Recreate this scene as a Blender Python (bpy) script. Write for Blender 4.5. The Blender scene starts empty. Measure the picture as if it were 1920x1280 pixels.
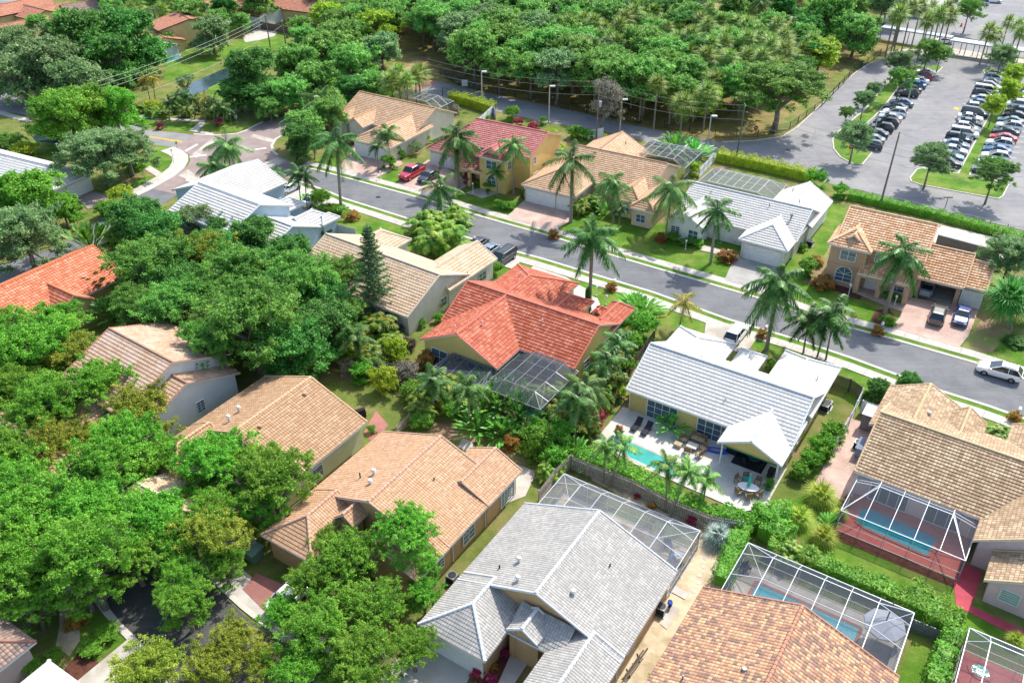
import bpy, math, random
import numpy as np
from mathutils import Vector, Matrix
R = math.radians
SC = bpy.context.scene
COL = SC.collection
PHX = 1651.0; PIT = R(33.67); CAMH = 60.0
# ---------------------------------------------------------------- camera, sky, sun
cam_d = bpy.data.cameras.new("camera"); cam = bpy.data.objects.new("camera", cam_d); COL.objects.link(cam)
cam.location = (0, 0, CAMH); cam.rotation_euler = (R(90) - PIT, 0, 0)
cam_d.sensor_fit = 'HORIZONTAL'; cam_d.sensor_width = 36.0; cam_d.lens = 36.0 * PHX / 1920.0
cam_d.clip_start = 1.0; cam_d.clip_end = 3000.0
SC.camera = cam
SUN_AZ, SUN_EL = 50.0, 50.0
w = bpy.data.worlds.new("World"); SC.world = w; w.use_nodes = True
nt = w.node_tree; bg = nt.nodes['Background']
sky = nt.nodes.new('ShaderNodeTexSky'); sky.sky_type = 'NISHITA'; sky.sun_disc = False
sky.sun_elevation = R(SUN_EL); sky.sun_rotation = R(90 - SUN_AZ); sky.air_density = 1.0; sky.dust_density = 2.0; sky.ozone_density = 1.0
nt.links.new(sky.outputs[0], bg.inputs[0]); bg.inputs[1].default_value = 0.15
sl = bpy.data.lights.new("sun", 'SUN'); sl.energy = 2.8; sl.angle = R(0.6); sl.color = (1.0, 0.96, 0.89)
so = bpy.data.objects.new("sun", sl); COL.objects.link(so)
sd = Vector((math.cos(R(SUN_AZ)) * math.cos(R(SUN_EL)), math.sin(R(SUN_AZ)) * math.cos(R(SUN_EL)), math.sin(R(SUN_EL))))
so.rotation_euler = sd.to_track_quat('Z', 'Y').to_euler(); so.location = (60, 60, 120)
SC.view_settings.view_transform = 'Standard'; SC.view_settings.look = 'None'
SC.view_settings.exposure = 0.9; SC.view_settings.gamma = 1.0
SC.render.engine = 'CYCLES'
try:
    SC.cycles.max_bounces = 6; SC.cycles.diffuse_bounces = 3; SC.cycles.transparent_max_bounces = 12; SC.cycles.glossy_bounces = 2
except Exception: pass

# ---------------------------------------------------------------- helpers
def G(px, py, z=0.0):
    """surveyed point: a spot of the place at height z, from its position on the 1920x1280 photograph"""
    dx = (px - 960) / PHX; dy = -(py - 640) / PHX
    c, s = math.cos(PIT), math.sin(PIT)
    Y = c + dy * s; Z = -s + dy * c
    t = (z - CAMH) / Z
    return Vector((dx * t, Y * t, z))
def dist(p): return math.sqrt(p.x ** 2 + p.y ** 2 + (p.z - CAMH) ** 2)
def height(base, topy):
    b = G(*base); lo, hi = 0.0, 60.0; c, s = math.cos(PIT), math.sin(PIT)
    for _ in range(40):
        m = (lo + hi) / 2
        z = b.y * c - (m - CAMH) * s; y = b.y * s + (m - CAMH) * c
        if 640 - PHX * y / z > topy: lo = m
        else: hi = m
    return lo
def srgb(h):
    if isinstance(h, str):
        h = [int(h[i:i + 2], 16) / 255 for i in (0, 2, 4)]
    return tuple((c / 12.92 if c <= 0.04045 else ((c + 0.055) / 1.055) ** 2.4) for c in h) + (1.0,)
MATS = {}
def nodes(name):
    m = bpy.data.materials.new(name); m.use_nodes = True; MATS[name] = m
    t = m.node_tree; return m, t, t.nodes['Principled BSDF']
def N(t, k, **kw):
    n = t.nodes.new(k)
    for a, b in kw.items(): setattr(n, a, b)
    return n
def mathn(t, op, a, b=None, c=None):
    n = N(t, 'ShaderNodeMath', operation=op)
    for i, x in enumerate((a, b, c)):
        if x is None: continue
        if isinstance(x, (int, float)): n.inputs[i].default_value = x
        else: t.links.new(x, n.inputs[i])
    return n.outputs[0]
def mixc(t, f, a, b, blend='MIX'):
    n = N(t, 'ShaderNodeMix', data_type='RGBA', blend_type=blend)
    if isinstance(f, (int, float)): n.inputs[0].default_value = f
    else: t.links.new(f, n.inputs[0])
    for i, x in ((6, a), (7, b)):
        if isinstance(x, tuple): n.inputs[i].default_value = x
        else: t.links.new(x, n.inputs[i])
    return n.outputs[2]
def ramp(t, f, stops, interp='LINEAR'):
    n = N(t, 'ShaderNodeValToRGB'); cr = n.color_ramp; cr.interpolation = interp
    while len(cr.elements) < len(stops): cr.elements.new(0.5)
    for e, (p, c) in zip(cr.elements, stops): e.position = p; e.color = c if isinstance(c, tuple) else srgb(c)
    t.links.new(f, n.inputs[0]); return n.outputs[0]
def noise(t, vec, scale, detail=4, rough=0.6):
    n = N(t, 'ShaderNodeTexNoise'); n.inputs['Scale'].default_value = scale; n.inputs['Detail'].default_value = detail; n.inputs['Roughness'].default_value = rough
    t.links.new(vec, n.inputs['Vector']); return n.outputs['Fac']
def plain(name, c1, c2=None, scale=1.5, rough=0.8, bump=0.0, metal=0.0, bs=20.0, spec=0.3, c3=None, s3=0.15):
    m, t, p = nodes(name)
    co = N(t, 'ShaderNodeTexCoord').outputs['Object']
    c1 = srgb(c1); c2 = srgb(c2) if c2 else tuple(x * 0.82 for x in c1[:3]) + (1,)
    f = noise(t, co, scale); col = ramp(t, f, [(0.33, c2), (0.67, c1)])
    if c3: col = mixc(t, ramp(t, noise(t, co, s3, 5), [(0.45, (0, 0, 0, 1)), (0.62, (1, 1, 1, 1))]), col, srgb(c3))
    t.links.new(col, p.inputs['Base Color'])
    p.inputs['Roughness'].default_value = rough; p.inputs['Metallic'].default_value = metal; p.inputs['Specular IOR Level'].default_value = spec
    if bump:
        b = N(t, 'ShaderNodeBump'); b.inputs['Strength'].default_value = bump; b.inputs['Distance'].default_value = 0.05
        t.links.new(noise(t, co, bs, 3), b.inputs['Height']); t.links.new(b.outputs[0], p.inputs['Normal'])
    return m
def asphalt(name, c1, c2, c3, wear, cs=0.22):
    m, t, p = nodes(name); co = N(t, 'ShaderNodeTexCoord').outputs['Object']
    col = ramp(t, noise(t, co, 0.5, 5), [(0.33, c2), (0.67, c1)])
    col = mixc(t, ramp(t, noise(t, co, 0.09, 6, .65), [(0.45, (0, 0, 0, 1)), (0.62, (.9, .9, .9, 1))]), col, srgb(c3))
    mp = N(t, 'ShaderNodeMapping'); mp.inputs['Rotation'].default_value = (0, 0, R(33)); mp.inputs['Scale'].default_value = (.05, .9, 1); t.links.new(co, mp.inputs[0])
    col = mixc(t, ramp(t, noise(t, mp.outputs[0], 1.6, 4), [(0.5, (0, 0, 0, 1)), (0.75, (.55, .55, .55, 1))]), col, srgb(wear))
    col = mixc(t, mathn(t, 'MULTIPLY', noise(t, co, 22, 3, .8), .35), col, srgb('3c3e42'))
    vo = N(t, 'ShaderNodeTexVoronoi', feature='DISTANCE_TO_EDGE'); vo.inputs['Scale'].default_value = cs; nz = N(t, 'ShaderNodeVectorMath', operation='ADD')
    nn = N(t, 'ShaderNodeTexNoise'); nn.inputs['Scale'].default_value = 1.2; t.links.new(co, nn.inputs['Vector']); t.links.new(co, nz.inputs[0]); t.links.new(nn.outputs['Color'], nz.inputs[1]); t.links.new(nz.outputs[0], vo.inputs['Vector'])
    col = mixc(t, mathn(t, 'MULTIPLY', mathn(t, 'LESS_THAN', vo.outputs['Distance'], .006), .22), col, srgb('303236'))
    t.links.new(col, p.inputs['Base Color']); p.inputs['Roughness'].default_value = .88; p.inputs['Specular IOR Level'].default_value = .2; return m
def leafmat(name, dark, mid, light, trans=0.38, rough=0.55, nscale=0.9, huev=0.03, gain=1.0):
    m, t, p = nodes(name)
    co = N(t, 'ShaderNodeTexCoord').outputs['Object']
    geo = N(t, 'ShaderNodeNewGeometry'); oi = N(t, 'ShaderNodeObjectInfo')
    f = noise(t, co, nscale, 3)
    f = mathn(t, 'ADD', mathn(t, 'MULTIPLY', mathn(t, 'ADD', mathn(t, 'MULTIPLY', mathn(t, 'SUBTRACT', f, .5), 1.6), .5), 0.75), mathn(t, 'MULTIPLY', geo.outputs['Random Per Island'], 0.45))
    col = ramp(t, f, [(0.25, dark), (0.55, mid), (0.85, light)])
    hs = N(t, 'ShaderNodeHueSaturation')
    t.links.new(mathn(t, 'ADD', mathn(t, 'MULTIPLY', oi.outputs['Random'], 1.1 * huev), 0.496 - 1.1 * huev), hs.inputs['Hue'])
    t.links.new(mathn(t, 'ADD', mathn(t, 'MULTIPLY', oi.outputs['Random'], 0.35 * gain), 0.85 * gain), hs.inputs['Value']); hs.inputs['Saturation'].default_value = .97
    t.links.new(col, hs.inputs['Color'])
    t.links.new(hs.outputs[0], p.inputs['Base Color'])
    p.inputs['Roughness'].default_value = rough; p.inputs['Specular IOR Level'].default_value = 0.35
    tr = N(t, 'ShaderNodeBsdfTranslucent'); t.links.new(hs.outputs[0], tr.inputs[0])
    mx = N(t, 'ShaderNodeMixShader'); mx.inputs[0].default_value = trans
    out = t.nodes['Material Output']
    t.links.new(p.outputs[0], mx.inputs[1]); t.links.new(tr.outputs[0], mx.inputs[2]); t.links.new(mx.outputs[0], out.inputs[0])
    return m
def tilemat(name, cols, cw=0.33, rh=0.36, joint=0.5, wave=0.0, stain=None, rough=0.75, jw=0.09, streak=0.6):
    """roof tiles laid in courses: every tile has its own tone; UV is in metres"""
    m, t, p = nodes(name)
    uv = N(t, 'ShaderNodeTexCoord').outputs['UV']
    sp = N(t, 'ShaderNodeSeparateXYZ'); t.links.new(uv, sp.inputs[0])
    v = mathn(t, 'DIVIDE', sp.outputs[1], rh); vf = mathn(t, 'FLOOR', v)
    u = mathn(t, 'DIVIDE', sp.outputs[0], cw)
    if wave == 0: u = mathn(t, 'ADD', u, mathn(t, 'MULTIPLY', mathn(t, 'MODULO', vf, 2.0), 0.5))
    uf = mathn(t, 'FLOOR', u)
    cb = N(t, 'ShaderNodeCombineXYZ'); t.links.new(uf, cb.inputs[0]); t.links.new(vf, cb.inputs[1])
    wn = N(t, 'ShaderNodeTexWhiteNoise'); wn.noise_dimensions = '3D'; t.links.new(cb.outputs[0], wn.inputs['Vector'])
    co = N(t, 'ShaderNodeTexCoord').outputs['Object']
    f = mathn(t, 'ADD', mathn(t, 'MULTIPLY', wn.outputs['Value'], 0.8), mathn(t, 'MULTIPLY', noise(t, co, 0.5), 0.25))
    k = len(cols); col = ramp(t, f, [(0.08 + 0.86 * i / max(1, k - 1), c) for i, c in enumerate(cols)])
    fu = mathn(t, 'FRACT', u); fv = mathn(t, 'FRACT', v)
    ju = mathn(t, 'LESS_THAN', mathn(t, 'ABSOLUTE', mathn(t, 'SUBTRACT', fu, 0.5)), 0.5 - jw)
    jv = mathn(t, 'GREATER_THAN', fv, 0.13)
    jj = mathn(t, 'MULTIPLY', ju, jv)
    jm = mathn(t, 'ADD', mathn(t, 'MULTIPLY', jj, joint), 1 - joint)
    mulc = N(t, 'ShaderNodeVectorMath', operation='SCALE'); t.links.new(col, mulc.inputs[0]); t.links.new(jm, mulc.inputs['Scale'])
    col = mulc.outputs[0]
    if stain:
        s = ramp(t, noise(t, co, 0.35, 6, 0.7), [(0.45, (0, 0, 0, 1)), (0.7, (0.75, 0.75, 0.75, 1))])
        col = mixc(t, s, col, srgb(stain))
    mp = N(t, 'ShaderNodeMapping'); mp.inputs['Scale'].default_value = (2.2, .16, 1); t.links.new(uv, mp.inputs[0])
    st = mathn(t, 'MULTIPLY', ramp(t, noise(t, mp.outputs[0], 1.0, 5, .7), [(0.5, (0, 0, 0, 1)), (0.8, (1, 1, 1, 1))]), ramp(t, noise(t, co, 0.22, 4), [(0.42, (0, 0, 0, 1)), (0.65, (1, 1, 1, 1))]))
    dk = N(t, 'ShaderNodeVectorMath', operation='SCALE'); t.links.new(col, dk.inputs[0]); dk.inputs['Scale'].default_value = .62
    col = mixc(t, mathn(t, 'MULTIPLY', st, streak), col, dk.outputs[0])
    t.links.new(col, p.inputs['Base Color'])
    p.inputs['Roughness'].default_value = rough; p.inputs['Specular IOR Level'].default_value = 0.25
    b = N(t, 'ShaderNodeBump'); b.inputs['Strength'].default_value = 0.9; b.inputs['Distance'].default_value = 0.05
    h = jj if wave == 0 else mathn(t, 'ABSOLUTE', mathn(t, 'SINE', mathn(t, 'MULTIPLY', u, math.pi)))
    if wave: b.inputs['Distance'].default_value = wave
    t.links.new(h, b.inputs['Height']); t.links.new(b.outputs[0], p.inputs['Normal'])
    return m
def screenmat(name, c, a):
    m, t, p = nodes(name)
    p.inputs['Base Color'].default_value = srgb(c); p.inputs['Roughness'].default_value = 0.7
    tb = N(t, 'ShaderNodeBsdfTransparent'); mx = N(t, 'ShaderNodeMixShader'); mx.inputs[0].default_value = a
    t.links.new(tb.outputs[0], mx.inputs[1]); t.links.new(p.outputs[0], mx.inputs[2]); t.links.new(mx.outputs[0], t.nodes['Material Output'].inputs[0])
    return m
def water(name, c1, c2, scale=0.6):
    m = plain(name, c1, c2, scale, 0.06, 0.25, 0, 2.2, 0.5); return m
def setk(o, label=None, cat=None, group=None, kind=None):
    if label: o['label'] = label
    if cat: o['category'] = cat
    if group: o['group'] = group
    if kind: o['kind'] = kind
    return o
def empty(name, loc=(0, 0, 0), rz=0.0, label=None, cat=None, group=None):
    o = bpy.data.objects.new(name, None); o.empty_display_size = 0.3; COL.objects.link(o)
    o.location = loc; o.rotation_euler = (0, 0, rz); return setk(o, label, cat, group)
class MB:
    def __init__(s): s.v = []; s.f = []; s.m = []; s.uv = []
    def add(s, vs, fs, mi=0, uvs=None):
        k = len(s.v); s.v += [tuple(x) for x in vs]
        for i, f in enumerate(fs):
            s.f.append([k + a for a in f]); s.m.append(mi); s.uv.append(uvs[i] if uvs else None)
    def box(s, a, b, mi=0, M=None):
        x0, y0, z0 = a; x1, y1, z1 = b
        vs = [Vector(p) for p in ((x0, y0, z0), (x1, y0, z0), (x1, y1, z0), (x0, y1, z0), (x0, y0, z1), (x1, y0, z1), (x1, y1, z1), (x0, y1, z1))]
        if M is not None: vs = [M @ p for p in vs]
        s.add(vs, [(0, 3, 2, 1), (4, 5, 6, 7), (0, 1, 5, 4), (1, 2, 6, 5), (2, 3, 7, 6), (3, 0, 4, 7)], mi)
    def cbox(s, c, d, mi=0, M=None):
        s.box([c[i] - d[i] / 2 for i in range(3)], [c[i] + d[i] / 2 for i in range(3)], mi, M)
    def bar(s, p, q, w=0.06, h=None, mi=0):
        p = Vector(p); q = Vector(q); h = h or w; d = q - p
        if d.length < 1e-5: return
        d.normalize(); up = Vector((0, 0, 1)) if abs(d.z) < 0.95 else Vector((1, 0, 0))
        a = d.cross(up).normalized() * w / 2; b = a.cross(d).normalized() * h / 2
        vs = [p - a - b, p + a - b, p + a + b, p - a + b, q - a - b, q + a - b, q + a + b, q - a + b]
        s.add(vs, [(0, 3, 2, 1), (4, 5, 6, 7), (0, 1, 5, 4), (1, 2, 6, 5), (2, 3, 7, 6), (3, 0, 4, 7)], mi)
    def tube(s, pts, rad, n=6, mi=0, cap=True):
        pts = [Vector(p) for p in pts]; k0 = len(s.v)
        if isinstance(rad, (int, float)): rad = [rad] * len(pts)
        for i, p in enumerate(pts):
            d = (pts[min(i + 1, len(pts) - 1)] - pts[max(i - 1, 0)]).normalized()
            up = Vector((0, 0, 1)) if abs(d.z) < 0.9 else Vector((1, 0, 0))
            a = d.cross(up).normalized(); b = a.cross(d)
            for j in range(n):
                t = 2 * math.pi * j / n; s.v.append(tuple(p + (a * math.cos(t) + b * math.sin(t)) * rad[i]))
        for i in range(len(pts) - 1):
            for j in range(n):
                s.f.append([k0 + i * n + j, k0 + i * n + (j + 1) % n, k0 + (i + 1) * n + (j + 1) % n, k0 + (i + 1) * n + j]); s.m.append(mi); s.uv.append(None)
        if cap:
            for e in (0, len(pts) - 1):
                s.f.append([k0 + e * n + j for j in range(n)]); s.m.append(mi); s.uv.append(None)
    def prism(s, poly, z0, z1, mi=0, bottom=True):
        n = len(poly); A = sum(poly[i][0] * poly[(i + 1) % n][1] - poly[(i + 1) % n][0] * poly[i][1] for i in range(n))
        if A < 0: poly = poly[::-1]
        vs = [(p[0], p[1], z0) for p in poly] + [(p[0], p[1], z1) for p in poly]
        fs = [[n + i for i in range(n)]] + [[i, (i + 1) % n, n + (i + 1) % n, n + i] for i in range(n)]
        if bottom: fs.append([i for i in range(n)][::-1])
        s.add(vs, fs, mi)
    def ball(s, c, r, n=10, mi=0, sz=1.0):
        k0 = len(s.v); c = Vector(c); m = max(4, n // 2)
        for i in range(m + 1):
            a = math.pi * i / m
            for j in range(n):
                b = 2 * math.pi * j / n
                s.v.append((c.x + r * math.sin(a) * math.cos(b), c.y + r * math.sin(a) * math.sin(b), c.z + r * sz * math.cos(a)))
        for i in range(m):
            for j in range(n):
                s.f.append([k0 + i * n + j, k0 + (i + 1) * n + j, k0 + (i + 1) * n + (j + 1) % n, k0 + i * n + (j + 1) % n]); s.m.append(mi); s.uv.append(None)
    def mesh(s, name, mats):
        me = bpy.data.meshes.new(name); me.from_pydata(s.v, [], s.f)
        for m in mats: me.materials.append(m)
        if len(mats) > 1: me.polygons.foreach_set('material_index', s.m)
        if any(u is not None for u in s.uv):
            ul = me.uv_layers.new(name='UVMap'); dat = []
            for f, u in zip(s.f, s.uv): dat += [c for q in (u or [(0, 0)] * len(f)) for c in q]
            ul.data.foreach_set('uv', dat)
        me.update(); return me
    def build(s, name, mats, parent=None, smooth=False):
        if not isinstance(mats, (list, tuple)): mats = [mats]
        me = s.mesh(name, mats)
        if smooth: me.polygons.foreach_set('use_smooth', [True] * len(me.polygons))
        o = bpy.data.objects.new(name, me); COL.objects.link(o)
        if parent: o.parent = parent
        return o
def inst(name, me, parent=None, loc=(0, 0, 0), rot=(0, 0, 0), sc=(1, 1, 1)):
    o = bpy.data.objects.new(name, me); COL.objects.link(o); o.parent = parent
    o.location = loc; o.rotation_euler = rot; o.scale = sc if isinstance(sc, (tuple, list)) else (sc, sc, sc); return o
def quads(name, V, mats, tri=False, mi=None):
    """fast mesh: V is (n*4,3) corner array of n separate leaf blades"""
    n = len(V) // 4; me = bpy.data.meshes.new(name)
    me.vertices.add(len(V)); me.vertices.foreach_set('co', V.astype(np.float32).ravel())
    me.loops.add(len(V)); me.loops.foreach_set('vertex_index', np.arange(len(V), dtype=np.int32))
    me.polygons.add(n); me.polygons.foreach_set('loop_start', np.arange(0, len(V), 4, dtype=np.int32)); me.polygons.foreach_set('loop_total', np.full(n, 4, dtype=np.int32))
    for m in mats: me.materials.append(m)
    if mi is not None: me.polygons.foreach_set('material_index', np.asarray(mi, dtype=np.int32))
    me.update(calc_edges=True); me.validate(); return me
def ordinal(i):
    L = ['first', 'second', 'third', 'fourth', 'fifth', 'sixth', 'seventh', 'eighth', 'ninth', 'tenth', 'eleventh', 'twelfth', 'thirteenth', 'fourteenth', 'fifteenth', 'sixteenth', 'seventeenth', 'eighteenth', 'nineteenth', 'twentieth', 'twenty-first', 'twenty-second', 'twenty-third', 'twenty-fourth']
    return L[i]
rng = random.Random(7)

# ---------------------------------------------------------------- materials
asph = asphalt('asphalt_street', '7e7f80', '6e6f71', '888888', '909090')
asph2 = asphalt('asphalt_lot', '959494', '878688', 'a2a09d', 'aaa6a0', .12)
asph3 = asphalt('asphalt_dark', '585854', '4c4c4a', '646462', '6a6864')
conc = plain('concrete', 'c9c2b6', 'b3aca0', 0.8, 0.85, 0.15, 0, 15, c3='a59d90', s3=0.3)
concw = plain('concrete_white', 'c6c0b6', 'b2aca2', 0.7, 0.8, 0.1)
sandm = plain('sand', 'd2c2a4', 'c0ae8e', 0.9, 0.95, 0.4, 0, 6, c3='ac9a7a', s3=0.6)
dirt = plain('dirt', 'a3886a', '8a7055', 0.6, 0.95, 0.4, 0, 6, c3='7d8b45', s3=0.25)
mulch = plain('mulch', '6b4234', '4e2f26', 2.5, 0.95, 0.6, 0, 12)
def grassmat(name, a, b, c, d):
    m, t, p = nodes(name); co = N(t, 'ShaderNodeTexCoord').outputs['Object']
    f = mathn(t, 'ADD', mathn(t, 'MULTIPLY', noise(t, co, 9.0, 6, 0.75), 0.5), mathn(t, 'MULTIPLY', noise(t, co, 0.35, 6), 0.5))
    col = ramp(t, f, [(0.36, a), (0.5, b), (0.62, c)])
    col = mixc(t, ramp(t, noise(t, co, 0.18, 7, 0.7), [(0.47, (0, 0, 0, 1)), (0.64, (0.8, 0.8, 0.8, 1))]), col, srgb(d))
    t.links.new(col, p.inputs['Base Color']); p.inputs['Roughness'].default_value = 0.9; p.inputs['Specular IOR Level'].default_value = 0.2
    bu = N(t, 'ShaderNodeBump'); bu.inputs['Strength'].default_value = 0.8; bu.inputs['Distance'].default_value = 0.12
    t.links.new(noise(t, co, 14.0, 5, 0.8), bu.inputs['Height']); t.links.new(bu.outputs[0], p.inputs['Normal']); return m
lawn = grassmat('lawn_grass', '3c6418', '568020', '709430', '8c9248')
groundm = grassmat('rough_grass', '4b6424', '6a7a34', '8a8a50', '9a8460')
woodfl = grassmat('woodland_floor', '55602c', '8d8048', 'a08c5c', '6a5a3a')
def pavermat(name, cols, s=0.35, mortar='8b8078'):
    m, t, p = nodes(name); co = N(t, 'ShaderNodeTexCoord').outputs['Object']
    br = N(t, 'ShaderNodeTexBrick'); br.inputs['Scale'].default_value = 1.0 / s; br.inputs['Mortar Size'].default_value = 0.03
    br.inputs['Color1'].default_value = srgb(cols[0]); br.inputs['Color2'].default_value = srgb(cols[1]); br.inputs['Mortar'].default_value = srgb(mortar)
    mp = N(t, 'ShaderNodeMapping'); mp.inputs['Rotation'].default_value = (0, 0, R(-33)); t.links.new(co, mp.inputs[0]); t.links.new(mp.outputs[0], br.inputs['Vector'])
    col = mixc(t, ramp(t, noise(t, co, 0.3, 6), [(0.4, (0, 0, 0, 1)), (0.65, (0.7, 0.7, 0.7, 1))]), br.outputs[0], srgb(cols[2]))
    t.links.new(col, p.inputs['Base Color']); p.inputs['Roughness'].default_value = 0.85; return m
pav_pink = pavermat('paver_pink', ('c9a796', 'b58f80', 'd8bfae'))
pav_grey = pavermat('paver_brown_grey', ('97827c', '86736f', 'a39490'), 0.4)
pav_red = pavermat('paver_red', ('a05a50', '8a4a44', 'b8786a'), 0.4)
pav_red2 = pavermat('deck_red', ('c4625a', 'b0524e', 'cf746a'), 0.5, 'a06058')
pav_lite = pavermat('paver_light', ('cfc9be', 'c4bdb1', 'dcd7ce'), 0.7, 'a8a298')
pav_gd = pavermat('paver_grey', ('a8a6a2', '98958f', 'b8b4ac'), 0.35, '8a8780')
redpath = plain('red_painted_path', 'c0505c', 'a8424e', 0.8, 0.8)
yellowp = plain('yellow_paint', 'd8b030', 'c8a028', 2, 0.7)
whitep = plain('white_paint', 'e2e2de', 'd2d2ce', 2, 0.7)
stucco = {k: plain('stucco_' + k, a, b, 0.7, 0.9, 0.15, 0, 25) for k, (a, b) in dict(
    yellow=('d9c27c', 'cfb670'), cream=('ddd2a8', 'd2c698'), white=('dcdcd8', 'd0d0cc'), tan=('c9a678', 'bd996c'), pink=('e0c4a8', 'd6b89c'),
    blue=('bccfdc', 'b0c4d2'), brown=('c2a184', 'b59478'), gold=('dfc27c', 'd6b670'), offw=('ddd8c8', 'd0cabb'), far=('d6c08c', 'cab480'), rose=('d9c3bc', 'cdb7b0')).items()}
trimw = plain('white_trim', 'e4e4e0', 'd8d8d4', 2, 0.5)
alu = plain('white_aluminium', 'c8ccd0', 'bcc0c4', 2, 0.35, 0, 0.0)
darkm = plain('dark_metal', '2c2e30', '222426', 2, 0.5)
greym = plain('grey_metal', '8c9094', '7c8084', 2, 0.4, 0, 0.3)
glassm, _t, _p = nodes('window_glass'); _p.inputs['Base Color'].default_value = srgb('4a6270'); _p.inputs['Roughness'].default_value = 0.05; _p.inputs['Specular IOR Level'].default_value = 0.8
cglass, _t, _p = nodes('car_glass'); _p.inputs['Base Color'].default_value = srgb('1c2a30'); _p.inputs['Roughness'].default_value = 0.04; _p.inputs['Specular IOR Level'].default_value = 0.9
barkm = plain('bark', '8d8478', '6a6258', 3, 0.95, 0.6, 0, 8)
barkr = plain('palm_trunk_grey', '9b9386', '7f786c', 2.5, 0.9, 0.4, 0, 6)
shaftm = plain('palm_crownshaft', '6a9440', '55803a', 2, 0.6)
wooden = plain('weathered_wood', 'c0b8ac', 'a0968a', 2.5, 0.9, 0.3)
woodbr = plain('brown_wood', 'a97848', '8d6038', 1.5, 0.9, 0.3)
dirtwood = plain('dark_wood', '6d6258', '544a42', 2.0, 0.9, 0.3)
pvc = plain('white_pvc', 'e2e4e6', 'd6d8da', 2, 0.5)
L_oak = leafmat('leaf_oak', '326a20', '4f8e30', '7cb04a', gain=1.3)
L_oakb = leafmat('leaf_oak_bright', '388416', '58ac22', '8ed044', gain=1.0)
L_oaky = leafmat('leaf_oak_yellow_green', '5c8418', '86a628', 'b8c64a')
L_grey = leafmat('leaf_oak_grey_green', '4a7640', '6a9658', '94b67a', gain=1.22)
L_dark = leafmat('leaf_dark', '1e5c1e', '367c2c', '54a044', gain=1.4)
L_far = leafmat('leaf_far', '3c7628', '5a9c3e', '88bc5a', gain=1.3)
L_lime = leafmat('leaf_lime', '6a9a16', '94c222', 'bcd844')
L_palm = leafmat('leaf_palm', '224e18', '38742a', '609a42', 0.2, 0.4, 1.0)
L_queen = leafmat('leaf_queen_palm', '386c2c', '5a9444', '8ab45c', 0.2, 0.45, 1.0)
L_sabal = leafmat('leaf_sabal', '447c22', '72a036', 'a4c254', 0.2, 0.5, 1.0)
L_areca = leafmat('leaf_areca', '2c6c16', '528c26', '98a638', 0.25, 0.45, 0.8, 0.02, 1.3)
L_banana = leafmat('leaf_banana', '247820', '42a034', '74c44c', 0.3, 0.4, 0.6, 0.03, 1.15)
L_hedge = leafmat('leaf_hedge', '3a8018', '5cae26', '86c83e', gain=.92)
L_hedgey = leafmat('leaf_hedge_lime', '6c9c12', '92b81e', 'b4cc38')
L_red = leafmat('leaf_red', '7a1426', 'b02238', 'd04a50', 0.2, 0.5, 1.2)
L_bou = leafmat('leaf_bougainvillea', 'a0287a', '7a6a50', '4a7a30', 0.2, 0.5, 1.2)
L_rust = leafmat('leaf_rust', '6a7a20', 'a08a2a', 'cc8a30', 0.2, 0.5, 1.0)
L_silver = leafmat('leaf_silver', '7a9088', '98aca0', 'b4c4b8', 0.2, 0.5, 1.0)
L_twig = leafmat('leaf_dry_twig', '6d7158', '8a8a74', 'a39c84', 0.1, 0.8, 1.0)
L_pine = leafmat('leaf_norfolk', '1c4a22', '2c6230', '47803c', 0.1, 0.6, 1.0, 0.03, 1.2)

# roofs
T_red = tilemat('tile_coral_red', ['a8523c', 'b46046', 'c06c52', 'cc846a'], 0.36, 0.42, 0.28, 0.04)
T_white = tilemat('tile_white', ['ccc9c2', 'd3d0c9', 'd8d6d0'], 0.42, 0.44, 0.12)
T_whiteb = tilemat('tile_white_pale', ['d0cdc6', 'd7d4ce', 'dddad4'], 0.42, 0.5, 0.22, 0, 'b8b6b0')  # slightly paler white tile colour, with random grey patches over it
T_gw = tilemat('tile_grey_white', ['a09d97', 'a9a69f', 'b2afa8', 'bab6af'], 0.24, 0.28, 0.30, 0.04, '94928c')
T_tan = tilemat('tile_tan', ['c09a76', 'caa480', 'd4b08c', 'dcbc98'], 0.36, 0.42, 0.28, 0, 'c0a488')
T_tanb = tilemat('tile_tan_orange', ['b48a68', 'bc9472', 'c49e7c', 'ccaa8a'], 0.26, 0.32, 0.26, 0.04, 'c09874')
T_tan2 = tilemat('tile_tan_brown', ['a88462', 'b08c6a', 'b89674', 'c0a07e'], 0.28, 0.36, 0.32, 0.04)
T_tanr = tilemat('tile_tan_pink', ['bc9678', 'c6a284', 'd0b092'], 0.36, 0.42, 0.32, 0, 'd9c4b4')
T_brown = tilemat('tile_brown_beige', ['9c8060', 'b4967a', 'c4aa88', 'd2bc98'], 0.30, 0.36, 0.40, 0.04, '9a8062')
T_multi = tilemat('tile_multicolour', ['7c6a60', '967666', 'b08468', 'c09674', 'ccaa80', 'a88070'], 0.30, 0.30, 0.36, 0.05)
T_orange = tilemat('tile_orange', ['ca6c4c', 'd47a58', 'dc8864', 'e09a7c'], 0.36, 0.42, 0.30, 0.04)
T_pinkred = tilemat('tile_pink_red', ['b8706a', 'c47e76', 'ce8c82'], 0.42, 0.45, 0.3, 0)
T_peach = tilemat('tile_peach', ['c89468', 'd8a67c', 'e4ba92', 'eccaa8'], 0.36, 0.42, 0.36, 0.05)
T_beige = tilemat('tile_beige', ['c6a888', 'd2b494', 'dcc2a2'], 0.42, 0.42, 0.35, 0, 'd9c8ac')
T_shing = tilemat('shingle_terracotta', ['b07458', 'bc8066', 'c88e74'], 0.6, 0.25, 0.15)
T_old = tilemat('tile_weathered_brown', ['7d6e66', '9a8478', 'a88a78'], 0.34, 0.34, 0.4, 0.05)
capm = {}
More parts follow.
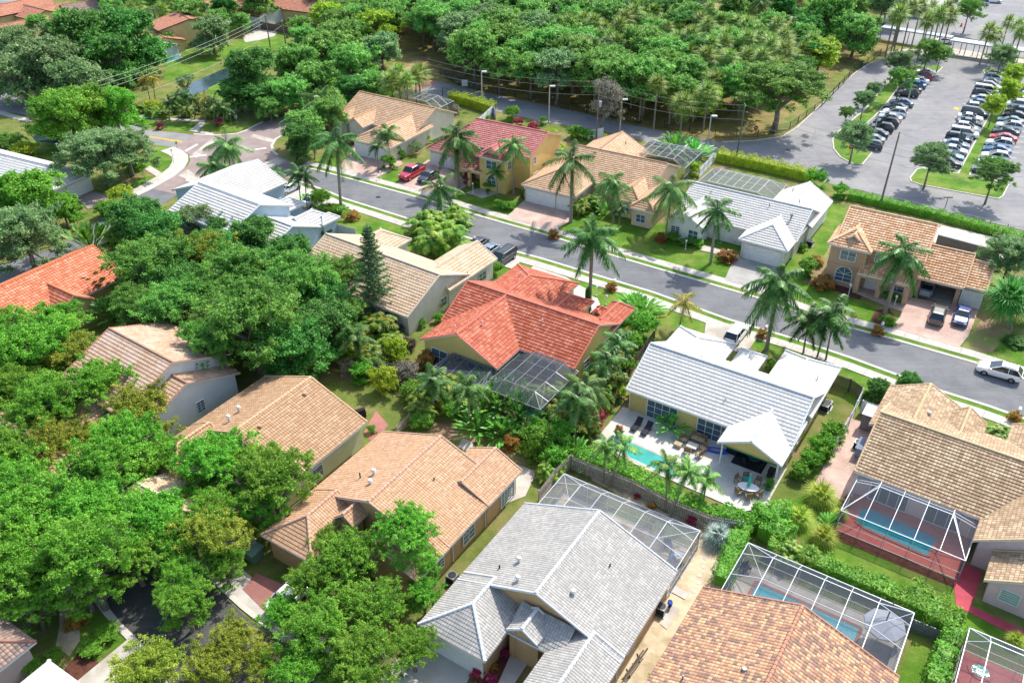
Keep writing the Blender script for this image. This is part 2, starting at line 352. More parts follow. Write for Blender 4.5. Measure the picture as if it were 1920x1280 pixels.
def cap(c):
    if c not in capm: capm[c] = plain('ridge_cap_' + c, c, None, 2.0, 0.75)
    return capm[c]
# ---------------------------------------------------------------- ground and paving (the setting)
SHK = [0]
def sheet(name, px, z, mat, kind='structure', z0=None, world=None):
    SHK[0] += 1; z += .0004 * (SHK[0] % 40)
    pts = world or [G(*p) for p in px]
    mb = MB(); poly = [(p[0], p[1]) for p in pts]
    if z0 is None:
        n = len(poly); A = sum(poly[i][0] * poly[(i + 1) % n][1] - poly[(i + 1) % n][0] * poly[i][1] for i in range(n))
        if A < 0: poly = poly[::-1]
        mb.add([(p[0], p[1], z) for p in poly], [list(range(n))])
    else: mb.prism(poly, z0, z, 0, False)
    o = mb.build(name, mat); return setk(o, kind=kind)
def offset(pl, d):
    out = []
    for i, p in enumerate(pl):
        a = pl[max(0, i - 1)]; b = pl[min(len(pl) - 1, i + 1)]
        t = Vector((b[0] - a[0], b[1] - a[1])).normalized(); out.append((p[0] - t.y * d, p[1] + t.x * d))
    return out
def strip(name, pl, d0, d1, z, mat, z0=None):
    """band along a polyline between two sideways distances, as one quad strip"""
    a = offset(pl, d0); b = offset(pl, d1); mb = MB(); n = len(a)
    if d1 < d0: a, b = b, a
    vs = [(p[0], p[1], z) for p in a] + [(p[0], p[1], z) for p in b]
    mb.add(vs, [(i, i + 1, n + i + 1, n + i) for i in range(n - 1)])
    if z0 is not None:
        for ln in (a, b):
            k = len(ln); mb.add([(p[0], p[1], z) for p in ln] + [(p[0], p[1], z0) for p in ln], [(i, k + i, k + i + 1, i + 1) for i in range(k - 1)])
    o = mb.build(name, mat); return setk(o, kind='structure')
mb = MB(); mb.add([(-900, -150, 0), (900, -150, 0), (900, 1400, 0), (-900, 1400, 0)], [(0, 1, 2, 3)]); setk(mb.build('ground', groundm), kind='structure')
sheet('woodland_ground', [(800, 160), (860, 172), (1000, 196), (1160, 230), (1340, 268), (1470, 256), (1530, 212), (1600, 138), (1660, 108), (1700, 95), (1600, 40), (1500, -60), (700, -120), (560, 20), (700, 90)], 0.006, woodfl)
EF = [(560, 313), (593, 320), (682, 344), (796, 375), (900, 407), (1040, 447), (1152, 482), (1300, 525), (1430, 563), (1523, 598), (1665, 635), (1822, 680), (1920, 712), (2100, 775)]
EN = [(548, 336), (575, 344), (620, 360), (647, 372), (746, 403), (900, 452), (1020, 485), (1125, 517), (1225, 547), (1367, 598), (1496, 636), (1603, 672), (1665, 695), (1766, 732), (1852, 759), (1920, 783), (2100, 850)]
ef = [tuple(G(*p)[:2]) for p in EF]; en = [tuple(G(*p)[:2]) for p in EN]
# lawns either side
sheet('lawn', [(560, 300), (640, 290), (700, 310), (800, 330), (900, 360), (1020, 390), (1200, 410), (1330, 440), (1500, 470), (1600, 560), (1700, 600), (1760, 600), (1920, 650), (1920, 708), (1660, 632), (1300, 521), (900, 404), (590, 317)], 0.010, lawn)
sheet('lawn', [(620, 372), (640, 380), (900, 462), (1130, 530), (1500, 650), (1780, 746), (1920, 796), (1960, 830), (1930, 850), (1600, 770), (1560, 700), (1380, 640), (1150, 590), (1000, 560), (960, 520), (700, 450), (600, 420)], 0.010, lawn)
sheet('lawn', [(1525, 400), (1560, 372), (1592, 398), (1545, 480), (1510, 512), (1485, 500), (1500, 450)], 0.011, lawn)
sheet('lawn', [(1555, 780), (1600, 790), (1570, 850), (1520, 910), (1470, 970), (1440, 1000), (1430, 960), (1490, 870)], 0.012, groundm)
sheet('lawn', [(1555, 1000), (1800, 1100), (1860, 1150), (1920, 1190), (1920, 1240), (1800, 1190), (1700, 1150), (1560, 1070), (1500, 1010), (1480, 940), (1570, 900), (1590, 930)], 0.012, lawn)
sheet('lawn', [(1715, 1180), (1760, 1200), (1745, 1290), (1680, 1290)], 0.014, lawn)
sheet('sand_yard', [(1245, 960), (1395, 1000), (1370, 1050), (1350, 1110), (1250, 1290), (1120, 1290), (1200, 1150), (1290, 1040), (1310, 990), (1240, 970), (1110, 900), (1100, 875), (1150, 900)], 0.013, sandm)
sheet('lawn', [(570, 700), (690, 690), (720, 740), (780, 800), (680, 830), (600, 740)], 0.011, groundm)
sheet('lawn', [(975, 930), (1000, 900), (1010, 900), (985, 960), (810, 1130), (780, 1110)], 0.011, groundm)
sheet('bare_soil', [(810, 795), (880, 790), (900, 830), (850, 825), (800, 812)], 0.013, dirt)
sheet('side_patio', [(858, 838), (868, 822), (884, 828), (894, 842), (885, 850)], 0.05, conc, z0=0)
sheet('side_patio', [(966, 870), (1006, 884), (985, 930), (940, 948)], 0.05, conc, z0=0)
sheet('bare_soil', [(1545, 480), (1590, 400), (1600, 410), (1560, 480), (1545, 540), (1505, 530)], 0.013, dirt)
sheet('bare_soil', [(1850, 560), (1890, 560), (1900, 620), (1860, 660), (1800, 655), (1840, 600)], 0.016, dirt)
sheet('garden_bed', [(1556, 525), (1600, 545), (1618, 552), (1612, 562), (1590, 556), (1545, 536)], 0.02, mulch)
sheet('garden_bed', [(1642, 582), (1668, 578), (1680, 600), (1655, 612), (1632, 600)], 0.02, mulch)
sheet('main_street', None, 0.022, asph, world=ef + en[::-1])
kerbm = plain('kerb_concrete', 'd0cabe', 'beb8ac', 1.2, 0.8)
strip('kerb', ef, 0.0, 0.42, 0.09, kerbm, 0.0); strip('kerb', en, -0.42, 0.0, 0.09, kerbm, 0.0)
strip('verge', ef, 0.42, 1.25, 0.05, lawn); strip('verge', en, -1.25, -0.42, 0.05, lawn)
strip('sidewalk', ef, 1.25, 2.75, 0.085, concw, 0.0); strip('sidewalk', en, -2.75, -1.25, 0.085, concw, 0.0)
# expansion joints on sidewalks
def joints(pl, d0, d1, z):
    mb = MB(); a = offset(pl, d0); b = offset(pl, d1)
    for i in range(len(a) - 1):
        A0, A1, B0, B1 = Vector(a[i]), Vector(a[i + 1]), Vector(b[i]), Vector(b[i + 1]); L = (A1 - A0).length; k = int(L / 1.5)
        for j in range(k):
            t = j / max(1, k); p = A0.lerp(A1, t); q = B0.lerp(B1, t); e = (A1 - A0).normalized() * 0.02
            mb.add([(p.x - e.x, p.y - e.y, z), (p.x + e.x, p.y + e.y, z), (q.x + e.x, q.y + e.y, z), (q.x - e.x, q.y - e.y, z)], [(0, 1, 2, 3)])
    return mb
for pl, a, b in ((ef, 1.25, 2.75), (en, -2.75, -1.25)):
    setk(joints(pl, a, b, 0.089).build('sidewalk_joints', plain('joint', '8e887e', None, 2)), kind='structure')
pv = [(362, 253), (405, 255), (445, 252), (462, 246), (495, 229), (524, 221), (560, 212), (575, 225), (541, 246), (515, 261), (507, 274), (510, 285), (519, 292), (541, 302), (560, 313), (548, 336), (500, 330), (440, 340), (419, 345), (382, 350), (362, 361), (333, 365), (287, 354), (340, 320), (352, 311), (357, 302), (356, 291), (342, 283), (325, 276)]
sheet('paver_crossing', pv, 0.030, pav_grey)
for q in ([(335, 330), (352, 318), (378, 336), (376, 346)], [(360, 290), (398, 260), (405, 256), (408, 262), (368, 297)], [(470, 257), (475, 252), (515, 262), (510, 268)], [(482, 312), (520, 295), (535, 303), (500, 322)]):
    sheet('crosswalk', q, 0.036, conc)
for q in ([(346, 283), (349, 285), (372, 272), (369, 270)], [(355, 294), (356, 296), (388, 292), (387, 290)], [(478, 280), (478, 282), (500, 279), (499, 277)], [(350, 336), (348, 339), (376, 346), (378, 343)]):
    sheet('road_marking', q, 0.040, whitep)
sheet('side_street', [(287, 354), (333, 365), (250, 420), (130, 500), (40, 545), (-60, 570), (-60, 500), (0, 497), (110, 462), (210, 395), (250, 370)], 0.022, asph)
kl = [tuple(G(*p)[:2]) for p in [(325, 276), (342, 283), (352, 291), (353, 302), (345, 316), (325, 332), (287, 354), (250, 372)]]
strip('kerb', kl, -0.9, 0.0, 0.09, kerbm, 0.0); strip('sidewalk', kl, -2.7, -0.9, 0.085, concw, 0.0)
kr = [tuple(G(*p)[:2]) for p in [(560, 222), (541, 246), (515, 261), (507, 274), (510, 285), (519, 292)]]
strip('kerb', kr, 0.0, 0.45, 0.09, kerbm, 0.0)
kt = [tuple(G(*p)[:2]) for p in [(362, 253), (405, 255), (445, 252), (462, 246), (495, 229)]]
strip('kerb', kt, 0.0, 0.5, 0.09, kerbm, 0.0)
sheet('boulevard', [(-200, 110), (0, 170), (60, 189), (200, 222), (275, 243), (362, 253), (325, 276), (290, 272), (180, 245), (58, 218), (0, 208), (-200, 165)], 0.022, asph2)
sheet('road_marking', [(280, 256), (282, 258), (340, 268), (343, 265)], 0.03, yellowp)
sheet('footpath', [(-60, 182), (0, 207), (50, 222), (60, 228), (50, 229), (0, 216), (-60, 192)], 0.05, concw)
sheet('footpath', [(232, 217), (262, 217), (320, 222), (385, 226), (384, 230), (320, 226), (262, 221), (232, 221)], 0.05, concw)
sheet('footpath', [(376, 229), (386, 230), (372, 246), (400, 250), (400, 254), (355, 246)], 0.052, concw)
sheet('lawn', [(255, 222), (310, 228), (370, 234), (352, 246), (300, 244), (250, 232)], 0.011, lawn)
sheet('lawn', [(385, 232), (490, 226), (470, 240), (440, 249), (376, 246)], 0.011, lawn)
sheet('lawn', [(300, 262), (330, 282), (346, 290), (340, 305), (310, 328), (275, 310), (285, 280)], 0.011, lawn)
sheet('lawn', [(245, 345), (275, 330), (297, 336), (262, 355)], 0.011, lawn)
sheet('footpath', [(272, 318), (281, 311), (313, 331), (302, 337)], 0.05, concw)
sheet('lawn', [(60, 265), (110, 270), (130, 300), (90, 300), (60, 290)], 0.011, lawn)
sheet('lawn', [(305, 130), (340, 95), (420, 85), (500, 60), (520, 62), (560, 90), (420, 110), (310, 160)], 0.011, lawn)
sheet('lawn', [(390, 165), (425, 150), (435, 190), (400, 195)], 0.011, lawn)
sheet('lawn', [(60, 20), (180, 0), (260, 0), (240, 20), (100, 30)], 0.011, lawn)
sheet('residential_road', [(-60, 0), (0, 6), (60, 12), (100, -2), (90, -40), (-60, -60)], 0.02, asph2)
wat = water('pond_water', '3e5458', '2c3e40', 0.3)
sheet('pond', [(180, 262), (110, 285), (70, 270), (60, 256), (110, 240), (200, 250), (320, 190), (360, 155), (430, 125), (520, 100), (530, 108), (440, 150), (400, 165), (360, 180), (330, 205), (250, 248)], 0.008, wat)
# road behind the houses and the car park
sheet('park_road', [(800, 148), (823, 153), (893, 171), (959, 184), (1024, 198), (1090, 212), (1160, 230), (1354, 267), (1354, 300), (1250, 276), (1160, 253), (1112, 243), (1024, 230), (924, 207), (850, 186), (786, 170)], 0.020, asph2)
sheet('brick_road', [(800, 148), (823, 153), (800, 165), (786, 170), (740, 166), (716, 158), (735, 143), (765, 126), (775, 112), (800, 105), (790, 118), (795, 130)], 0.026, pav_red)
LOT = [(1354, 267), (1414, 265), (1468, 257), (1495, 240), (1522, 215), (1559, 178), (1599, 141), (1629, 121), (1666, 107), (1720, 103), (1777, 106), (1860, 113), (2300, 190), (2300, 540), (1920, 433), (1616, 358), (1522, 337), (1354, 300)]
sheet('car_park', LOT, 0.020, asph2)
kw = [tuple(G(*p)[:2]) for p in LOT[:10]]
strip('kerb', kw, 0.0, 0.25, 0.12, kerbm, 0.0)
strip('verge', kw[2:9], 0.25, 3.6, 0.01, groundm)
kb = [tuple(G(*p)[:2]) for p in [(1600, 356), (1700, 378), (1920, 435), (2100, 482)]]
strip('verge', kb, -1.5, 0.0, 0.03, lawn); strip('sidewalk', kb, -4.0, -1.5, 0.05, concw, 0.0)
sheet('plaza_walk', [(1660, 98), (1700, 92), (1790, 92), (1920, 112), (1920, 120), (1780, 104), (1666, 105)], 0.05, conc)
sheet('upper_car_park', [(1560, 60), (1640, 70), (1700, 84), (1920, 108), (2100, 130), (2100, 0), (1920, -40), (1700, -50), (1660, 30)], 0.018, asph2)
sheet('footpath', [(1310, 40), (1380, 52), (1460, 42), (1520, 30), (1520, 20), (1450, 33), (1380, 40), (1310, 33)], 0.02, conc)
def island(px, name='parking_island'):
    w_ = [tuple(G(*p)[:2]) for p in px]; n = len(w_)
    A = sum(w_[i][0] * w_[(i + 1) % n][1] - w_[(i + 1) % n][0] * w_[i][1] for i in range(n))
    if A < 0: w_ = w_[::-1]
    c = (sum(p[0] for p in w_) / n, sum(p[1] for p in w_) / n)
    cl = w_ + [w_[0], w_[1]]
    inn = offset(cl, 0.22)[1:-1]
    mb = MB(); m = len(w_); out = w_[1:] + [w_[0]]
    vs = [(p[0], p[1], 0) for p in out] + [(p[0], p[1], 0.14) for p in out] + [(p[0], p[1], 0.14) for p in inn]
    fs = [(i, (i + 1) % m, m + (i + 1) % m, m + i) for i in range(m)] + [(m + i, m + (i + 1) % m, 2 * m + (i + 1) % m, 2 * m + i) for i in range(m)]
    mb.add(vs, fs); mb.add([(p[0], p[1], 0.135) for p in inn], [list(range(m))], 1)
    return setk(mb.build(name, [kerbm, lawn]), kind='structure')
island([(1560, 262), (1570, 248), (1620, 207), (1655, 165), (1678, 140), (1700, 127), (1712, 124), (1760, 123), (1768, 127), (1754, 141), (1722, 133), (1690, 157), (1668, 188), (1640, 220), (1605, 250), (1592, 268), (1636, 287), (1618, 309), (1600, 309), (1575, 296), (1562, 280)])
island([(1703, 190), (1716, 194), (1712, 199), (1700, 197)])
island([(1842, 133), (1850, 128), (1862, 128), (1898, 131), (1900, 148), (1895, 190), (1878, 222), (1819, 329), (1892, 347), (1881, 369), (1872, 374), (1837, 368), (1727, 348), (1707, 341), (1705, 334), (1718, 318), (1728, 316), (1795, 326), (1852, 220), (1882, 160), (1850, 146)])
# stall lines
mb = MB()
def stalls(p0, p1, n, L, ang):
    a = G(*p0); b = G(*p1); d = Vector((math.cos(R(ang)), math.sin(R(ang)))) * L
    for i in range(n + 1):
        p = a.lerp(b, i / n); e = (b - a).normalized() * 0.06
        mb.add([(p.x - e.x, p.y - e.y, 0.026), (p.x + e.x, p.y + e.y, 0.026), (p.x + e.x + d.x, p.y + e.y + d.y, 0.026), (p.x - e.x + d.x, p.y - e.y + d.y, 0.026)], [(0, 1, 2, 3)])
stalls((1795, 325), (1883, 158), 19, 5.5, 153); stalls((1819, 330), (1895, 190), 15, 5.5, -27); stalls((1600, 262), (1722, 135), 15, 5.5, -27)
setk(mb.build('parking_lines', whitep), kind='structure')
sheet('painted_hatching', [(1788, 205), (1790, 201), (1799, 203), (1797, 207)], 0.03, yellowp)
sheet('painted_hatching', [(1905, 160), (1909, 153), (1917, 156), (1912, 165)], 0.03, yellowp)
# driveways and paths
def drive(px, mat, name='driveway', z=0.10): return sheet(name, px, z, mat, z0=0.0)
drive([(636, 315), (700, 337), (756, 309), (735, 280), (670, 262)], pav_pink)
drive([(745, 345), (840, 374), (880, 345), (855, 325), (803, 300)], pav_pink)
drive([(948, 409), (1035, 433), (1070, 415), (1080, 395), (990, 370)], pav_pink)
drive([(1358, 526), (1428, 545), (1460, 520), (1455, 500), (1380, 478)], pav_gd)
drive([(1673, 615), (1798, 652), (1815, 632), (1835, 580), (1702, 558), (1690, 590)], pav_pink)
drive([(1600, 548), (1690, 585), (1704, 560), (1618, 528)], pav_pink, 'entry_path')
drive([(870, 470), (925, 494), (960, 505), (975, 492), (905, 468), (880, 455)], concw)
drive([(1000, 525), (1075, 545), (1120, 560), (1125, 572), (1105, 590), (1080, 560)], pav_lite)
drive([(1325, 595), (1420, 632), (1405, 655), (1380, 660), (1320, 630)], conc)
drive([(1000, 500), (1060, 520), (1085, 535), (1110, 548), (1085, 560), (985, 512)], concw)
drive([(560, 355), (640, 380), (615, 400), (520, 395), (520, 350)], concw)
drive([(175, 360), (205, 368), (200, 385), (165, 393), (140, 370)], pav_grey)
drive([(900, 352), (935, 347), (960, 355), (905, 372), (875, 362)], conc, 'entry_path')
drive([(1312, 470), (1345, 478), (1400, 495), (1410, 485), (1320, 460)], conc, 'entry_path')
# near left cul-de-sac road
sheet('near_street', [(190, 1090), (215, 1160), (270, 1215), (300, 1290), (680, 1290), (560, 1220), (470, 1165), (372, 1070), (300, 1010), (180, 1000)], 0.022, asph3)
kn = [tuple(G(*p)[:2]) for p in [(330, 1020), (380, 1075), (450, 1140), (520, 1195), (590, 1240), (660, 1290)]]
strip('kerb', kn, 0.0, 0.45, 0.10, kerbm, 0.0); strip('sidewalk', kn, 0.45, 2.6, 0.085, concw, 0.0)
kn2 = [tuple(G(*p)[:2]) for p in [(180, 1110), (225, 1165), (285, 1225), (320, 1290)]]
strip('kerb', kn2, -0.6, 0.0, 0.10, kerbm, 0.0)
drive([(130, 1290), (245, 1195), (285, 1235), (235, 1290)], conc)
sheet('garden_bed', [(90, 1290), (150, 1220), (200, 1250), (160, 1290)], 0.02, mulch)
sheet('bare_soil', [(110, 1130), (150, 1140), (150, 1200), (130, 1230), (105, 1210), (112, 1170)], 0.02, sandm)
sheet('lawn', [(170, 1140), (215, 1170), (240, 1200), (160, 1250), (120, 1230), (150, 1190)], 0.016, lawn)
drive([(455, 1105), (480, 1075), (540, 1100), (500, 1150)], pav_red)
drive([(800, 1170), (900, 1235), (870, 1290), (700, 1290)], concw)
drive([(962, 1218), (992, 1240), (960, 1290), (930, 1290)], concw, 'entry_path')
sheet('garden_bed', [(935, 1215), (962, 1218), (930, 1290), (890, 1290), (905, 1250)], 0.03, mulch)

# ---------------------------------------------------------------- roofs and houses
def clip(poly, k, lim, keep_ge):
    out = []
    for i in range(len(poly)):
        p, q = poly[i], poly[(i + 1) % len(poly)]; a = (p[k] - lim) if keep_ge else (lim - p[k]); b = (q[k] - lim) if keep_ge else (lim - q[k])
        if a >= 0: out.append(p)
        if (a > 1e-9 and b < -1e-9) or (a < -1e-9 and b > 1e-9):
            t = a / (a - b); out.append(tuple(p[j] + (q[j] - p[j]) * t for j in range(len(p))))
    return out
def roofplane(mb, pts, rh=0.36, lip=0.05, mi=0):
    """one roof slope laid as overlapping courses, each course lifted at its lower edge"""
    pts = [Vector(p) for p in pts]; n = (pts[1] - pts[0]).cross(pts[2] - pts[0])
    if n.length < 1e-6: n = (pts[2] - pts[0]).cross(pts[3] - pts[0])
    n.normalize()
    if n.z < 0: n = -n; pts = pts[::-1]
    h = Vector((-n.y, n.x, 0)).normalized(); s = n.cross(h); s = s if s.z > 0 else -s
    o = min(pts, key=lambda p: p.z); P2 = [((p - o).dot(h), (p - o).dot(s)) for p in pts]
    bm_ = max(p[1] for p in P2); k = max(1, int(math.ceil(bm_ / rh - 0.02))); ou = rng.random() * 7
    for r in range(k):
        b0, b1 = r * rh, min((r + 1) * rh, bm_)
        q = clip(clip(P2, 1, b0 - (1e-6 if r == 0 else 0), True), 1, b1, False)
        if len(q) < 3 or b1 - b0 < 0.01: continue
        V = [o + h * a + s * b + n * (lip * (1 - (b - b0) / rh)) for a, b in q]
        mb.add(V, [list(range(len(V)))], mi, [[(a + ou, b + 0.001) for a, b in q]])
        e = [(a, b) for a, b in q if abs(b - b0) < 1e-4]
        if len(e) >= 2:
            e.sort(); a0, a1 = e[0][0], e[-1][0]
            A = o + h * a0 + s * b0; B = o + h * a1 + s * b0
            mb.add([A, B, B + n * lip, A + n * lip], [(0, 1, 2, 3)], mi, [[(a0 + ou, b0 + .01), (a1 + ou, b0 + .01), (a1 + ou, b0 + .02), (a0 + ou, b0 + .02)]])
def capline(mb, a, b, mi=1, w=0.15, hh=0.10, seg=0.42):
    a = Vector(a); b = Vector(b); L = (b - a).length; k = max(1, int(L / seg)); d = (b - a) / k
    u = d.normalized(); sx = u.cross(Vector((0, 0, 1))).normalized()
    for i in range(k):
        p = a + d * i; q = a + d * (i + 1)
        def sec(P, ww, zz): return [P - sx * ww + Vector((0, 0, -0.02)), P - sx * ww * 0.6 + Vector((0, 0, zz * .8)), P + Vector((0, 0, zz)), P + sx * ww * 0.6 + Vector((0, 0, zz * .8)), P + sx * ww + Vector((0, 0, -0.02))]
        A = sec(p, w * 1.1, hh * 1.3); B = sec(q, w * 0.9, hh)
        mb.add(A + B, [(j, j + 1, 5 + j + 1, 5 + j) for j in range(4)] + [(0, 1, 2, 3, 4)], mi)
class House:
    def __init__(s, name, x, y, ang, label, roofm, capc, wallm, cat='house', rh=0.38, lip=0.05):
        s.root = empty(name, (x, y, 0), R(ang), label, cat); s.r = MB(); s.w = MB(); s.rm = roofm; s.cm = cap(capc); s.wm = wallm; s.k = 0; s.rh = rh; s.lip = lip; s.ang = ang; s.o = (x, y)
    def W(s, u, v, z=0):
        c, n = math.cos(R(s.ang)), math.sin(R(s.ang)); return (s.o[0] + u * c - v * n, s.o[1] + u * n + v * c, z)
    def block(s, u0, u1, v0, v1, ze, zr, axis='u', ends='gg', walls=True, oh=0.5, zb=0.0, caps='rh', wn=True):
        s.k += 1; j = 0.0035 * s.k; ze -= j; u0 += j * 0.6; u1 -= j * 0.6; v0 += j * 0.6; v1 -= j * 0.6
        if axis == 'u': T = lambda a, b, z: Vector((a, b, z)); a0, a1, b0, b1 = u0, u1, v0, v1
        else: T = lambda a, b, z: Vector((b, a, z)); a0, a1, b0, b1 = v0, v1, u0, u1
        bm_ = (b0 + b1) / 2; half = (b1 - b0) / 2
        h0 = half * 0.98 if ends[0] == 'h' else 0; h1 = half * 0.98 if ends[1] == 'h' else 0
        if h0 + h1 > a1 - a0 - 0.05: f = (a1 - a0 - 0.05) / (h0 + h1); h0 *= f; h1 *= f
        E = [T(a0, b0, ze), T(a1, b0, ze), T(a1, b1, ze), T(a0, b1, ze)]; Rg = [T(a0 + h0, bm_, zr), T(a1 - h1, bm_, zr)]
        pl = [[E[0], E[1], Rg[1], Rg[0]], [E[2], E[3], Rg[0], Rg[1]]]
        if h0: pl.append([E[3], E[0], Rg[0]])
        if h1: pl.append([E[1], E[2], Rg[1]])
        for p in pl: roofplane(s.r, p, s.rh, s.lip)
        D = Vector((0, 0, -0.20))
        for p in pl: s.r.add([q + D for q in p], [list(range(len(p)))], 2)
        edges = [(E[0], E[1]), (E[2], E[3])] + ([(E[3], E[0])] if h0 else [(E[3], Rg[0]), (Rg[0], E[0])]) + ([(E[1], E[2])] if h1 else [(E[1], Rg[1]), (Rg[1], E[2])])
        U = Vector((0, 0, 0.03))
        for a, b in edges: s.r.add([a + D, b + D, b + U, a + U], [(0, 1, 2, 3)], 2)
        if 'r' in caps: capline(s.r, Rg[0] + U, Rg[1] + U)
        if h0 and 'h' in caps: capline(s.r, E[0] + U, Rg[0] + U); capline(s.r, E[3] + U, Rg[0] + U)
        if h1 and 'h' in caps: capline(s.r, E[1] + U, Rg[1] + U); capline(s.r, E[2] + U, Rg[1] + U)
        if not h0: capline(s.r, E[0] + U, Rg[0] + U, 1, 0.10, 0.07); capline(s.r, E[3] + U, Rg[0] + U, 1, 0.10, 0.07)
        if not h1: capline(s.r, E[1] + U, Rg[1] + U, 1, 0.10, 0.07); capline(s.r, E[2] + U, Rg[1] + U, 1, 0.10, 0.07)
        if walls:
            sl_ = (zr - ze) / half; zw = ze + sl_ * oh - 0.21
            A0, A1, B0, B1 = a0 + oh, a1 - oh, b0 + oh, b1 - oh
            if ends[0] == 'g': A0 = a0 + 0.35
            if ends[1] == 'g': A1 = a1 - 0.35
            P = [T(A0, B0, zb), T(A1, B0, zb), T(A1, B1, zb), T(A0, B1, zb)]; Q = [T(A0, B0, zw), T(A1, B0, zw), T(A1, B1, zw), T(A0, B1, zw)]
            zt = zr - 0.215
            s.w.add(P + Q, [(0, 1, 5, 4), (1, 2, 6, 5), (2, 3, 7, 6), (3, 0, 4, 7)])
            if ends[0] == 'g': s.w.add([Q[0], Q[3], T(A0, bm_, zt)], [(0, 1, 2)])
            if ends[1] == 'g': s.w.add([Q[1], Q[2], T(A1, bm_, zt)], [(0, 1, 2)])
    def shed(s, P):
        """single slope given by 4 corners (low-left, low-right, high-right, high-left)"""
        P = [Vector(p) for p in P]; roofplane(s.r, P, s.rh, s.lip); D = Vector((0, 0, -0.2))
        s.r.add([q + D for q in P], [(0, 1, 2, 3)], 2)
        for i in range(4): a, b = P[i], P[(i + 1) % 4]; s.r.add([a + D, b + D, b, a], [(0, 1, 2, 3)], 2)
    def wall(s, a, b, mi=0): s.w.box(a, b, mi)
    def done(s, fascia=None):
        s.wo = s.w.build('wall', [s.wm], s.root); s.ro = s.r.build('roof', [s.rm, s.cm, fascia or trimw], s.root); return s
    def M(s, side, u, v, z):
        a = {'S': 0, 'E': 90, 'N': 180, 'W': 270}[side]; return Matrix.Translation((u, v, z)) @ Matrix.Rotation(R(a), 4, 'Z')
    def win(s, side, u, v, z, w=1.6, h=1.3, arch=False, cols=2, rows=2, name='window', fm=None, pm=None, t=0.09):
        """z is the sill height; local x runs along the wall, -y looks out"""
        M = s.M(side, u, v, z); f = MB(); p = MB(); hw = w / 2
        for a, b in (((-hw - t, -0.07, -t), (hw + t, 0.02, 0)), ((-hw - t, -0.07, 0), (-hw, 0.02, h)), ((hw, -0.07, 0), (hw + t, 0.02, h))): f.box(a, b, 0, M)
        if not arch: f.box((-hw - t, -0.07, h), (hw + t, 0.02, h + t), 0, M)
        for i in range(1, cols): x = -hw + w * i / cols; f.box((x - .03, -0.05, 0), (x + .03, -0.005, h), 0, M)
        for i in range(1, rows): y = h * i / rows; f.box((-hw, -0.048, y - .025), (hw, -0.006, y + .025), 0, M)
        p.add([M @ Vector(q) for q in ((-hw, -0.03, 0), (hw, -0.03, 0), (hw, -0.03, h), (-hw, -0.03, h))], [(0, 1, 2, 3)])
        if arch:
            n = 10; ra = hw + t; A = [(math.cos(math.pi * i / n), math.sin(math.pi * i / n)) for i in range(n + 1)]
            for i in range(n):
                (c0, s0), (c1, s1) = A[i], A[i + 1]
                vs = [(c0 * hw, -0.07, h + s0 * hw), (c0 * ra, -0.07, h + s0 * ra), (c1 * ra, -0.07, h + s1 * ra), (c1 * hw, -0.07, h + s1 * hw)]
                vs += [(x, 0.02, zz) for x, _, zz in vs]
                f.add([M @ Vector(q) for q in vs], [(0, 1, 2, 3), (1, 5, 6, 2), (0, 3, 7, 4)])
            p.add([M @ Vector(q) for q in [(c * hw, -0.03, h + 0.005 + s_ * hw) for c, s_ in A]], [list(range(n + 1))])
            f.box((-hw, -0.05, h - .03), (hw, -0.004, h + .03), 0, M)
            for k in (30, 90, 150): f.bar(M @ Vector((0, -.04, h)), M @ Vector((hw * math.cos(R(k)), -.04, h + hw * math.sin(R(k)))), .04)
        fo = f.build(name, [fm or trimw], s.root); po = p.build('pane', [pm or glassm], fo); return fo
    def garage(s, side, u, v, w=4.9, h=2.2, m=None, name='garage_door'):
        M = s.M(side, u, v, 0.06); f = MB(); hw = w / 2; k = 4
        for i in range(k):
            z0, z1 = h * i / k, h * (i + 1) / k; n = max(2, int(w / 1.2))
            f.box((-hw, -0.03, z0), (hw, 0.04, z1 - 0.02), 0, M)
            for j in range(n):
                x0 = -hw + w * j / n + 0.08; x1 = -hw + w * (j + 1) / n - 0.08; f.box((x0, -0.05, z0 + .09), (x1, -0.028, z1 - .11), 0, M)
        for a, b in (((-hw - .15, -.07, 0), (-hw, .05, h)), ((hw, -.07, 0), (hw + .15, .05, h)), ((-hw - .15, -.07, h), (hw + .15, .05, h + .15))): f.box(a, b, 0, M)
        return f.build(name, [m or trimw], s.root)
    def door(s, side, u, v, w=1.0, h=2.1, m=None, name='front_door'):
        M = s.M(side, u, v, 0.1); f = MB(); hw = w / 2; f.box((-hw, -0.05, 0), (hw, 0.02, h), 0, M)
        for zz in (.2, 1.15): f.box((-hw + .15, -.07, zz), (hw - .15, -.04, zz + .75), 0, M)
        d = f.build(name, [m or trimw], s.root); g = MB(); g.ball(M @ Vector((hw - .1, -.09, 1.0)), .05, 6); g.build('handle', [darkm], d); return d
    def vent(s, u, v, z, m=None, kind=0):
        f = MB()
        if kind == 0: f.tube([(u, v, z - .25), (u, v, z + .35)], .07, 7)
        else: f.tube([(u, v, z - .25), (u, v, z + .25)], .13, 8); f.tube([(u, v, z + .25), (u, v, z + .42)], [.24, .17], 8)
        f.build('roof_vent', [m or trimw], s.root)
    def gutterpost(s, u, v, z0, z1, w=0.15, m=None, name='post'):
        f = MB(); f.cbox((u, v, (z0 + z1) / 2), (w, w, z1 - z0)); f.cbox((u, v, z1 - .08), (w * 1.5, w * 1.5, .12)); f.cbox((u, v, z0 + .1), (w * 1.4, w * 1.4, .2)); f.build(name, [m or trimw], s.root)
class Frame:
    def __init__(s, x, y, ang): s.o = (x, y); s.ang = ang
    W = House.W
# ---------------------------------------------------------------- the houses
S = stucco
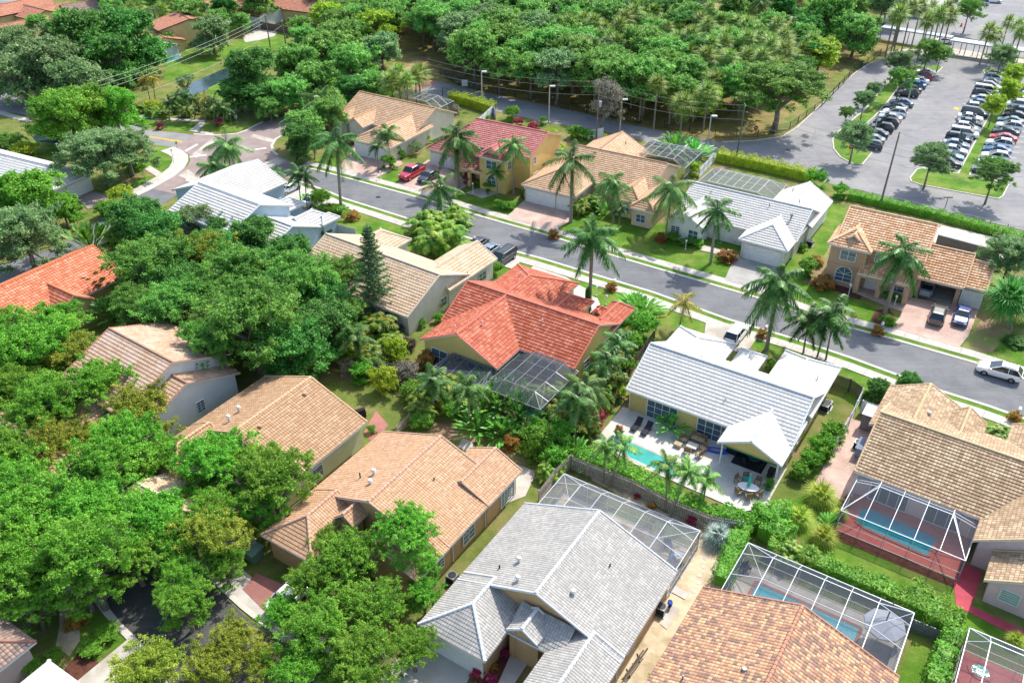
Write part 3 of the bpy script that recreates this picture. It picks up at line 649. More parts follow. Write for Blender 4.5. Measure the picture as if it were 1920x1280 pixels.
# the coral red roofed house in the middle
h = House('house', 0.98, 83.89, -33, 'pale yellow house with bright coral red tiled cross-gable roof in the centre', T_red, 'd97a66', S['yellow'], rh=0.42)
h.block(-11.4, 7.1, 0, 11.2, 3.0, 5.8); h.block(-11.1, -0.1, -4.7, 5.6, 3.0, 5.72, 'v', 'gg', caps='r')
h.block(-11.3, -1.8, 7.2, 17.0, 3.0, 4.9, 'v', 'gh'); h.block(-2.6, 2.0, 8, 14.1, 3.0, 4.25, 'v', 'gh'); h.block(3.9, 7.1, 9, 15.3, 3.0, 4.2, 'v', 'gh')
h.block(2.9, 5.0, 11.0, 13.2, 3.0, 3.9, 'v', 'gh')
h.done(); h.vent(-4.6, -1, 5.5); h.vent(-7.6, -2.2, 4.5); h.vent(0.6, 3.8, 5.0); h.vent(-8.0, 12.5, 4.6)
h.win('S', -8.4, -4.38, 0.3, 2.2, 2.0, False, 2, 2, 'sliding_door'); h.win('S', -3.2, -4.38, 0.3, 2.2, 2.0, False, 2, 2, 'sliding_door'); h.win('S', 3.0, 0.46, 0.3, 3.0, 2.0, False, 3, 1, 'sliding_door')
h.win('E', 6.78, 3.5, 1.0, 1.2, 1.1); h.win('E', 6.78, 8.0, 1.0, 1.2, 1.1); h.garage('N', -6.5, 16.5); h.door('N', -0.3, 13.6)
HR = h
# white roofed house with open patio
h = House('house', 12.31, 76.35, -33, 'cream house with long white tiled roof beside an open pool patio', T_white, 'e2e4e4', S['yellow'], rh=0.44, lip=0.045)
h.block(0, 18.2, 0, 11.1, 2.9, 5.8); h.block(-0.3, 6.9, 5.2, 14.9, 2.9, 4.5, 'v', 'gh'); h.block(7.6, 10.7, 8, 14.4, 2.9, 3.9, 'v', 'gh'); h.block(12, 18.4, 6, 16.8, 2.9, 4.7, 'v', 'gh')
h.block(11.6, 18.25, -2.9, 5.0, 2.9, 4.45, 'v', 'gg', walls=False)
h.w.add([(12.0, -2.5, 2.72), (17.9, -2.5, 2.72), (14.93, -2.5, 4.2)], [(0, 1, 2)]); h.w.box((12.0, -2.56, 2.6), (17.9, -2.44, 2.76))
h.done(); h.vent(13.6, 5.9, 5.6); h.vent(5.5, 7.0, 5.3); h.vent(17, 12, 3.9); h.vent(10.2, 2.5, 4.3)
h.win('S', 4.2, 0.46, 0.15, 3.4, 2.2, False, 4, 3, 'sliding_door'); h.win('S', 10.0, 0.46, 0.15, 3.4, 2.2, False, 4, 3, 'sliding_door'); h.win('S', 14.9, 0.46, 0.15, 3.0, 2.1, False, 3, 1, 'sliding_door')
for v in (2.6, 4.2, 7.0, 8.6): h.win('E', 17.88, v, 0.9, 1.3, 1.3, False, 2, 2)
for u, v in ((12.1, -2.5), (17.8, -2.5)): h.gutterpost(u, v, 0.08, 2.7, 0.14)
mb = MB(); mb.box((12.15, -2.62, 2.5), (17.75, -2.57, 2.62)); mb.build('awning_rail', [plain('green_trim', '2f7a6a', None, 2, .6)], h.root)
h.garage('N', 3.3, 14.4); h.win('N', 15, 16.3, 1, 2, 1.2); h.door('N', 9.1, 13.9); HW = h
# tan roofed house behind the coral one
h = House('house', -12.93, 90.96, -35, 'off-white house with sandy tan roof partly behind a tall conical pine', T_beige, 'ddc8ae', S['offw'], rh=0.44)
h.block(-19.6, 0.2, 0, 13.0, 3.0, 5.9); h.block(-6.2, 0.5, 8, 18.4, 3.0, 4.75, 'v', 'gg'); h.block(-18.8, -12.8, 8, 16.2, 3.0, 4.7, 'v', 'gh')
h.done(); h.vent(-2.2, 5.2, 5.2); h.vent(-3.4, 10.5, 4.3, S['brown']); h.vent(0, 12.4, 3.2, S['brown'])
h.win('E', -0.12, 10.4, 1.2, 1.3, 1.5, False, 2, 2); h.win('E', -0.12, 7.4, 0.9, 1.1, 1.2, False, 2, 2); h.win('S', -2.9, 0.47, 1.0, 1.8, 1.3); h.win('E', 0.05, 15.5, 0.9, 1.5, 1.2); h.garage('N', -3, 18.05)
# two level white house at the corner
h = House('house', -38.70, 109.23, -35.5, 'pale blue house with two-level white tiled roof on the street corner', T_whiteb, 'dfe1e1', S['blue'], rh=0.5, lip=0.07)
h.block(-13.4, 0, -0.3, 11.4, 5.0, 7.3); h.block(-1.2, 5.2, 1.2, 11.6, 2.95, 5.1, 'u'); h.block(-0.4, 4.6, 9.5, 15.2, 2.95, 4.2, 'v', 'gh'); h.block(-20, -7.7, 5, 17.2, 4.6, 6.9, 'v', 'gg')
h.block(-5.2, -1.7, 8, 15.3, 3.4, 4.6, 'v', 'gh'); h.block(-15.5, -12.5, -3, 11, 3.0, 4.2, 'v', 'hh'); h.block(2.6, 5.0, 12.2, 15.8, 2.8, 3.6, 'v', 'hh')
h.done(); h.vent(2.2, 4, 4.2, greym); h.vent(1.2, 5.2, 4.6, greym); h.vent(-9.5, 9.2, 5.2, greym); h.vent(-13, 8.8, 6.4)
h.win('E', 4.82, 8.6, 0.8, 1.3, 1.3); h.win('S', -8, 0.22, 2.8, 1.5, 1.2); h.garage('E', -8.15, 13.5)
# brown-beige tiled house at the right edge
h = House('house', 32.97, 63.04, -34.5, 'pinkish house with brown and beige checkered tile roof at the right edge', T_brown, 'd8bc92', S['rose'], rh=0.36, lip=0.06)
h.block(-0.3, 19, 0, 13.2, 3.0, 5.9); h.block(-1.2, 6.4, 8, 15.9, 3.0, 4.9, 'v', 'gg'); h.block(4.9, 8.8, 8, 14.8, 3.0, 4.4, 'v', 'gg'); h.block(10.9, 17, 8, 16.3, 3.0, 4.6, 'v', 'gg')
h.block(10.9, 19, -3.1, 6, 3.0, 5.5, 'v', 'gg'); h.block(12.6, 18, -6.9, -2.9, 2.6, 4.0, 'v', 'gg')
h.done(); h.vent(3.6, 11.2, 4.3, None, 1); h.vent(14, 1.5, 4.6, greym, 1); h.win('S', 14.8, -6.55, 1.0, 1.4, 1.2, False, 1, 5, 'shutter_window', None, plain('green_shutter', '8fb8a0', None, 2)); h.win('S', 3.2, 0.46, 0.2, 3.4, 2.1, False, 4, 1, 'sliding_door'); h.win('S', 8, 0.46, 0.2, 3, 2.1, False, 3, 1, 'sliding_door')
HB = h
# multicolour barrel tile roof at the bottom right
h = House('house', 22.25, 44.87, -33, 'house with weathered multicoloured barrel tile roof at the bottom edge', T_multi, 'c08a70', S['tan'], rh=0.42, lip=0.05)
h.block(-7.8, 7.8, -16, 0, 3.0, 5.85, 'v', 'gg'); h.done(); h.vent(-1.8, -7.4, 5.0, greym, 1); h.vent(-1.3, -8.9, 5.2, greym); h.vent(3.2, -8, 4.6, greym, 1); h.vent(-5.5, -9.5, 3.9, greym)
# grey-white barrel tile roof
h = House('house', 1.77, 45.92, -32.5, 'tan stucco house with greyish white barrel tile roof and arched entry', T_gw, 'd8dada', S['tan'], rh=0.30, lip=0.035)
h.block(-7.5, 7.6, 0, 10.6, 3.0, 6.05, 'v', 'gg')
h.block(-7.5, -1.1, -5.4, 0.9, 3.0, 4.35, 'v', 'hg'); h.block(2.3, 7.65, -14, 0.6, 3.0, 4.15, 'v', 'gg'); h.block(-1.1, 1.7, -2.4, 0.0, 3.6, 4.5, 'v', 'gg')
h.shed([(-1.2, -2.2, 3.0), (3.6, -2.2, 3.0), (3.6, 0.1, 4.25), (-1.2, 0.1, 4.25)])
h.w.box((-1.4, -1.4, 0), (4.0, -1.2, 3.0)); h.w.box((-1.0, -2.1, 0), (-0.5, -1.4, 3.5)); h.w.box((1.1, -2.1, 0), (1.6, -1.4, 3.5))
h.done(); h.vent(-3.4, 3.1, 4.8, None, 1); h.vent(-2.2, 1.0, 5.3, None, 1); h.vent(2.2, 2.2, 5.2, None, 1); h.vent(-4.6, 2.0, 4.2, darkm); h.vent(3.2, 6.6, 4.7, darkm)
h.garage('S', -4.2, -4.95, 4.9, 2.2); h.win('S', 0.3, -1.42, 0.12, 1.5, 1.9, True, 3, 1, 'front_door')
h.win('E', 7.12, 3.0, 1.0, 1.3, 1.2); h.win('E', 7.12, -4.0, 1.0, 1.6, 1.2); HG = h
# tan orange house bottom centre
h = House('house', -6.87, 65.13, -32.8, 'tan house with light orange tiled roof beside the grassy side yard', T_tanb, 'cfa58a', S['tan'], rh=0.34, lip=0.045)
h.block(-7.4, 7.55, -10.6, 0, 3.0, 5.8, 'v', 'gg'); h.block(1.5, 7.6, -3, 2.7, 3.0, 4.45, 'v', 'gg'); h.block(1.5, 7.6, -13.6, -9, 3.0, 4.4, 'v', 'gg'); h.block(-7.3, -1.2, -16.8, -10, 3.0, 4.5, 'v', 'hg'); h.block(-2.6, -0.4, -12.3, -10.2, 3.9, 4.8, 'v', 'gg')
h.done(); h.vent(-2.6, -6.8, 5.0, None, 1); h.vent(-1.8, -8.2, 5.2, None, 1); h.vent(-3.6, -7.6, 4.7, darkm); h.vent(2.6, -4.5, 4.8, darkm)
h.win('E', 7.12, -5.6, 0.7, 1.7, 1.0, True, 2, 2, 'arched_window'); h.win('E', 7.12, -10.2, 0.9, 1.5, 1.2, False, 2, 3); h.win('E', 7.12, 0.8, 0.3, 2.2, 2.0, False, 4, 6, 'screen_window'); HT1 = h
# tan house second
h = House('house', -21.39, 74.88, -32.8, 'cream house with tan brown flat tile roof beside the shady back lawn', T_tan2, 'e0b48c', S['cream'], rh=0.36, lip=0.045)
h.block(-7, 7.8, -10.8, 0, 3.0, 5.8, 'v', 'gg'); h.block(1.6, 7.85, -14.5, -9, 3.0, 4.5, 'v', 'gg'); h.block(-7.0, -1, -17, -10, 3.0, 4.6, 'v', 'hg')
h.done(); h.vent(-2.8, -7.2, 4.9, None, 1); h.vent(-2.2, -9.0, 5.2, None, 1); h.vent(1.6, -2.2, 5.2, S['brown'], 1); h.vent(1.6, -8.4, 5.2, S['brown'], 1)
h.win('E', 7.37, -7.4, 0.7, 1.7, 1.3, False, 2, 2); h.win('E', 7.37, -12, 0.9, 1.2, 1.1)
# two level tan house, left
h = House('house', -35.90, 75.62, -35.5, 'white house with two-level pinkish tan roof under an overhanging oak', T_tanr, 'b88a70', S['white'], rh=0.42, lip=0.05)
h.block(-11, 0.3, -6.8, 7.2, 4.2, 7.0); h.block(-1.4, 2.5, -6.6, 6.4, 3.0, 5.4, 'u'); h.block(-8, -2, -10.5, -5, 3.0, 4.3, 'v', 'hg')
h.done(); h.win('E', 2.16, 1.0, 0.9, 0.9, 1.3, False, 2, 4); h.win('S', -6, -6.28, 1.0, 1.5, 1.2)
# orange roof, far left
h = House('house', -55.2, 91.5, -33, 'yellow house with vivid orange tiled roof at the left edge', T_orange, 'dd7c50', S['yellow'], rh=0.42, lip=0.05)
h.block(-13.4, -1.5, -12, 10.6, 3.0, 5.8, 'v', 'gg'); h.block(-7, 0.2, -0.3, 4.6, 3.0, 4.7, 'u', 'gg'); h.done(); h.win('E', -1.95, -4, 1, 1.4, 1.2)
# across the street: tan house
h = House('house', -17.79, 154.42, -32, 'cream house with tan roof left of the red pickup across the street', T_tan, 'd0a478', S['offw'], rh=0.42)
h.block(-17.2, 1.0, -1.2, 12.2, 3.0, 5.9); h.block(-7.2, 1.6, -9.0, 4, 3.0, 4.9, 'v', 'hg'); h.block(-12.8, -8.7, -4.0, 2.5, 3.2, 4.7, 'v', 'gg'); h.block(-17.0, -13.5, -3, 2, 3.0, 4.3, 'v', 'gg')
h.block(-5.2, -2.2, -6.6, -3.5, 3.6, 4.8, 'v', 'gg')
h.done(); h.garage('S', -4.6, -8.58, 4.2); h.garage('S', -0.6, -8.58, 2.4); h.win('E', 0.68, 3.6, 1.0, 1.1, 1.2); h.win('E', 0.68, 0.9, 1.0, 1.2, 1.4); h.win('S', -11, -3.6, .8, 1.5, 1.3)
# yellow two storey house with red roof
h = House('house', -13.04, 144.31, -29.5, 'golden yellow two-storey house with pinkish red roof across the street', T_pinkred, 'c4706a', S['gold'], rh=0.45, lip=0.06)
h.block(5.0, 18.9, -0.8, 11, 6.0, 8.3); h.block(-2.4, 8.0, 0.4, 11.6, 3.1, 6.6, 'u', 'hg'); h.block(10.4, 16.2, -4.1, 3, 5.95, 7.5, 'v', 'hg'); h.block(11.8, 14.6, -3.6, -1.6, 6.5, 7.5, 'v', 'gg', walls=False)
h.w.add([(12.1, -3.3, 6.3), (14.3, -3.3, 6.3), (13.2, -3.3, 7.25)], [(0, 1, 2)])
h.shed([(6.0, -4.0, 3.2), (11.4, -4.0, 3.2), (11.4, -0.3, 4.4), (6.0, -0.3, 4.4)])
h.w.box((6.2, -3.7, 0), (6.7, -3.2, 3.1)); h.w.box((8.6, -3.7, 0), (9.1, -3.2, 3.1)); h.w.box((6.2, -3.7, 2.5), (11.0, -3.3, 3.1))
h.done(); h.garage('S', 3.2, 0.85, 4.6); h.garage('S', -0.6, 0.85, 2.2); h.win('S', 13.2, -3.63, 3.9, 1.9, 1.4); h.win('S', 13.2, -3.63, 0.9, 1.6, 1.1, True, 2, 2, 'arched_window'); h.win('E', 18.56, 1.6, 0.7, 1.5, 1.8); h.win('E', 15.72, -2.2, 3.9, 1.0, 1.3); h.win('E', 18.56, 1.2, 4.2, 0.9, 1.1); h.win('S', 9.4, -0.32, 4.4, 1.0, 1.2); h.door('S', 10.1, -0.32)
h.vent(7, 3, 7.1, darkm)
# tan roofed house with three car garage
h = House('house', 9.82, 126.01, -30, 'peach house with tan tiled roof and pink paver driveway across the street', T_tan, 'c09878', S['pink'], rh=0.42, lip=0.06)
h.block(-6.4, 9.9, 6.3, 19.3, 3.0, 5.9); h.block(-9.6, 0.1, -0.2, 14, 3.0, 4.95, 'v', 'hg'); h.block(-7.9, 3.0, 12, 22.9, 3.0, 5.7, 'v', 'gg'); h.block(5.0, 9.8, 2.4, 10, 3.0, 4.5, 'v', 'hg'); h.block(8.6, 12.8, 0.6, 10, 3.0, 4.3, 'v', 'hg')
h.done(); h.garage('S', -6.2, 0.24, 4.9); h.garage('S', -1.9, 0.24, 2.6); h.win('S', 7.3, 2.84, 0.7, 1.2, 1.0, True, 2, 2, 'arched_window'); h.win('S', 10.6, 1.04, 0.8, 1.4, 1.2); h.vent(-0.5, 20, 4.9, darkm); h.win('E', -0.42, 3, 1, .8, 1.2)
# white roofed house across the street
h = House('house', 37.84, 108.03, -32.5, 'white house with white tiled roof across the street next to the vacant strip', T_white, 'e2e4e4', S['white'], rh=0.44, lip=0.06)
h.block(-17.9, 0.4, 3.4, 14.9, 3.0, 5.75); h.block(-6.9, 0.3, -0.1, 9, 3.0, 4.7, 'v', 'hg'); h.block(-18.2, -12.2, 0.2, 8, 3.0, 4.6, 'v', 'gg'); h.block(-7.1, 0.9, 9, 19.8, 3.0, 5.3, 'v', 'gg')
h.done(); h.garage('S', -3.3, 0.32, 5.0); h.win('S', -16.6, 0.53, 0.9, 1.3, 1.3, False, 2, 4); h.win('S', -13.8, 0.53, 0.9, 1.4, 1.3); h.win('E', -0.0, 9.0, 0.6, 1.3, 1.9, False, 2, 3); h.win('E', -0.0, 12.0, 0.6, 1.3, 1.9, False, 2, 3); h.door('S', -9.6, 3.88)
h.vent(-2.2, 11.6, 5.4, greym); h.vent(-1.8, 6.8, 5.0, greym, 1); h.vent(-5.5, 8, 5.4, greym); h.vent(-14.5, 8, 5.2, greym); h.vent(-4.5, 16, 5.0, greym)
# two-storey peach roof house
h = House('house', 57.76, 98.09, -31, 'beige two-storey house with peach tiled roof and open garage across the street', T_peach, 'ecc09a', S['brown'], rh=0.42, lip=0.07)
h.block(-16.2, -4.9, -1.4, 10.6, 6.0, 8.7); h.block(-17.0, -11.3, -2.5, 3.4, 5.95, 7.55, 'v', 'hg'); h.block(-15.3, -12.7, -1.3, 0.6, 6.4, 7.35, 'v', 'gg', walls=False); h.block(0.1, 2.95, 0.5, 8.6, 3.0, 5.0, walls=True)
h.block(-5.6, 0.35, -0.1, 9.6, 3.0, 5.7, 'u', 'gg', walls=False)
h.w.add([(-15.1, -1.0, 6.3), (-12.9, -1.0, 6.3), (-14.0, -1.0, 7.1)], [(0, 1, 2)])
h.shed([(-12.3, -3.1, 3.1), (-5.7, -3.1, 3.1), (-5.7, -0.9, 4.1), (-12.3, -0.9, 4.1)])
# open garage: side walls, back wall, header and pier, nothing in the opening
for a, b in (((-5.2, 0.4, 0), (-5.0, 9.2, 3.0)), ((-5.2, 9.0, 0), (0, 9.2, 3.0)), ((-0.1, 0.4, 0), (0.1, 9.2, 3.0)), ((-5.2, 0.38, 2.4), (0, 0.6, 3.0)), ((-5.2, 0.38, 0), (-4.75, 0.6, 2.4)), ((-0.45, 0.38, 0), (0, 0.6, 2.4))): h.w.box(a, b)
h.w.add([(-0.05, 0.4, 2.9), (-0.05, 9.2, 2.9), (-0.05, 4.75, 5.45)], [(0, 1, 2)])
for u in (-12.1, -9.3, -5.9): h.w.box((u - .3, -3.0, 0), (u + .3, -2.4, 3.0))
h.w.box((-12.4, -2.95, 2.5), (-5.6, -2.5, 3.0)); h.w.box((-17.0 + .45, -2.12, 2.95), (-11.75, -1.95, 3.15))
h.done(); h.garage('S', 1.5, 0.92, 2.3); h.win('S', -14.1, -2.04, 4.0, 1.9, 1.3, False, 2, 2); h.win('S', -14.1, -2.04, 0.8, 2.1, 1.1, True, 2, 2, 'arched_window'); h.win('S', -10.2, -0.97, 4.3, 1.3, 1.1, False, 2, 3); h.door('S', -10.6, -0.97, 1.6, 2.3); h.win('S', -7.3, -0.97, 0.7, 1.7, 1.6, False, 2, 3)
HP = h
mb = MB(); mb.box((-5.0, 0.5, 0.02), (-0.1, 9.0, 0.07)); mb.build('garage_floor', [conc], h.root)
# white roofed house left behind the round ficus trees
g = G(176, 323, 3.0)
h = House('house', g.x, g.y, -26.5, 'white house with plain white roof half hidden by a round ficus at left', T_white, 'e2e4e4', S['offw'], rh=0.5)
h.block(-24, 0, -8, 0, 3.0, 4.7, 'u', 'gh'); h.done(); h.garage('E', -0.44, -3.0, 4.4)
# corner houses bottom left
g = G(68, 1202, 3.0)
h = House('house', g.x, g.y, -32, 'pale pink house corner with old brown tile roof at the bottom left', T_old, 'a87a68', S['rose'], rh=0.34)
h.block(-9, 0, -12, 0, 3.0, 4.9, 'v', 'gh'); h.done(); h.door('E', -0.4, -4)
g = G(92, 1237, 3.0)
h = House('house', g.x, g.y, -32, 'white tiled hip roof peak at the very bottom left corner', T_white, 'e2e4e4', S['white'], rh=0.4)
h.block(0, 7, -10, 0, 3.0, 4.6, 'v', 'hh'); h.done(); h.door('E', 6.5, -5)
# the house hidden under the left oaks
g = G(75, 845, 3.5)
h = House('house', g.x, g.y, -33, 'orange roof showing in gaps between the left oaks', T_tanb, 'cfa58a', S['white'], rh=0.4)
h.block(-7, 6, -5, 5, 3.0, 5.0); h.done(); h.win('E', 5.62, 0, 1, 1.2, 1.2)
g = G(330, 965, 3.0)
h = House('house', g.x, g.y, -33, 'white walled house glimpsed between the big left oaks', T_beige, 'ddc8ae', S['white'], rh=0.4)
h.block(-5, 4.4, -4, 4, 2.8, 4.4); h.done(); h.win('E', 4.0, 0, 1, 1.2, 1.2)
# far houses top left
def farh(px, py, z, ang, blocks, lab, rm=T_shing, wm=S['far'], wins=()):
    g = G(px, py, z); h = House('house', g.x, g.y, ang, lab, rm, 'b8846c', wm, rh=0.6, lip=0.03)
    for b in blocks: h.block(*b)
    h.done(darkm)
    for w_ in wins: h.win(*w_)
farh(28, 14, 5.0, 55, [(-9, 9, -4.5, 4.5, 4.6, 6.4), (-3, 6, -12, 0, 4.0, 5.6, 'v', 'gg')], 'tan house with terracotta shingle roof at the top left corner', wins=[('S', 2, -11.6, 1.2, 1.4, 1.2)])
farh(32, 45, 4.5, 52, [(-10, 8, -4, 4.5, 3.0, 5.0), (-2, 8, -12, 0, 3.0, 5.0, 'v', 'gg')], 'terracotta shingle house left of the huge dark ficus', wins=[('S', 3, -11.6, 1.2, 1.4, 1.2)])
farh(92, 18, 4.0, 60, [(-7, 6, -5, 5, 3.0, 4.8)], 'cream house with grey wall and terracotta roof far top left', wm=S['offw'], wins=[('S', 0, -4.5, 1.0, 1.6, 1.3)])
farh(165, 8, 4.0, 40, [(-7, 7, -5, 5, 3.0, 4.8)], 'dark brown shingle roof behind the palms at the top left', rm=T_old, wins=[('S', 0, -4.5, 1.0, 1.6, 1.3)])
farh(345, 40, 5.2, 38, [(-8, 8, -4.5, 4.5, 5.0, 6.6, 'v', 'gg'), (-13, -3, -8, 4, 2.8, 4.2, 'v', 'gg')], 'two-storey cream house with terracotta roof beside the green lawn strip', wins=[('E', 4.02, -5, 3.2, 1.3, 1.2)])
farh(425, 2, 5.0, -30, [(-10, 3, -5, 6, 3.4, 5.4, 'v', 'gg'), (2, 14, -3, 7, 3.2, 5.0, 'u', 'gg')], 'white walled house with terracotta shingle roof at the top', wm=S['white'], wins=[('S', -3, -4.6, 1.4, 1.2, 1.6)])
farh(545, 0, 5.0, -25, [(-10, 12, -4, 7, 3.4, 5.4)], 'tan house with terracotta roof beside the distant turquoise pool', wins=[('S', -6, -3.5, 1.2, 1.2, 1.2)])
farh(260, 75, 4.0, -30, [(-9, 8, -5, 5, 2.8, 4.4)], 'white roof glimpsed through the huge dark ficus', rm=T_white, wm=S['white'], wins=[('S', 0, -4.5, 1, 1.4, 1.2)])
farh(1085, 12, 5.0, -20, [(-9, 9, -4, 4, 3.4, 4.6)], 'small white building behind the preserve palms at the top', rm=T_white, wm=S['white'], wins=[('S', 0, -3.5, 1, 2.4, 1.2)])
farh(1725, -8, 5.0, -20, [(-6, 8, -4, 4, 3.4, 4.6)], 'white roofed pavilion beyond the upper car park', rm=T_white, wm=S['white'], wins=[('S', 0, -3.5, 1, 2.4, 1.2)])

# ---------------------------------------------------------------- pool enclosures, pools
scr_dark = screenmat('screen_mesh', '46525e', 0.30); scr_lite = screenmat('screen_mesh_light', '98a0a8', 0.26); scr_mid = screenmat('screen_mesh_mid', '4e565e', 0.36); scr_wall = screenmat('screen_wall', '4a5058', 0.5)
def cage(hs, u0, u1, v0, v1, nu, ins, label, hw=2.6, ht=3.6, open_side='S', nv=2, scr=scr_dark, posts=True, wall=True, frame=None, bw=0.065, insv=None, hi=None):
    insv = ins if insv is None else insv
    """mansard pool cage in the house's own frame; open_side touches the house"""
    rt = empty('pool_enclosure', (hs.o[0], hs.o[1], 0), R(hs.ang), label, 'pool enclosure', 'screened pool enclosures behind the houses')
    f = MB(); s = MB()
    iu0 = u0 + (0 if open_side == 'W' else ins); iu1 = u1 - (0 if open_side == 'E' else ins); iv0 = v0 + (0 if open_side == 'S' else insv); iv1 = v1 - (0 if open_side == 'N' else insv)
    o = lambda a, b, z: (a, b, z)
    C = [(u0, v0), (u1, v0), (u1, v1), (u0, v1)]; I = [(iu0, iv0), (iu1, iv0), (iu1, iv1), (iu0, iv1)]
    for i in range(4):
        a, b = C[i], C[(i + 1) % 4]; c, d = I[i], I[(i + 1) % 4]
        f.bar((*a, hw), (*b, hw), bw, bw * 1.1); f.bar((*c, ht), (*d, ht), bw, bw); f.bar((*a, hw), (*c, ht), bw * .9, bw)
        if abs(a[0] - c[0]) + abs(a[1] - c[1]) + abs(b[0] - d[0]) + abs(b[1] - d[1]) > 0.1: s.add([(*a, hw), (*b, hw), (*d, ht), (*c, ht)], [(0, 1, 2, 3)])
        side = 'SENW'[i]; n = nu if i % 2 == 0 else nv
        if side == open_side: continue
        for k in range(n + 1):
            q = Vector(c).lerp(Vector(d), k / n); p = Vector((q.x, a[1])) if i % 2 == 0 else Vector((a[0], q.y))
            f.bar((p.x, p.y, hw), (q.x, q.y, ht), bw * .8, bw)
            if posts: f.bar((p.x, p.y, 0.06), (p.x, p.y, hw), bw * .7, bw * .7)
        if posts:
            for e in (a, b): f.bar((*e, 0.06), (*e, hw), bw * .8, bw * .8)
        if wall:
            s.add([(*a, 0.1), (*b, 0.1), (*b, hw), (*a, hw)], [(0, 1, 2, 3)], 1); f.bar((*a, 0.1), (*b, 0.1), bw * .7, bw); f.bar((*a, 1.0), (*b, 1.0), bw * .5, bw * .5)
    s.add([(*p, ht) for p in I], [(0, 1, 2, 3)])
    for k in range(1, nu): t = k / nu; p = Vector(I[0]).lerp(Vector(I[1]), t); q = Vector(I[3]).lerp(Vector(I[2]), t); f.bar((p.x, p.y, ht), (q.x, q.y, ht), bw * .8, bw)
    for k in range(1, nv): t = k / nv; p = Vector(I[0]).lerp(Vector(I[3]), t); q = Vector(I[1]).lerp(Vector(I[2]), t); f.bar((p.x, p.y, ht), (q.x, q.y, ht), bw * .6, bw * .9)
    for (a, cc, dd) in ((C[2], I[2], I[1]), (C[3], I[3], I[0])) if open_side == 'S' else ((C[0], I[0], I[3]), (C[1], I[1], I[2])):
        f.bar((*a, hw), (cc[0], cc[1] + (dd[1] - cc[1]) / max(1, nv), ht), bw * .45, bw * .5); f.bar((cc[0], a[1], hw), (*cc, ht), bw * .5, bw * .6)
    f.build('frame', [frame or alu], rt); s.build('screen', [scr, scr_wall], rt); return rt
def local_sheet(hs, name, poly, z, mat, z0=0.0):
    return sheet(name, None, z, mat, z0=z0, world=[hs.W(*p) for p in poly])
turq = water('pool_water', '22a896', '1a9086', 0.8); teal = water('pool_water_teal', '1c98a4', '1588a0', 0.8); teal2 = water('pool_water_green', '3aac94', '2c9684', 0.8)
def rrect(u0, u1, v0, v1, r=0.6, n=4):
    P = []
    for cx, cy, a in ((u1 - r, v1 - r, 0), (u0 + r, v1 - r, 90), (u0 + r, v0 + r, 180), (u1 - r, v0 + r, 270)):
        for k in range(n + 1): t = R(a + 90 * k / n); P.append((cx + r * math.cos(t), cy + r * math.sin(t)))
    return P
def pool(hs, poly, wm, label, coping=conc, z=0.09, group=None):
    rt = empty('swimming_pool', (hs.o[0], hs.o[1], 0), R(hs.ang), label, 'swimming pool')
    n = len(poly); A = sum(poly[i][0] * poly[(i + 1) % n][1] - poly[(i + 1) % n][0] * poly[i][1] for i in range(n))
    if A < 0: poly = poly[::-1]
    cl = poly + [poly[0], poly[1]]; inn = offset(cl, 0.3)[1:-1]; out = poly[1:] + [poly[0]]; m = len(out)
    mb = MB(); vs = [(p[0], p[1], z) for p in out] + [(p[0], p[1], z + .03) for p in out] + [(p[0], p[1], z + .03) for p in inn] + [(p[0], p[1], z - .06) for p in inn]
    mb.add(vs, [(k * m + i, k * m + (i + 1) % m, (k + 1) * m + (i + 1) % m, (k + 1) * m + i) for k in range(3) for i in range(m)]); mb.build('coping', [coping], rt)
    mb = MB(); mb.add([(p[0], p[1], z + 0.012) for p in inn], [list(range(m))]); mb.build('water', [wm], rt); return rt
# open patio of the white-roofed house
local_sheet(HW, 'patio', [(-0.4, 0.5), (18.1, 0.5), (18.2, -6.4), (16.5, -7.8), (11, -7.6), (5, -7.3), (-0.2, -6.3)], 0.08, pav_lite)
pool(HW, [(2.6, -4.3), (9.3, -4.6), (9.6, -7.0), (8.6, -7.3), (4.0, -7.0), (2.5, -6.0)], turq, 'bright turquoise pool on the open white patio')
for hh_, L_ in ((HG, ((-7.0, .6), (7.1, .6), (7.1, 10.0))), (HT1, ((7.08, -8), (7.08, -2.9), (7.08, 2.1))), (HW, ((.35, .42), (17.95, .6), (17.95, 10.5))), (HB, ((-.0, .45), (10.4, .45)))):
    for u_, v_ in L_: mb = MB(); mb.bar((u_ + .05, v_ - .05, .1), (u_ + .05, v_ - .05, 2.85), .09, .08); mb.build('downpipe', [trimw], hh_.root)
local_sheet(HG, 'patio', [(-6.5, 10), (7.2, 10), (7.2, 16.2), (-6.5, 16.4)], 0.06, conc)
local_sheet(HG, 'sand_yard', [(-6.3, 14.9), (7.0, 14.2), (7.0, 16.1), (-6.3, 16.2)], 0.075, sandm, 0.05)
cage(HG, -6.6, 7.3, 10.3, 16.4, 4, 2.6, 'screened cage with pale mesh behind the greyish white barrel roof', scr=scr_lite, insv=1.5)
pool(HG, rrect(-2.2, 2.1, 12.3, 15.0, .5), turq, 'narrow pool in sandy yard inside the pale mesh cage', pav_red)
h2 = Frame(22.25, 44.87, -33)
local_sheet(h2, 'patio', [(-6.4, -1), (7.4, -1), (7.4, 7.1), (-6.4, 7.2)], 0.06, conc)
cage(h2, -6.5, 7.4, 0.3, 7.15, 4, 2.6, 'long screened cage with pale umbrella inside beside the multicoloured roof', scr=scr_dark, insv=1.5)
pool(h2, rrect(-5.0, 4.3, 1.0, 5.8, .3), teal, 'long rectangular pool under the cage beside the multicoloured roof', pav_red)
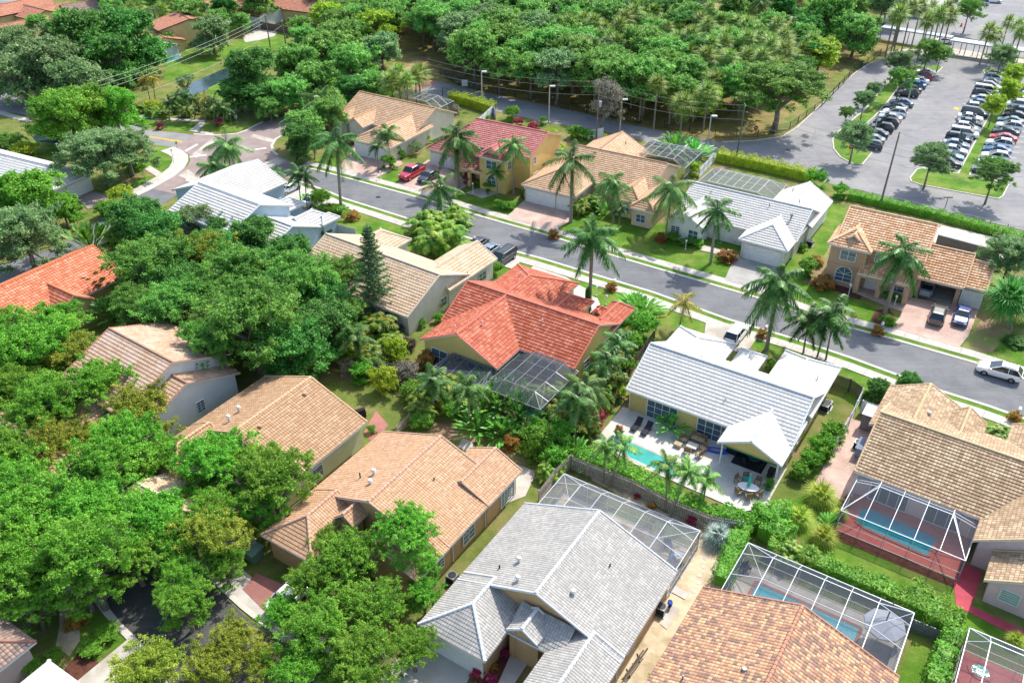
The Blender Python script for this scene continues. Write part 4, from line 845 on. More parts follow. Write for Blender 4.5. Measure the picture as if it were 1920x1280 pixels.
# bottom right corner cage and spa
local_sheet(h2, 'patio', [(11.6, -4), (20, -4), (20, 7.9), (11.6, 7.9)], 0.06, pav_red2)
cage(h2, 11.4, 20.5, -6.5, 8.0, 3, 1.5, 'partly visible cage with round spa at the bottom right corner', open_side='E')
pool(h2, [(13.1 + 1.0 * math.cos(R(a)), 6.6 + 0.95 * math.sin(R(a))) for a in range(0, 360, 45)], turq, 'octagonal spa tub in the bottom right cage', pav_red2)
pool(h2, rrect(14.6, 19, 1.0, 5.2, .5), teal, 'corner of a teal pool in the bottom right cage', pav_red2)
# right cage
local_sheet(HB, 'patio', [(0.2, 0.5), (10.8, 0.5), (10.8, -5.3), (0.2, -5.5)], 0.06, pav_red2)
cage(HB, 0.2, 10.9, -5.4, 0.0, 3, 2.1, 'square-framed cage over red deck and teal pool at right', hw=2.5, ht=3.0, open_side='N', scr=screenmat('screen_clear', '6a7078', 0.16), nv=2, insv=4.6)
pool(HB, [(1.5, -0.9), (2.6, -0.6), (8.2, -1.0), (8.5, -1.6), (8.3, -4.0), (7.6, -4.2), (2.4, -3.9), (1.3, -3.4), (1.1, -1.6)], teal, 'teal freeform pool on the red deck under the right cage', pav_red)
local_sheet(HB, 'garden_bed', [(-0.4, 0), (0.15, 0), (0.15, -5.5), (10.9, -5.5), (10.9, -6.4), (-0.4, -6.6)], 0.04, mulch)
local_sheet(HB, 'patio', [(-3.9, 12.0), (-0.3, 12.5), (0.1, 0.3), (0.2, -1.2), (-3.4, -1.0)], 0.055, pav_pink)
local_sheet(HB, 'red_path', [(11.0, -2.9), (12.5, -3.2), (12.5, -7.6), (19, -8.0), (19, -9.2), (11.4, -8.4), (10.6, -5.5)], 0.05, redpath)
# cage of the coral-roofed house: irregular
local_sheet(HR, 'patio', [(-9, -4.4), (7.4, 0.4), (7.4, -7.8), (-9, -8.0)], 0.06, pav_red)
cage(HR, 0.1, 7.5, -7.9, 0.3, 3, 1.7, 'irregular dark screened cage against the coral red roof', ht=3.2, open_side='N', nv=3, scr=scr_mid, wall=True, frame=greym)
cage(HR, -6.8, -0.2, -8.0, -4.6, 3, 0.5, 'lower lean-to cage under the yellow gable of the coral-roofed house', hw=2.4, ht=2.8, open_side='N', nv=1, scr=scr_mid, insv=3.2, frame=greym)
pool(HR, [(2.0, -3.6), (5.4, -3.8), (7.0, -5.0), (7.0, -7.4), (3.4, -7.4), (1.6, -5.6)], teal2, 'green-tinted pool below the cage of the coral-roofed house', pav_red)
h3 = Frame(-17.79, 154.42, -32)
local_sheet(h3, 'patio', [(-16.5, 12), (-4.5, 12), (-4.5, 18), (-16.5, 18)], 0.06, conc)
cage(h3, -16.5, -4.3, 12.4, 18.6, 5, 2.2, 'dark screened cage behind the tan roof left of the yellow house', ht=3.9, scr=scr_dark)
h4 = Frame(9.82, 126.01, -30)
cage(h4, 0.4, 10.4, 20.0, 28.4, 4, 2.2, 'dark screened cage behind the peach house across the street', ht=3.8, nv=3)
h5 = Frame(37.84, 108.03, -32.5)
cage(h5, -19.8, -7.3, 15.0, 23.0, 6, 2.2, 'screened cage behind the white roof across the street', ht=3.8, nv=2, scr=scr_lite)
# ---------------------------------------------------------------- plants: shared shapes
nr = np.random.RandomState(11)
def unit(v): return v / np.maximum(np.linalg.norm(v, axis=-1, keepdims=True), 1e-9)
def blades(C, Nn, size, asp=0.55):
    """one folded-flat leaf spray per centre: rhombus of 4 corners"""
    n = len(C); a = unit(np.cross(Nn, nr.normal(size=(n, 3)))); b = np.cross(Nn, a)
    s = size * nr.uniform(0.65, 1.35, (n, 1))
    V = np.stack([C - a * s, C - b * s * asp + Nn * s * 0.12, C + a * s, C + b * s * asp + Nn * s * 0.12], 1)
    return V.reshape(-1, 3)
def cloud(cl, rad, per, size, up=0.35, squash=0.8):
    n = len(cl); k = np.repeat(np.arange(n), per)
    d = unit(nr.normal(size=(n * per, 3))); r = nr.uniform(0.25, 1.0, (n * per, 1)) ** 0.5
    P = cl[k] + d * r * rad[k][:, None] * np.array([1, 1, squash])
    nn = unit(d * 0.7 + np.array([0, 0, up]) + nr.normal(size=d.shape) * 0.45)
    return blades(P, nn, size)
def oak_crown(name, mat, nl=13, sub=9, tw=5, per=60, size=0.02, h=0.62, seed=0, sig=0.045, wood=True, r0=.5, jit=.16, skirt=9):
    """branching crown: limbs fork into boughs and twigs, leaf sprays gather round the twig ends"""
    r = np.random.RandomState(100 + seed); C = []; D = []; B = []
    ph = r.uniform(0, 6.28)
    for i in range(nl + skirt):
        az = ph + i * 2.399; f = (i + .5) / nl; rad = math.sqrt(min(f, 1)) * r.uniform(.62, 1.0) * .78
        tip = np.array([math.cos(az) * rad, math.sin(az) * rad, h * (.62 * math.sqrt(max(0, 1 - rad * rad)) - .12) + r.uniform(-.10, .10) * h])
        if i >= nl: rad = r.uniform(.55, .86); tip = np.array([math.cos(az) * rad, math.sin(az) * rad, h * r.uniform(-.85, -.25)])
        root = np.array([0, 0, -.62 * h]); B.append((root, root * .35 + tip * .65 + np.array([0, 0, -.06]), .022)); B.append((root * .35 + tip * .65 + np.array([0, 0, -.06]), tip, .014))
        for j in range(sub):
            a2 = r.uniform(0, 6.28); e2 = r.uniform(-.35, 1.1); L2 = r.uniform(.10, .34); d2 = np.array([math.cos(a2) * math.cos(e2), math.sin(a2) * math.cos(e2), math.sin(e2) * .8]); st = tip * r.uniform(.55, 1.0); p2 = st + d2 * L2; B.append((st, p2, .007))
            for k in range(tw):
                d3 = unit(d2 + r.normal(size=3) * .8); L3 = r.uniform(.03, jit); p3 = p2 + d3 * L3 * np.array([1, 1, .7]); C.append(p3); D.append(d3)
    C = np.array(C); D = np.array(D); n = len(C); k = np.repeat(np.arange(n), per)
    off = r.normal(size=(n * per, 3)) * sig * r.uniform(.5, 1.3, (n, 1))[k] * np.array([1, 1, .62]) + D[k] * r.normal(size=(n * per, 1)) * sig * .9
    P = C[k] + off; nn = unit(np.array([0, 0, .55]) + unit(off) * .5 + r.normal(size=P.shape) * .5)
    global nr
    nr = r; V = blades(P, nn, size); mi = np.zeros(len(V) // 4, dtype=np.int32)
    if wood:
        W_ = []
        for a, b, w_ in B:
            t = unit(b - a); s1 = unit(np.cross(t, [0.3, .1, 1.0])) * w_; s2 = np.cross(t, s1)
            for s_ in ((s1, s2), (s2, -s1), (-s1, -s2), (-s2, s1)): W_.append(np.array([a + s_[0], a + s_[1], b + s_[1] * .6, b + s_[0] * .6]))
        V = np.vstack([V] + W_); mi = np.concatenate([mi, np.ones(len(W_), dtype=np.int32)])
    return quads(name, V, [mat, barkm], mi=mi)
def limbs(name, h0, n, reach, zt, mat, r0=0.05, seed=0):
    r = random.Random(seed); mb = MB()
    mb.tube([(0, 0, 0), (r.uniform(-.03, .03), r.uniform(-.03, .03), h0 * .5), (0, 0, h0)], [r0 * 1.5, r0, r0 * .9], 8)
    for i in range(n):
        a = 2 * math.pi * i / n + r.uniform(-.4, .4); L = reach * r.uniform(.7, 1.1)
        p0 = Vector((0, 0, h0 * r.uniform(.8, 1))); p1 = Vector((math.cos(a) * L * .45, math.sin(a) * L * .45, h0 + (zt - h0) * .45)); p2 = Vector((math.cos(a + .25) * L, math.sin(a + .25) * L, zt * r.uniform(.85, 1.15)))
        mb.tube([p0, p1, p2], [r0 * .6, r0 * .4, r0 * .12], 6)
        p3 = p1 + Vector((math.cos(a - .8) * L * .5, math.sin(a - .8) * L * .5, (zt - h0) * .5)); mb.tube([p1, p3], [r0 * .35, r0 * .1], 5)
        p4 = p1 + Vector((math.cos(a + 1) * L * .35, math.sin(a + 1) * L * .35, (zt - h0) * .8)); mb.tube([p1, p4], [r0 * .3, r0 * .08], 5)
    return mb.mesh(name, [mat])
# crowns are modelled one unit in radius and scaled; trunk units: one crown radius
def crown_set(tag, mat, n, **kw): return [oak_crown('crown_' + tag, mat, seed=i * 3 + hash_(tag), **kw) for i in range(n)]
def hash_(s): return sum(ord(c) for c in s) % 17
CR = dict(
    near=crown_set('near', L_oakb, 4, nl=14, sub=9, tw=6, per=48, size=.018, sig=.028, skirt=4, jit=.2),
    neary=crown_set('neary', L_oaky, 2, nl=13, sub=8, tw=6, per=42, size=.018, sig=.028, skirt=3, jit=.2),
    oak=crown_set('oak', L_oak, 3, nl=15, sub=10, tw=6, per=46, size=.020, sig=.031, skirt=5, jit=.19),
    grey=crown_set('grey', L_grey, 2, nl=15, sub=10, tw=5, per=40, size=.024, sig=.038),
    sparse=crown_set('sparse', L_grey, 2, nl=11, sub=6, tw=4, per=30, size=.022, sig=.04, skirt=2),
    ficus=crown_set('ficus', L_oakb, 2, nl=18, sub=11, tw=5, per=36, size=.030, h=.8, sig=.045),
    dark=crown_set('dark', L_dark, 2, nl=18, sub=10, tw=5, per=34, size=.034, h=.8, sig=.048),
    far=crown_set('far', L_far, 4, nl=16, sub=9, tw=4, per=26, size=.042, h=.75, sig=.048),
    farg=crown_set('farg', L_grey, 2, nl=16, sub=9, tw=4, per=26, size=.040, h=.75, sig=.048),
    lime=crown_set('lime', L_lime, 2, nl=13, sub=7, tw=4, per=26, size=.042, h=.8, sig=.05),
    bush=crown_set('bush', L_hedge, 3, nl=14, sub=6, tw=4, per=22, size=.055, h=1.1, sig=.07, wood=False, skirt=4),
    limebush=crown_set('limebush', L_lime, 2, nl=14, sub=6, tw=4, per=22, size=.055, h=1.1, sig=.07, wood=False, skirt=4),
    redbush=crown_set('redbush', L_red, 1, nl=12, sub=5, tw=4, per=20, size=.055, h=1.0, sig=.07, wood=False, skirt=4),
    bou=crown_set('bou', L_bou, 1, nl=12, sub=5, tw=4, per=20, size=.05, h=1.0, sig=.07),
    rust=crown_set('rust', L_rust, 1, nl=12, sub=5, tw=4, per=20, size=.05, h=1.0, sig=.07),
    twig=crown_set('twig', L_twig, 1, nl=12, sub=6, tw=4, per=24, size=.035, h=1.0, sig=.07),
)
LIMB = [limbs('trunk', .55, 6, .62, .95, barkm, .05, i) for i in range(3)]
THIN = [limbs('trunk', .8, 4, .5, 1.1, barkm, .035, 9)]
def strands(P, D, L, droop, wd, mat_i=0, seg=2):
    """narrow drooping leaflets as quads; P start, D direction, arrays"""
    n = len(P); out = []; side = unit(np.cross(D, np.array([0, 0, 1.0])) + 1e-6)
    p0 = P; w0 = wd
    for k in range(seg):
        f = (k + 1) / seg; p1 = P + D * (L * f)[:, None] + np.array([0, 0, -1.0]) * (droop * L * f * f)[:, None]
        w1 = wd * (1 - f * .85)
        out.append(np.stack([p0 - side * w0, p1 - side * w1, p1 + side * w1, p0 + side * w0], 1).reshape(-1, 3)); p0, w0 = p1, w1
    return np.vstack(out)
def feather_frond(az, el, L, curve, nl, ll, lw, r, droop=.55, vee=.5):
    t = np.linspace(0.02, 1, 14); d0 = np.array([math.cos(az) * math.cos(el), math.sin(az) * math.cos(el), math.sin(el)]); h = np.array([math.cos(az), math.sin(az), 0])
    def pos(t): t = np.asarray(t)[:, None]; return d0 * L * t + h * L * .12 * t ** 2 + np.array([0, 0, -1.0]) * curve * L * t ** 2.2
    tt = np.linspace(.12, .99, nl); P = pos(tt); T = unit(pos(tt + .02) - P); sd = unit(np.cross(T, np.array([0, 0, 1.0])))
    upv = np.cross(sd, T); out = []
    lens = ll * np.sin(np.pi * (0.12 + tt * .83)) ** .6 * r.uniform(.85, 1.1, nl)
    for s in (-1, 1):
        D = unit(sd * s + T * .55 + upv * (vee * r.uniform(-.4, 1, (nl, 1))))
        out.append(strands(P, D, lens, np.full(nl, droop), lw))
    pp = pos(np.linspace(0, 1, 7)); q = []
    for i in range(6):
        a, b = pp[i], pp[i + 1]; w_ = .05 * (1 - i / 7); s_ = unit(np.cross(b - a, [0, 0, 1.0])); q += [a - s_ * w_, b - s_ * w_, b + s_ * w_, a + s_ * w_]
    out.append(np.array(q)); return np.vstack(out)
def palm_crown(name, mat, n=16, L=3.2, lo=-.5, hi=1.25, curve=.55, nl=34, ll=.75, lw=.045, seed=0, droop=.55, vee=.5):
    r = np.random.RandomState(seed); V = []
    for i in range(n):
        f = i / (n - 1); V.append(feather_frond(i * 2.399 + r.uniform(-.2, .2), hi + (lo - hi) * f ** .8 + r.uniform(-.08, .08), L * r.uniform(.85, 1.1), curve * r.uniform(.7, 1.2) * (0.6 + .5 * f), nl, ll, lw, r, droop, vee))
    return quads(name, np.vstack(V), [mat])
def fan_crown(name, mat, n=34, L=1.35, seed=0, nl=16, wd=.055, lo=-1.0, petiole=.75):
    r = np.random.RandomState(seed); V = []
    for i in range(n):
        f = i / (n - 1); az = i * 2.399; el = 1.35 + (lo - 1.35) * f; d = np.array([math.cos(az) * math.cos(el), math.sin(az) * math.cos(el), math.sin(el)])
        c = d * petiole * r.uniform(.8, 1.15); s = unit(np.cross(d, [0, 0, 1.0])); u = np.cross(s, d)
        a = np.linspace(-2.0, 2.0, nl); D = unit(d[None] * np.cos(a)[:, None] + s[None] * np.sin(a)[:, None] + u[None] * .12)
        V.append(strands(np.repeat(c[None], nl, 0), D, L * (0.75 + .25 * np.cos(a)) * r.uniform(.9, 1.1, nl), np.full(nl, .28), wd))
        q = d * 0.02; w_ = .025; V.append(np.array([q - s * w_, c - s * w_, c + s * w_, q + s * w_]))
    return quads(name, np.vstack(V), [mat])
def paddle_crown(name, mat, n=14, L=2.0, W=.3, seed=0, lo=.2, hi=1.4, plane=None, pet=1.2):
    r = np.random.RandomState(seed); V = []
    for i in range(n):
        if plane is not None: az = plane if i % 2 else plane + math.pi; el = .35 + 1.1 * (i // 2 + .5) / (n / 2)
        else: az = i * 2.399; el = r.uniform(lo, hi)
        h = np.array([math.cos(az), math.sin(az), 0.]); l = L * r.uniform(.75, 1.1); s = np.array([-math.sin(az), math.cos(az), 0.])
        def pos(t): return h * (math.cos(el) * (pet + l) * t + .15 * l * t * t) + np.array([0, 0, 1.]) * (math.sin(el) * (pet + l) * t - .38 * l * t ** 2.5)
        tb = pet / (pet + l); ts = np.linspace(tb, 1, 7); k = np.sin(np.pi * np.clip((ts - tb) / (1 - tb) * .9 + .08, 0, 1)) ** .5 * W; k[-1] = .02
        for j in range(6):
            a, b = pos(ts[j]), pos(ts[j + 1]); dz = np.array([0, 0, .35])
            for sg in (-1, 1): V.append(np.array([a, b, b + s * sg * k[j + 1] + dz * k[j + 1], a + s * sg * k[j] + dz * k[j]]))
        a, b = pos(0), pos(tb); V.append(np.array([a - s * .04, b - s * .03, b + s * .03, a + s * .04]))
    return quads(name, np.vstack(V), [mat])
ROYAL = [palm_crown('crown', L_palm, 16 + s % 3 * 2, 3.2 + .12 * (s % 4), -.75 - .06 * s, 1.35, .56 + .03 * s, 52, .9, .055, s, .7 + .06 * s, .55) for s in (1, 2, 3, 4, 5)]
QUEEN = [palm_crown('crown', L_queen, 19, 2.8, -.95, 1.3, .72, 46, .8, .045, s, 1.2, .3) for s in (4, 5, 6)]
YOUNG = [palm_crown('crown', L_palm, 14, 2.4, -.4, 1.35, .6, 32, .72, .065, s) for s in (6, 7)]
YELL = [palm_crown('crown', leafmat('leaf_palm_yellow', '5a7a20', '94a030', 'c8a848'), 12, 2.2, -.8, 1.35, .6, 26, .60, .05, 8, .8)]
COCO = [palm_crown('crown', leafmat('leaf_slender_palm', '2c6c1c', '4c9030', '8ab84a', .25, .45), 13, 2.0, -.4, 1.3, .6, 30, .55, .05, s) for s in (9, 10)]
SABAL = [fan_crown('crown', L_sabal, 34, 1.25, s) for s in (1, 2, 3)]
FANB = [fan_crown('crown', leafmat('leaf_fan_lime', '5a8a14', '8cb428', 'c0cc48'), 30, 1.3, 5), fan_crown('crown', L_silver, 26, 1.2, 6)]
SABD = [fan_crown('crown', L_dark, 36, 1.3, 8, 16, .07, -1.2), fan_crown('crown', L_sabal, 36, 1.3, 9, 16, .07, -1.2)]
def clump(name, mat, ns=7, L=2.1, seed=0, spread=.5, hh=1.1, n=6):
    r = np.random.RandomState(seed); V = []
    for i in range(ns):
        a = i * 2.399; rd = spread * math.sqrt((i + .5) / ns) * 1.6; o = np.array([math.cos(a) * rd, math.sin(a) * rd, hh * r.uniform(.25, 1.6) * (1.15 - .4 * rd / (spread * 1.6))])
        for j in range(n): V.append(feather_frond(r.uniform(0, 6.28), r.uniform(.15, 1.35), L * r.uniform(.7, 1.1), .65, 18, .48, .06, r, .6, .5) + o)
        V.append(np.array([[o[0] - .04, o[1], 0], [o[0] + .04, o[1], 0], [o[0] + .04, o[1], o[2]], [o[0] - .04, o[1], o[2]]]))
    return quads(name, np.vstack(V), [mat])
ARECA = [clump('fronds', L_areca, 18, 1.7, s, .85, 1.5, 8) for s in (1, 2)]
ARECB = [clump('fronds', leafmat('leaf_areca_gold', '286814', '4c8820', 'aca034', .25, .45, .8, .02), 16, 1.6, 5, .8, 1.3, 8)]
BANANA = [paddle_crown('leaves', L_banana, 40, 1.5, .16, 1, .35, 1.5), paddle_crown('leaves', L_banana, 34, 1.4, .15, 2, .3, 1.45)]
TRAV = [paddle_crown('leaves', leafmat('leaf_traveller', '1f6418', '3a8a28', '86b444', .3, .4, 1.2), 62, 1.6, .17, 3, lo=.5, hi=1.52, pet=1.7), paddle_crown('leaves', leafmat('leaf_traveller_dark', '1a5a1a', '2c7c28', '58a038', .3, .4, 1.2), 56, 1.6, .16, 4, lo=.4, hi=1.52, pet=1.7)]
DEADM = quads('dead_fronds', np.vstack([feather_frond(k * 2.1 + 1, -1.0 - .1 * k, 1.9, .1, 20, .4, .05, np.random.RandomState(k), .9, .2) for k in range(3)]), [leafmat('leaf_dead', '7a5a30', '9a7a48', 'b8985c', .2, .8)])
TRUNKP = {}
def palmtrunk(kind):
    if kind not in TRUNKP:
        mb = MB()
        if kind == 'royal': mb.tube([(0, 0, 0), (0, 0, .06), (0, 0, .4), (0, 0, .7), (0, 0, 1)], [.30, .23, .20, .21, .15], 10)
        elif kind == 'thin': mb.tube([(0, 0, 0), (0, 0, .5), (0, 0, 1)], [.13, .09, .08], 8)
        else: mb.tube([(0, 0, 0), (0, 0, .3), (0, 0, 1)], [.20, .16, .17], 8)
        TRUNKP[kind] = mb.mesh('trunk', [barkr])
        mb = MB(); mb.tube([(0, 0, -1.5), (0, 0, -.9), (0, 0, .1)], [.15, .17, .08], 8); TRUNKP['shaft'] = mb.mesh('crownshaft', [shaftm])
    return TRUNKP[kind]
def palm(base, top, kind, crowns, label, sc=1.0, group=None, name='palm_tree', trunk='royal', topx=None):
    b = G(*base); hh = max(1.0, height(base, top[1])); tx = G(top[0], top[1], hh)
    c = math.cos(PIT); s = math.sin(PIT); tz = b.y * c - (hh - CAMH) * s; lean = (top[0] - 960) / PHX * tz - b.x
    rt = empty(name, b, 0, label, 'palm tree', group)
    ln = Vector((lean, 0, hh)); q = ln.to_track_quat('Z', 'Y'); L = ln.length
    tr = inst('trunk', palmtrunk(trunk), rt, (0, 0, 0), q.to_euler(), (sc ** .5, sc ** .5, L))
    if kind == 'royal': inst('crownshaft', TRUNKP['shaft'], rt, ln, q.to_euler(), (sc, sc, sc))
    inst('crown', rng.choice(crowns), rt, ln, (rng.uniform(-.05, .05), rng.uniform(-.05, .05), rng.uniform(0, 6.28)), sc)
    if kind == 'royal' and rng.random() < .5 or crowns is QUEEN: inst('dead_fronds', DEADM, rt, ln, (0, 0, rng.uniform(0, 6)), sc * .9)
    return rt
def tree(cx, cy, rpx, kind, label, group=None, name='oak_tree', hk=0.78, h0=1.0, trunk=None, sz=1.0, cat='tree', world=None):
    if world: Rw = rpx; p = world; hc = h0 + Rw * hk
    else:
        hc = 4.0
        for _ in range(3): p = G(cx, cy, hc); Rw = rpx * dist(p) / PHX; hc = h0 + Rw * hk
    me = rng.choice(CR[kind]); rt = empty(name, (p.x, p.y, 0), 0, label, cat, group)
    rz = rng.uniform(0, 6.28)
    inst('crown', me, rt, (0, 0, hc), (0, 0, rz), (Rw, Rw, Rw * sz * rng.uniform(.92, 1.08)))
    t = trunk or rng.choice(LIMB); zt = max(hc * 1.05, .5)
    inst('trunk', t, rt, (0, 0, 0), (0, 0, rz), (Rw, Rw, zt))
    return rt
def shrub(cx, cy, rpx, kind, label, name='shrub', cat='shrub', group=None, sz=1.0, z=None):
    hc = .6
    for _ in range(2): p = G(cx, cy, hc); Rw = rpx * dist(p) / PHX; hc = Rw * .55 * sz
    o = inst(name, rng.choice(CR[kind]), None, (p.x, p.y, hc), (0, 0, rng.uniform(0, 6.28)), (Rw, Rw, Rw * sz)); return setk(o, label, cat, group)
def plantc(cx, cy, rpx, meshes, R0, label, name='areca_palm', cat='plant', group=None, zc=1.0, part='fronds'):
    """clump plant: mesh radius R0, drawn so that its middle sits at the given spot"""
    hc = 1.5
    for _ in range(3): p = G(cx, cy, hc); k = rpx * dist(p) / PHX / R0; hc = zc * k
    o = inst(name, rng.choice(meshes), None, (p.x, p.y, 0), (0, 0, rng.uniform(0, 6.28)), k); return setk(o, label, cat, group)
def hedge(pl, wd, ht, mat, label, per=260, size=.11, name='hedge', world=None):
    pts = world or [tuple(G(*p)[:2]) for p in pl]; r = np.random.RandomState(len(label)); V = []
    for i in range(len(pts) - 1):
        a = np.array(pts[i]); b = np.array(pts[i + 1]); L = np.linalg.norm(b - a); d = (b - a) / L; s = np.array([-d[1], d[0]]); n = int(L * per)
        t = r.uniform(0, L, n); w_ = r.uniform(-1, 1, n); z = r.uniform(0, 1, n); face = r.rand(n)
        top = face < .5; w_[~top] = np.sign(w_[~top]); z[top] = 1
        lump = 1 + .13 * np.sin(t * 2.3 + i) + .08 * np.sin(t * 5.1)
        P = np.stack([a[0] + d[0] * t + s[0] * w_ * wd / 2 * lump, a[1] + d[1] * t + s[1] * w_ * wd / 2 * lump, z * ht * lump], 1) + r.normal(size=(n, 3)) * .06
        nn = np.where(top[:, None], np.array([0, 0, 1.]), np.stack([s[0] * w_, s[1] * w_, 0 * w_ + .4], 1)); V.append(blades(P, unit(nn + r.normal(size=(n, 3)) * .45), size))
    o = inst(name, quads(name, np.vstack(V), [mat])); 
    mb = MB()
    for i in range(len(pts) - 1): mb.bar((*pts[i], ht * .42), (*pts[i + 1], ht * .42), wd * .8, ht * .8)
    k = mb.build('hedge_core', [mat], o); return setk(o, label, 'hedge')
# ---------------------------------------------------------------- cars
tyrem = plain('tyre_rubber', '1c1c1e', '161618', 4, .9); rimm = plain('wheel_rim', 'b4b8bc', 'a4a8ac', 4, .3, 0, .8)
tailm = plain('tail_lamp', 'a01c20', '8a1418', 4, .3); headm = plain('head_lamp', 'dfe4e8', 'cdd2d8', 4, .15); blackm = plain('black_plastic', '202224', '18191b', 4, .6)
PAINT = {}
def paint(hexc):
    if hexc not in PAINT:
        m, t, p = nodes('car_paint_' + hexc); p.inputs['Base Color'].default_value = srgb(hexc); p.inputs['Roughness'].default_value = .28; p.inputs['Specular IOR Level'].default_value = .6
        p.inputs['Coat Weight'].default_value = .6; p.inputs['Coat Roughness'].default_value = .06; p.inputs['Metallic'].default_value = .15; PAINT[hexc] = m
    return PAINT[hexc]
def prof(P, x):
    for (a, b), (c, d) in zip(P, P[1:]):
        if a <= x <= c: return b + (d - b) * (x - a) / max(1e-6, c - a)
    return P[-1][1] if x > P[-1][0] else P[0][1]
CAR = {
 'sedan': dict(L=4.75, W=.91, top=[(-2.38, .80), (-2.2, 1.0), (-1.5, 1.06), (.9, 1.02), (1.2, .98), (2.0, .84), (2.38, .62)], cab=[(-1.75, 1.03), (-.95, 1.43), (.25, 1.45), (1.1, 1.0)], rw=.66),
 'suv': dict(L=4.75, W=.95, top=[(-2.38, .95), (-2.3, 1.06), (-1.5, 1.08), (.8, 1.08), (1.7, 1.0), (2.15, .88), (2.38, .62)], cab=[(-2.3, 1.08), (-1.75, 1.66), (-.05, 1.70), (1.15, 1.06)], rw=.68),
 'van': dict(L=5.1, W=.99, top=[(-2.55, .95), (-2.5, 1.12), (-1.5, 1.14), (1.3, 1.12), (2.1, 1.0), (2.45, .85), (2.55, .68)], cab=[(-2.5, 1.12), (-2.35, 1.78), (.75, 1.78), (1.7, 1.12)], rw=.74),
 'pickup': dict(L=5.9, W=1.0, top=[(-2.95, 1.05), (-2.9, 1.22), (-.75, 1.22), (1.3, 1.2), (2.6, 1.12), (2.9, 1.0), (2.95, .75)], cab=[(-.95, 1.2), (-.8, 1.88), (.75, 1.9), (1.45, 1.2)], rw=.74)}
def loft(mb, rows, mi=0, caps=True):
    n = len(rows[0]); k = len(mb.v); m = len(rows)
    vs = [p for r_ in rows for p in r_]; fs = [(i * n + j, i * n + (j + 1) % n, (i + 1) * n + (j + 1) % n, (i + 1) * n + j) for i in range(m - 1) for j in range(n)]
    if caps: fs += [tuple(range(n))[::-1], tuple((m - 1) * n + j for j in range(n))]
    mb.add(vs, fs, mi)
CARM = {}
def carmesh(kind):
    if kind in CARM: return CARM[kind]
    c = CAR[kind]; L2 = c['L'] / 2; W = c['W']; ax = (-L2 + .95 + (.25 if kind == 'pickup' else 0), L2 - .95)
    mb = MB(); xs = sorted(set([-L2, -L2 + .08, -L2 + .25, -L2 + .5] + [x for x, _ in c['top']] + [L2 - .5, L2 - .25, L2 - .08] + [a + o for a in ax for o in (-.42, -.25, 0, .25, .42)] + [0])); rows = []
    for x in xs:
        e = max(0, min(1, (L2 - abs(x)) / .75)); wv = W * (.74 + .26 * math.sin(e * math.pi / 2) ** .8); zt = prof(c['top'], x); zb = .26 if abs(x) < L2 - .2 else .36
        for a in ax:
            if abs(x - a) < .43: zb = max(zb, .18 + .5 * math.sqrt(max(0, 1 - ((x - a) / .43) ** 2)) ) if abs(x - a) < .42 else zb
        zm = (zt * .62 + .26 * .38); zm = max(zm, zb + .02)
        rows.append([(x, -wv * .9, zb), (x, -wv, max(zb + .01, .42)), (x, -wv, zm), (x, -wv * .93, zt - .05), (x, -wv * .78, zt), (x, wv * .78, zt), (x, wv * .93, zt - .05), (x, wv, zm), (x, wv, max(zb + .01, .42)), (x, wv * .9, zb)])
    loft(mb, rows, 0)
    cab = c['cab']; rw = c['rw']; z1 = cab[1][1]; z2 = cab[2][1]
    # roof skin with rounded shoulders
    rr = []
    for t in (0, .15, .5, .85, 1):
        x = cab[1][0] + (cab[2][0] - cab[1][0]) * t; z = z1 + (z2 - z1) * t + (.03 if .1 < t < .9 else 0)
        rr.append([(x, -rw - .03, z - .07), (x, -rw * .86, z + .015), (x, rw * .86, z + .015), (x, rw + .03, z - .07)])
    loft(mb, rr, 0)
    bw = W * .90
    for sg in (-1, 1):   # pillars
        for (xa, za, xb, zb2) in ((cab[0][0], cab[0][1], cab[1][0], z1), (cab[3][0], cab[3][1], cab[2][0], z2)): mb.bar((xa, sg * bw * .98, za - .02), (xb, sg * (rw + .02), zb2 - .04), .07)
        xm = (cab[1][0] + cab[2][0]) / 2; mb.bar((xm, sg * (bw + .005), 1.0), (xm, sg * (rw + .03), z1 - .05), .07)
        mb.box((cab[3][0] - .35, sg * (W + .02) - .09, 1.0), (cab[3][0] - .15, sg * (W + .02) + .09, 1.14))
    if kind == 'pickup': mb.box((-2.85, -.82, 1.18), (-1.05, .82, 1.27), 1)
    if kind in ('suv', 'van'):
        for sg in (-1, 1): mb.bar((cab[1][0] + .2, sg * .58, z1 + .06), (cab[2][0] - .2, sg * .58, z2 + .06), .04, mi=1)
    body = mb.mesh('body', [paint('ffffff'), blackm])
    mb = MB(); lo = [(cab[0][0], cab[0][1] - .03), (cab[3][0], cab[3][1] - .03)]
    b = [(lo[0][0] - .0, -bw, lo[0][1]), (lo[1][0], -bw, lo[1][1]), (lo[1][0], bw, lo[1][1]), (lo[0][0], bw, lo[0][1])]; t = [(cab[1][0], -rw, z1 - .02), (cab[2][0], -rw, z2 - .02), (cab[2][0], rw, z2 - .02), (cab[1][0], rw, z1 - .02)]
    mb.add(b + t, [(0, 1, 5, 4), (1, 2, 6, 5), (2, 3, 7, 6), (3, 0, 4, 7), (4, 5, 6, 7)]); gl = mb.mesh('window_glass', [cglass])
    mb = MB(); k = 14
    for r0, y0, y1, mi in ((.34, -.11, .11, 0), (.21, -.125, .125, 1)):
        ring = [(r0 * math.cos(2 * math.pi * i / k), r0 * math.sin(2 * math.pi * i / k)) for i in range(k)]
        loft(mb, [[(x, y0, z) for x, z in ring], [(x, y1, z) for x, z in ring]], mi)
    wh = mb.mesh('wheel', [tyrem, rimm])
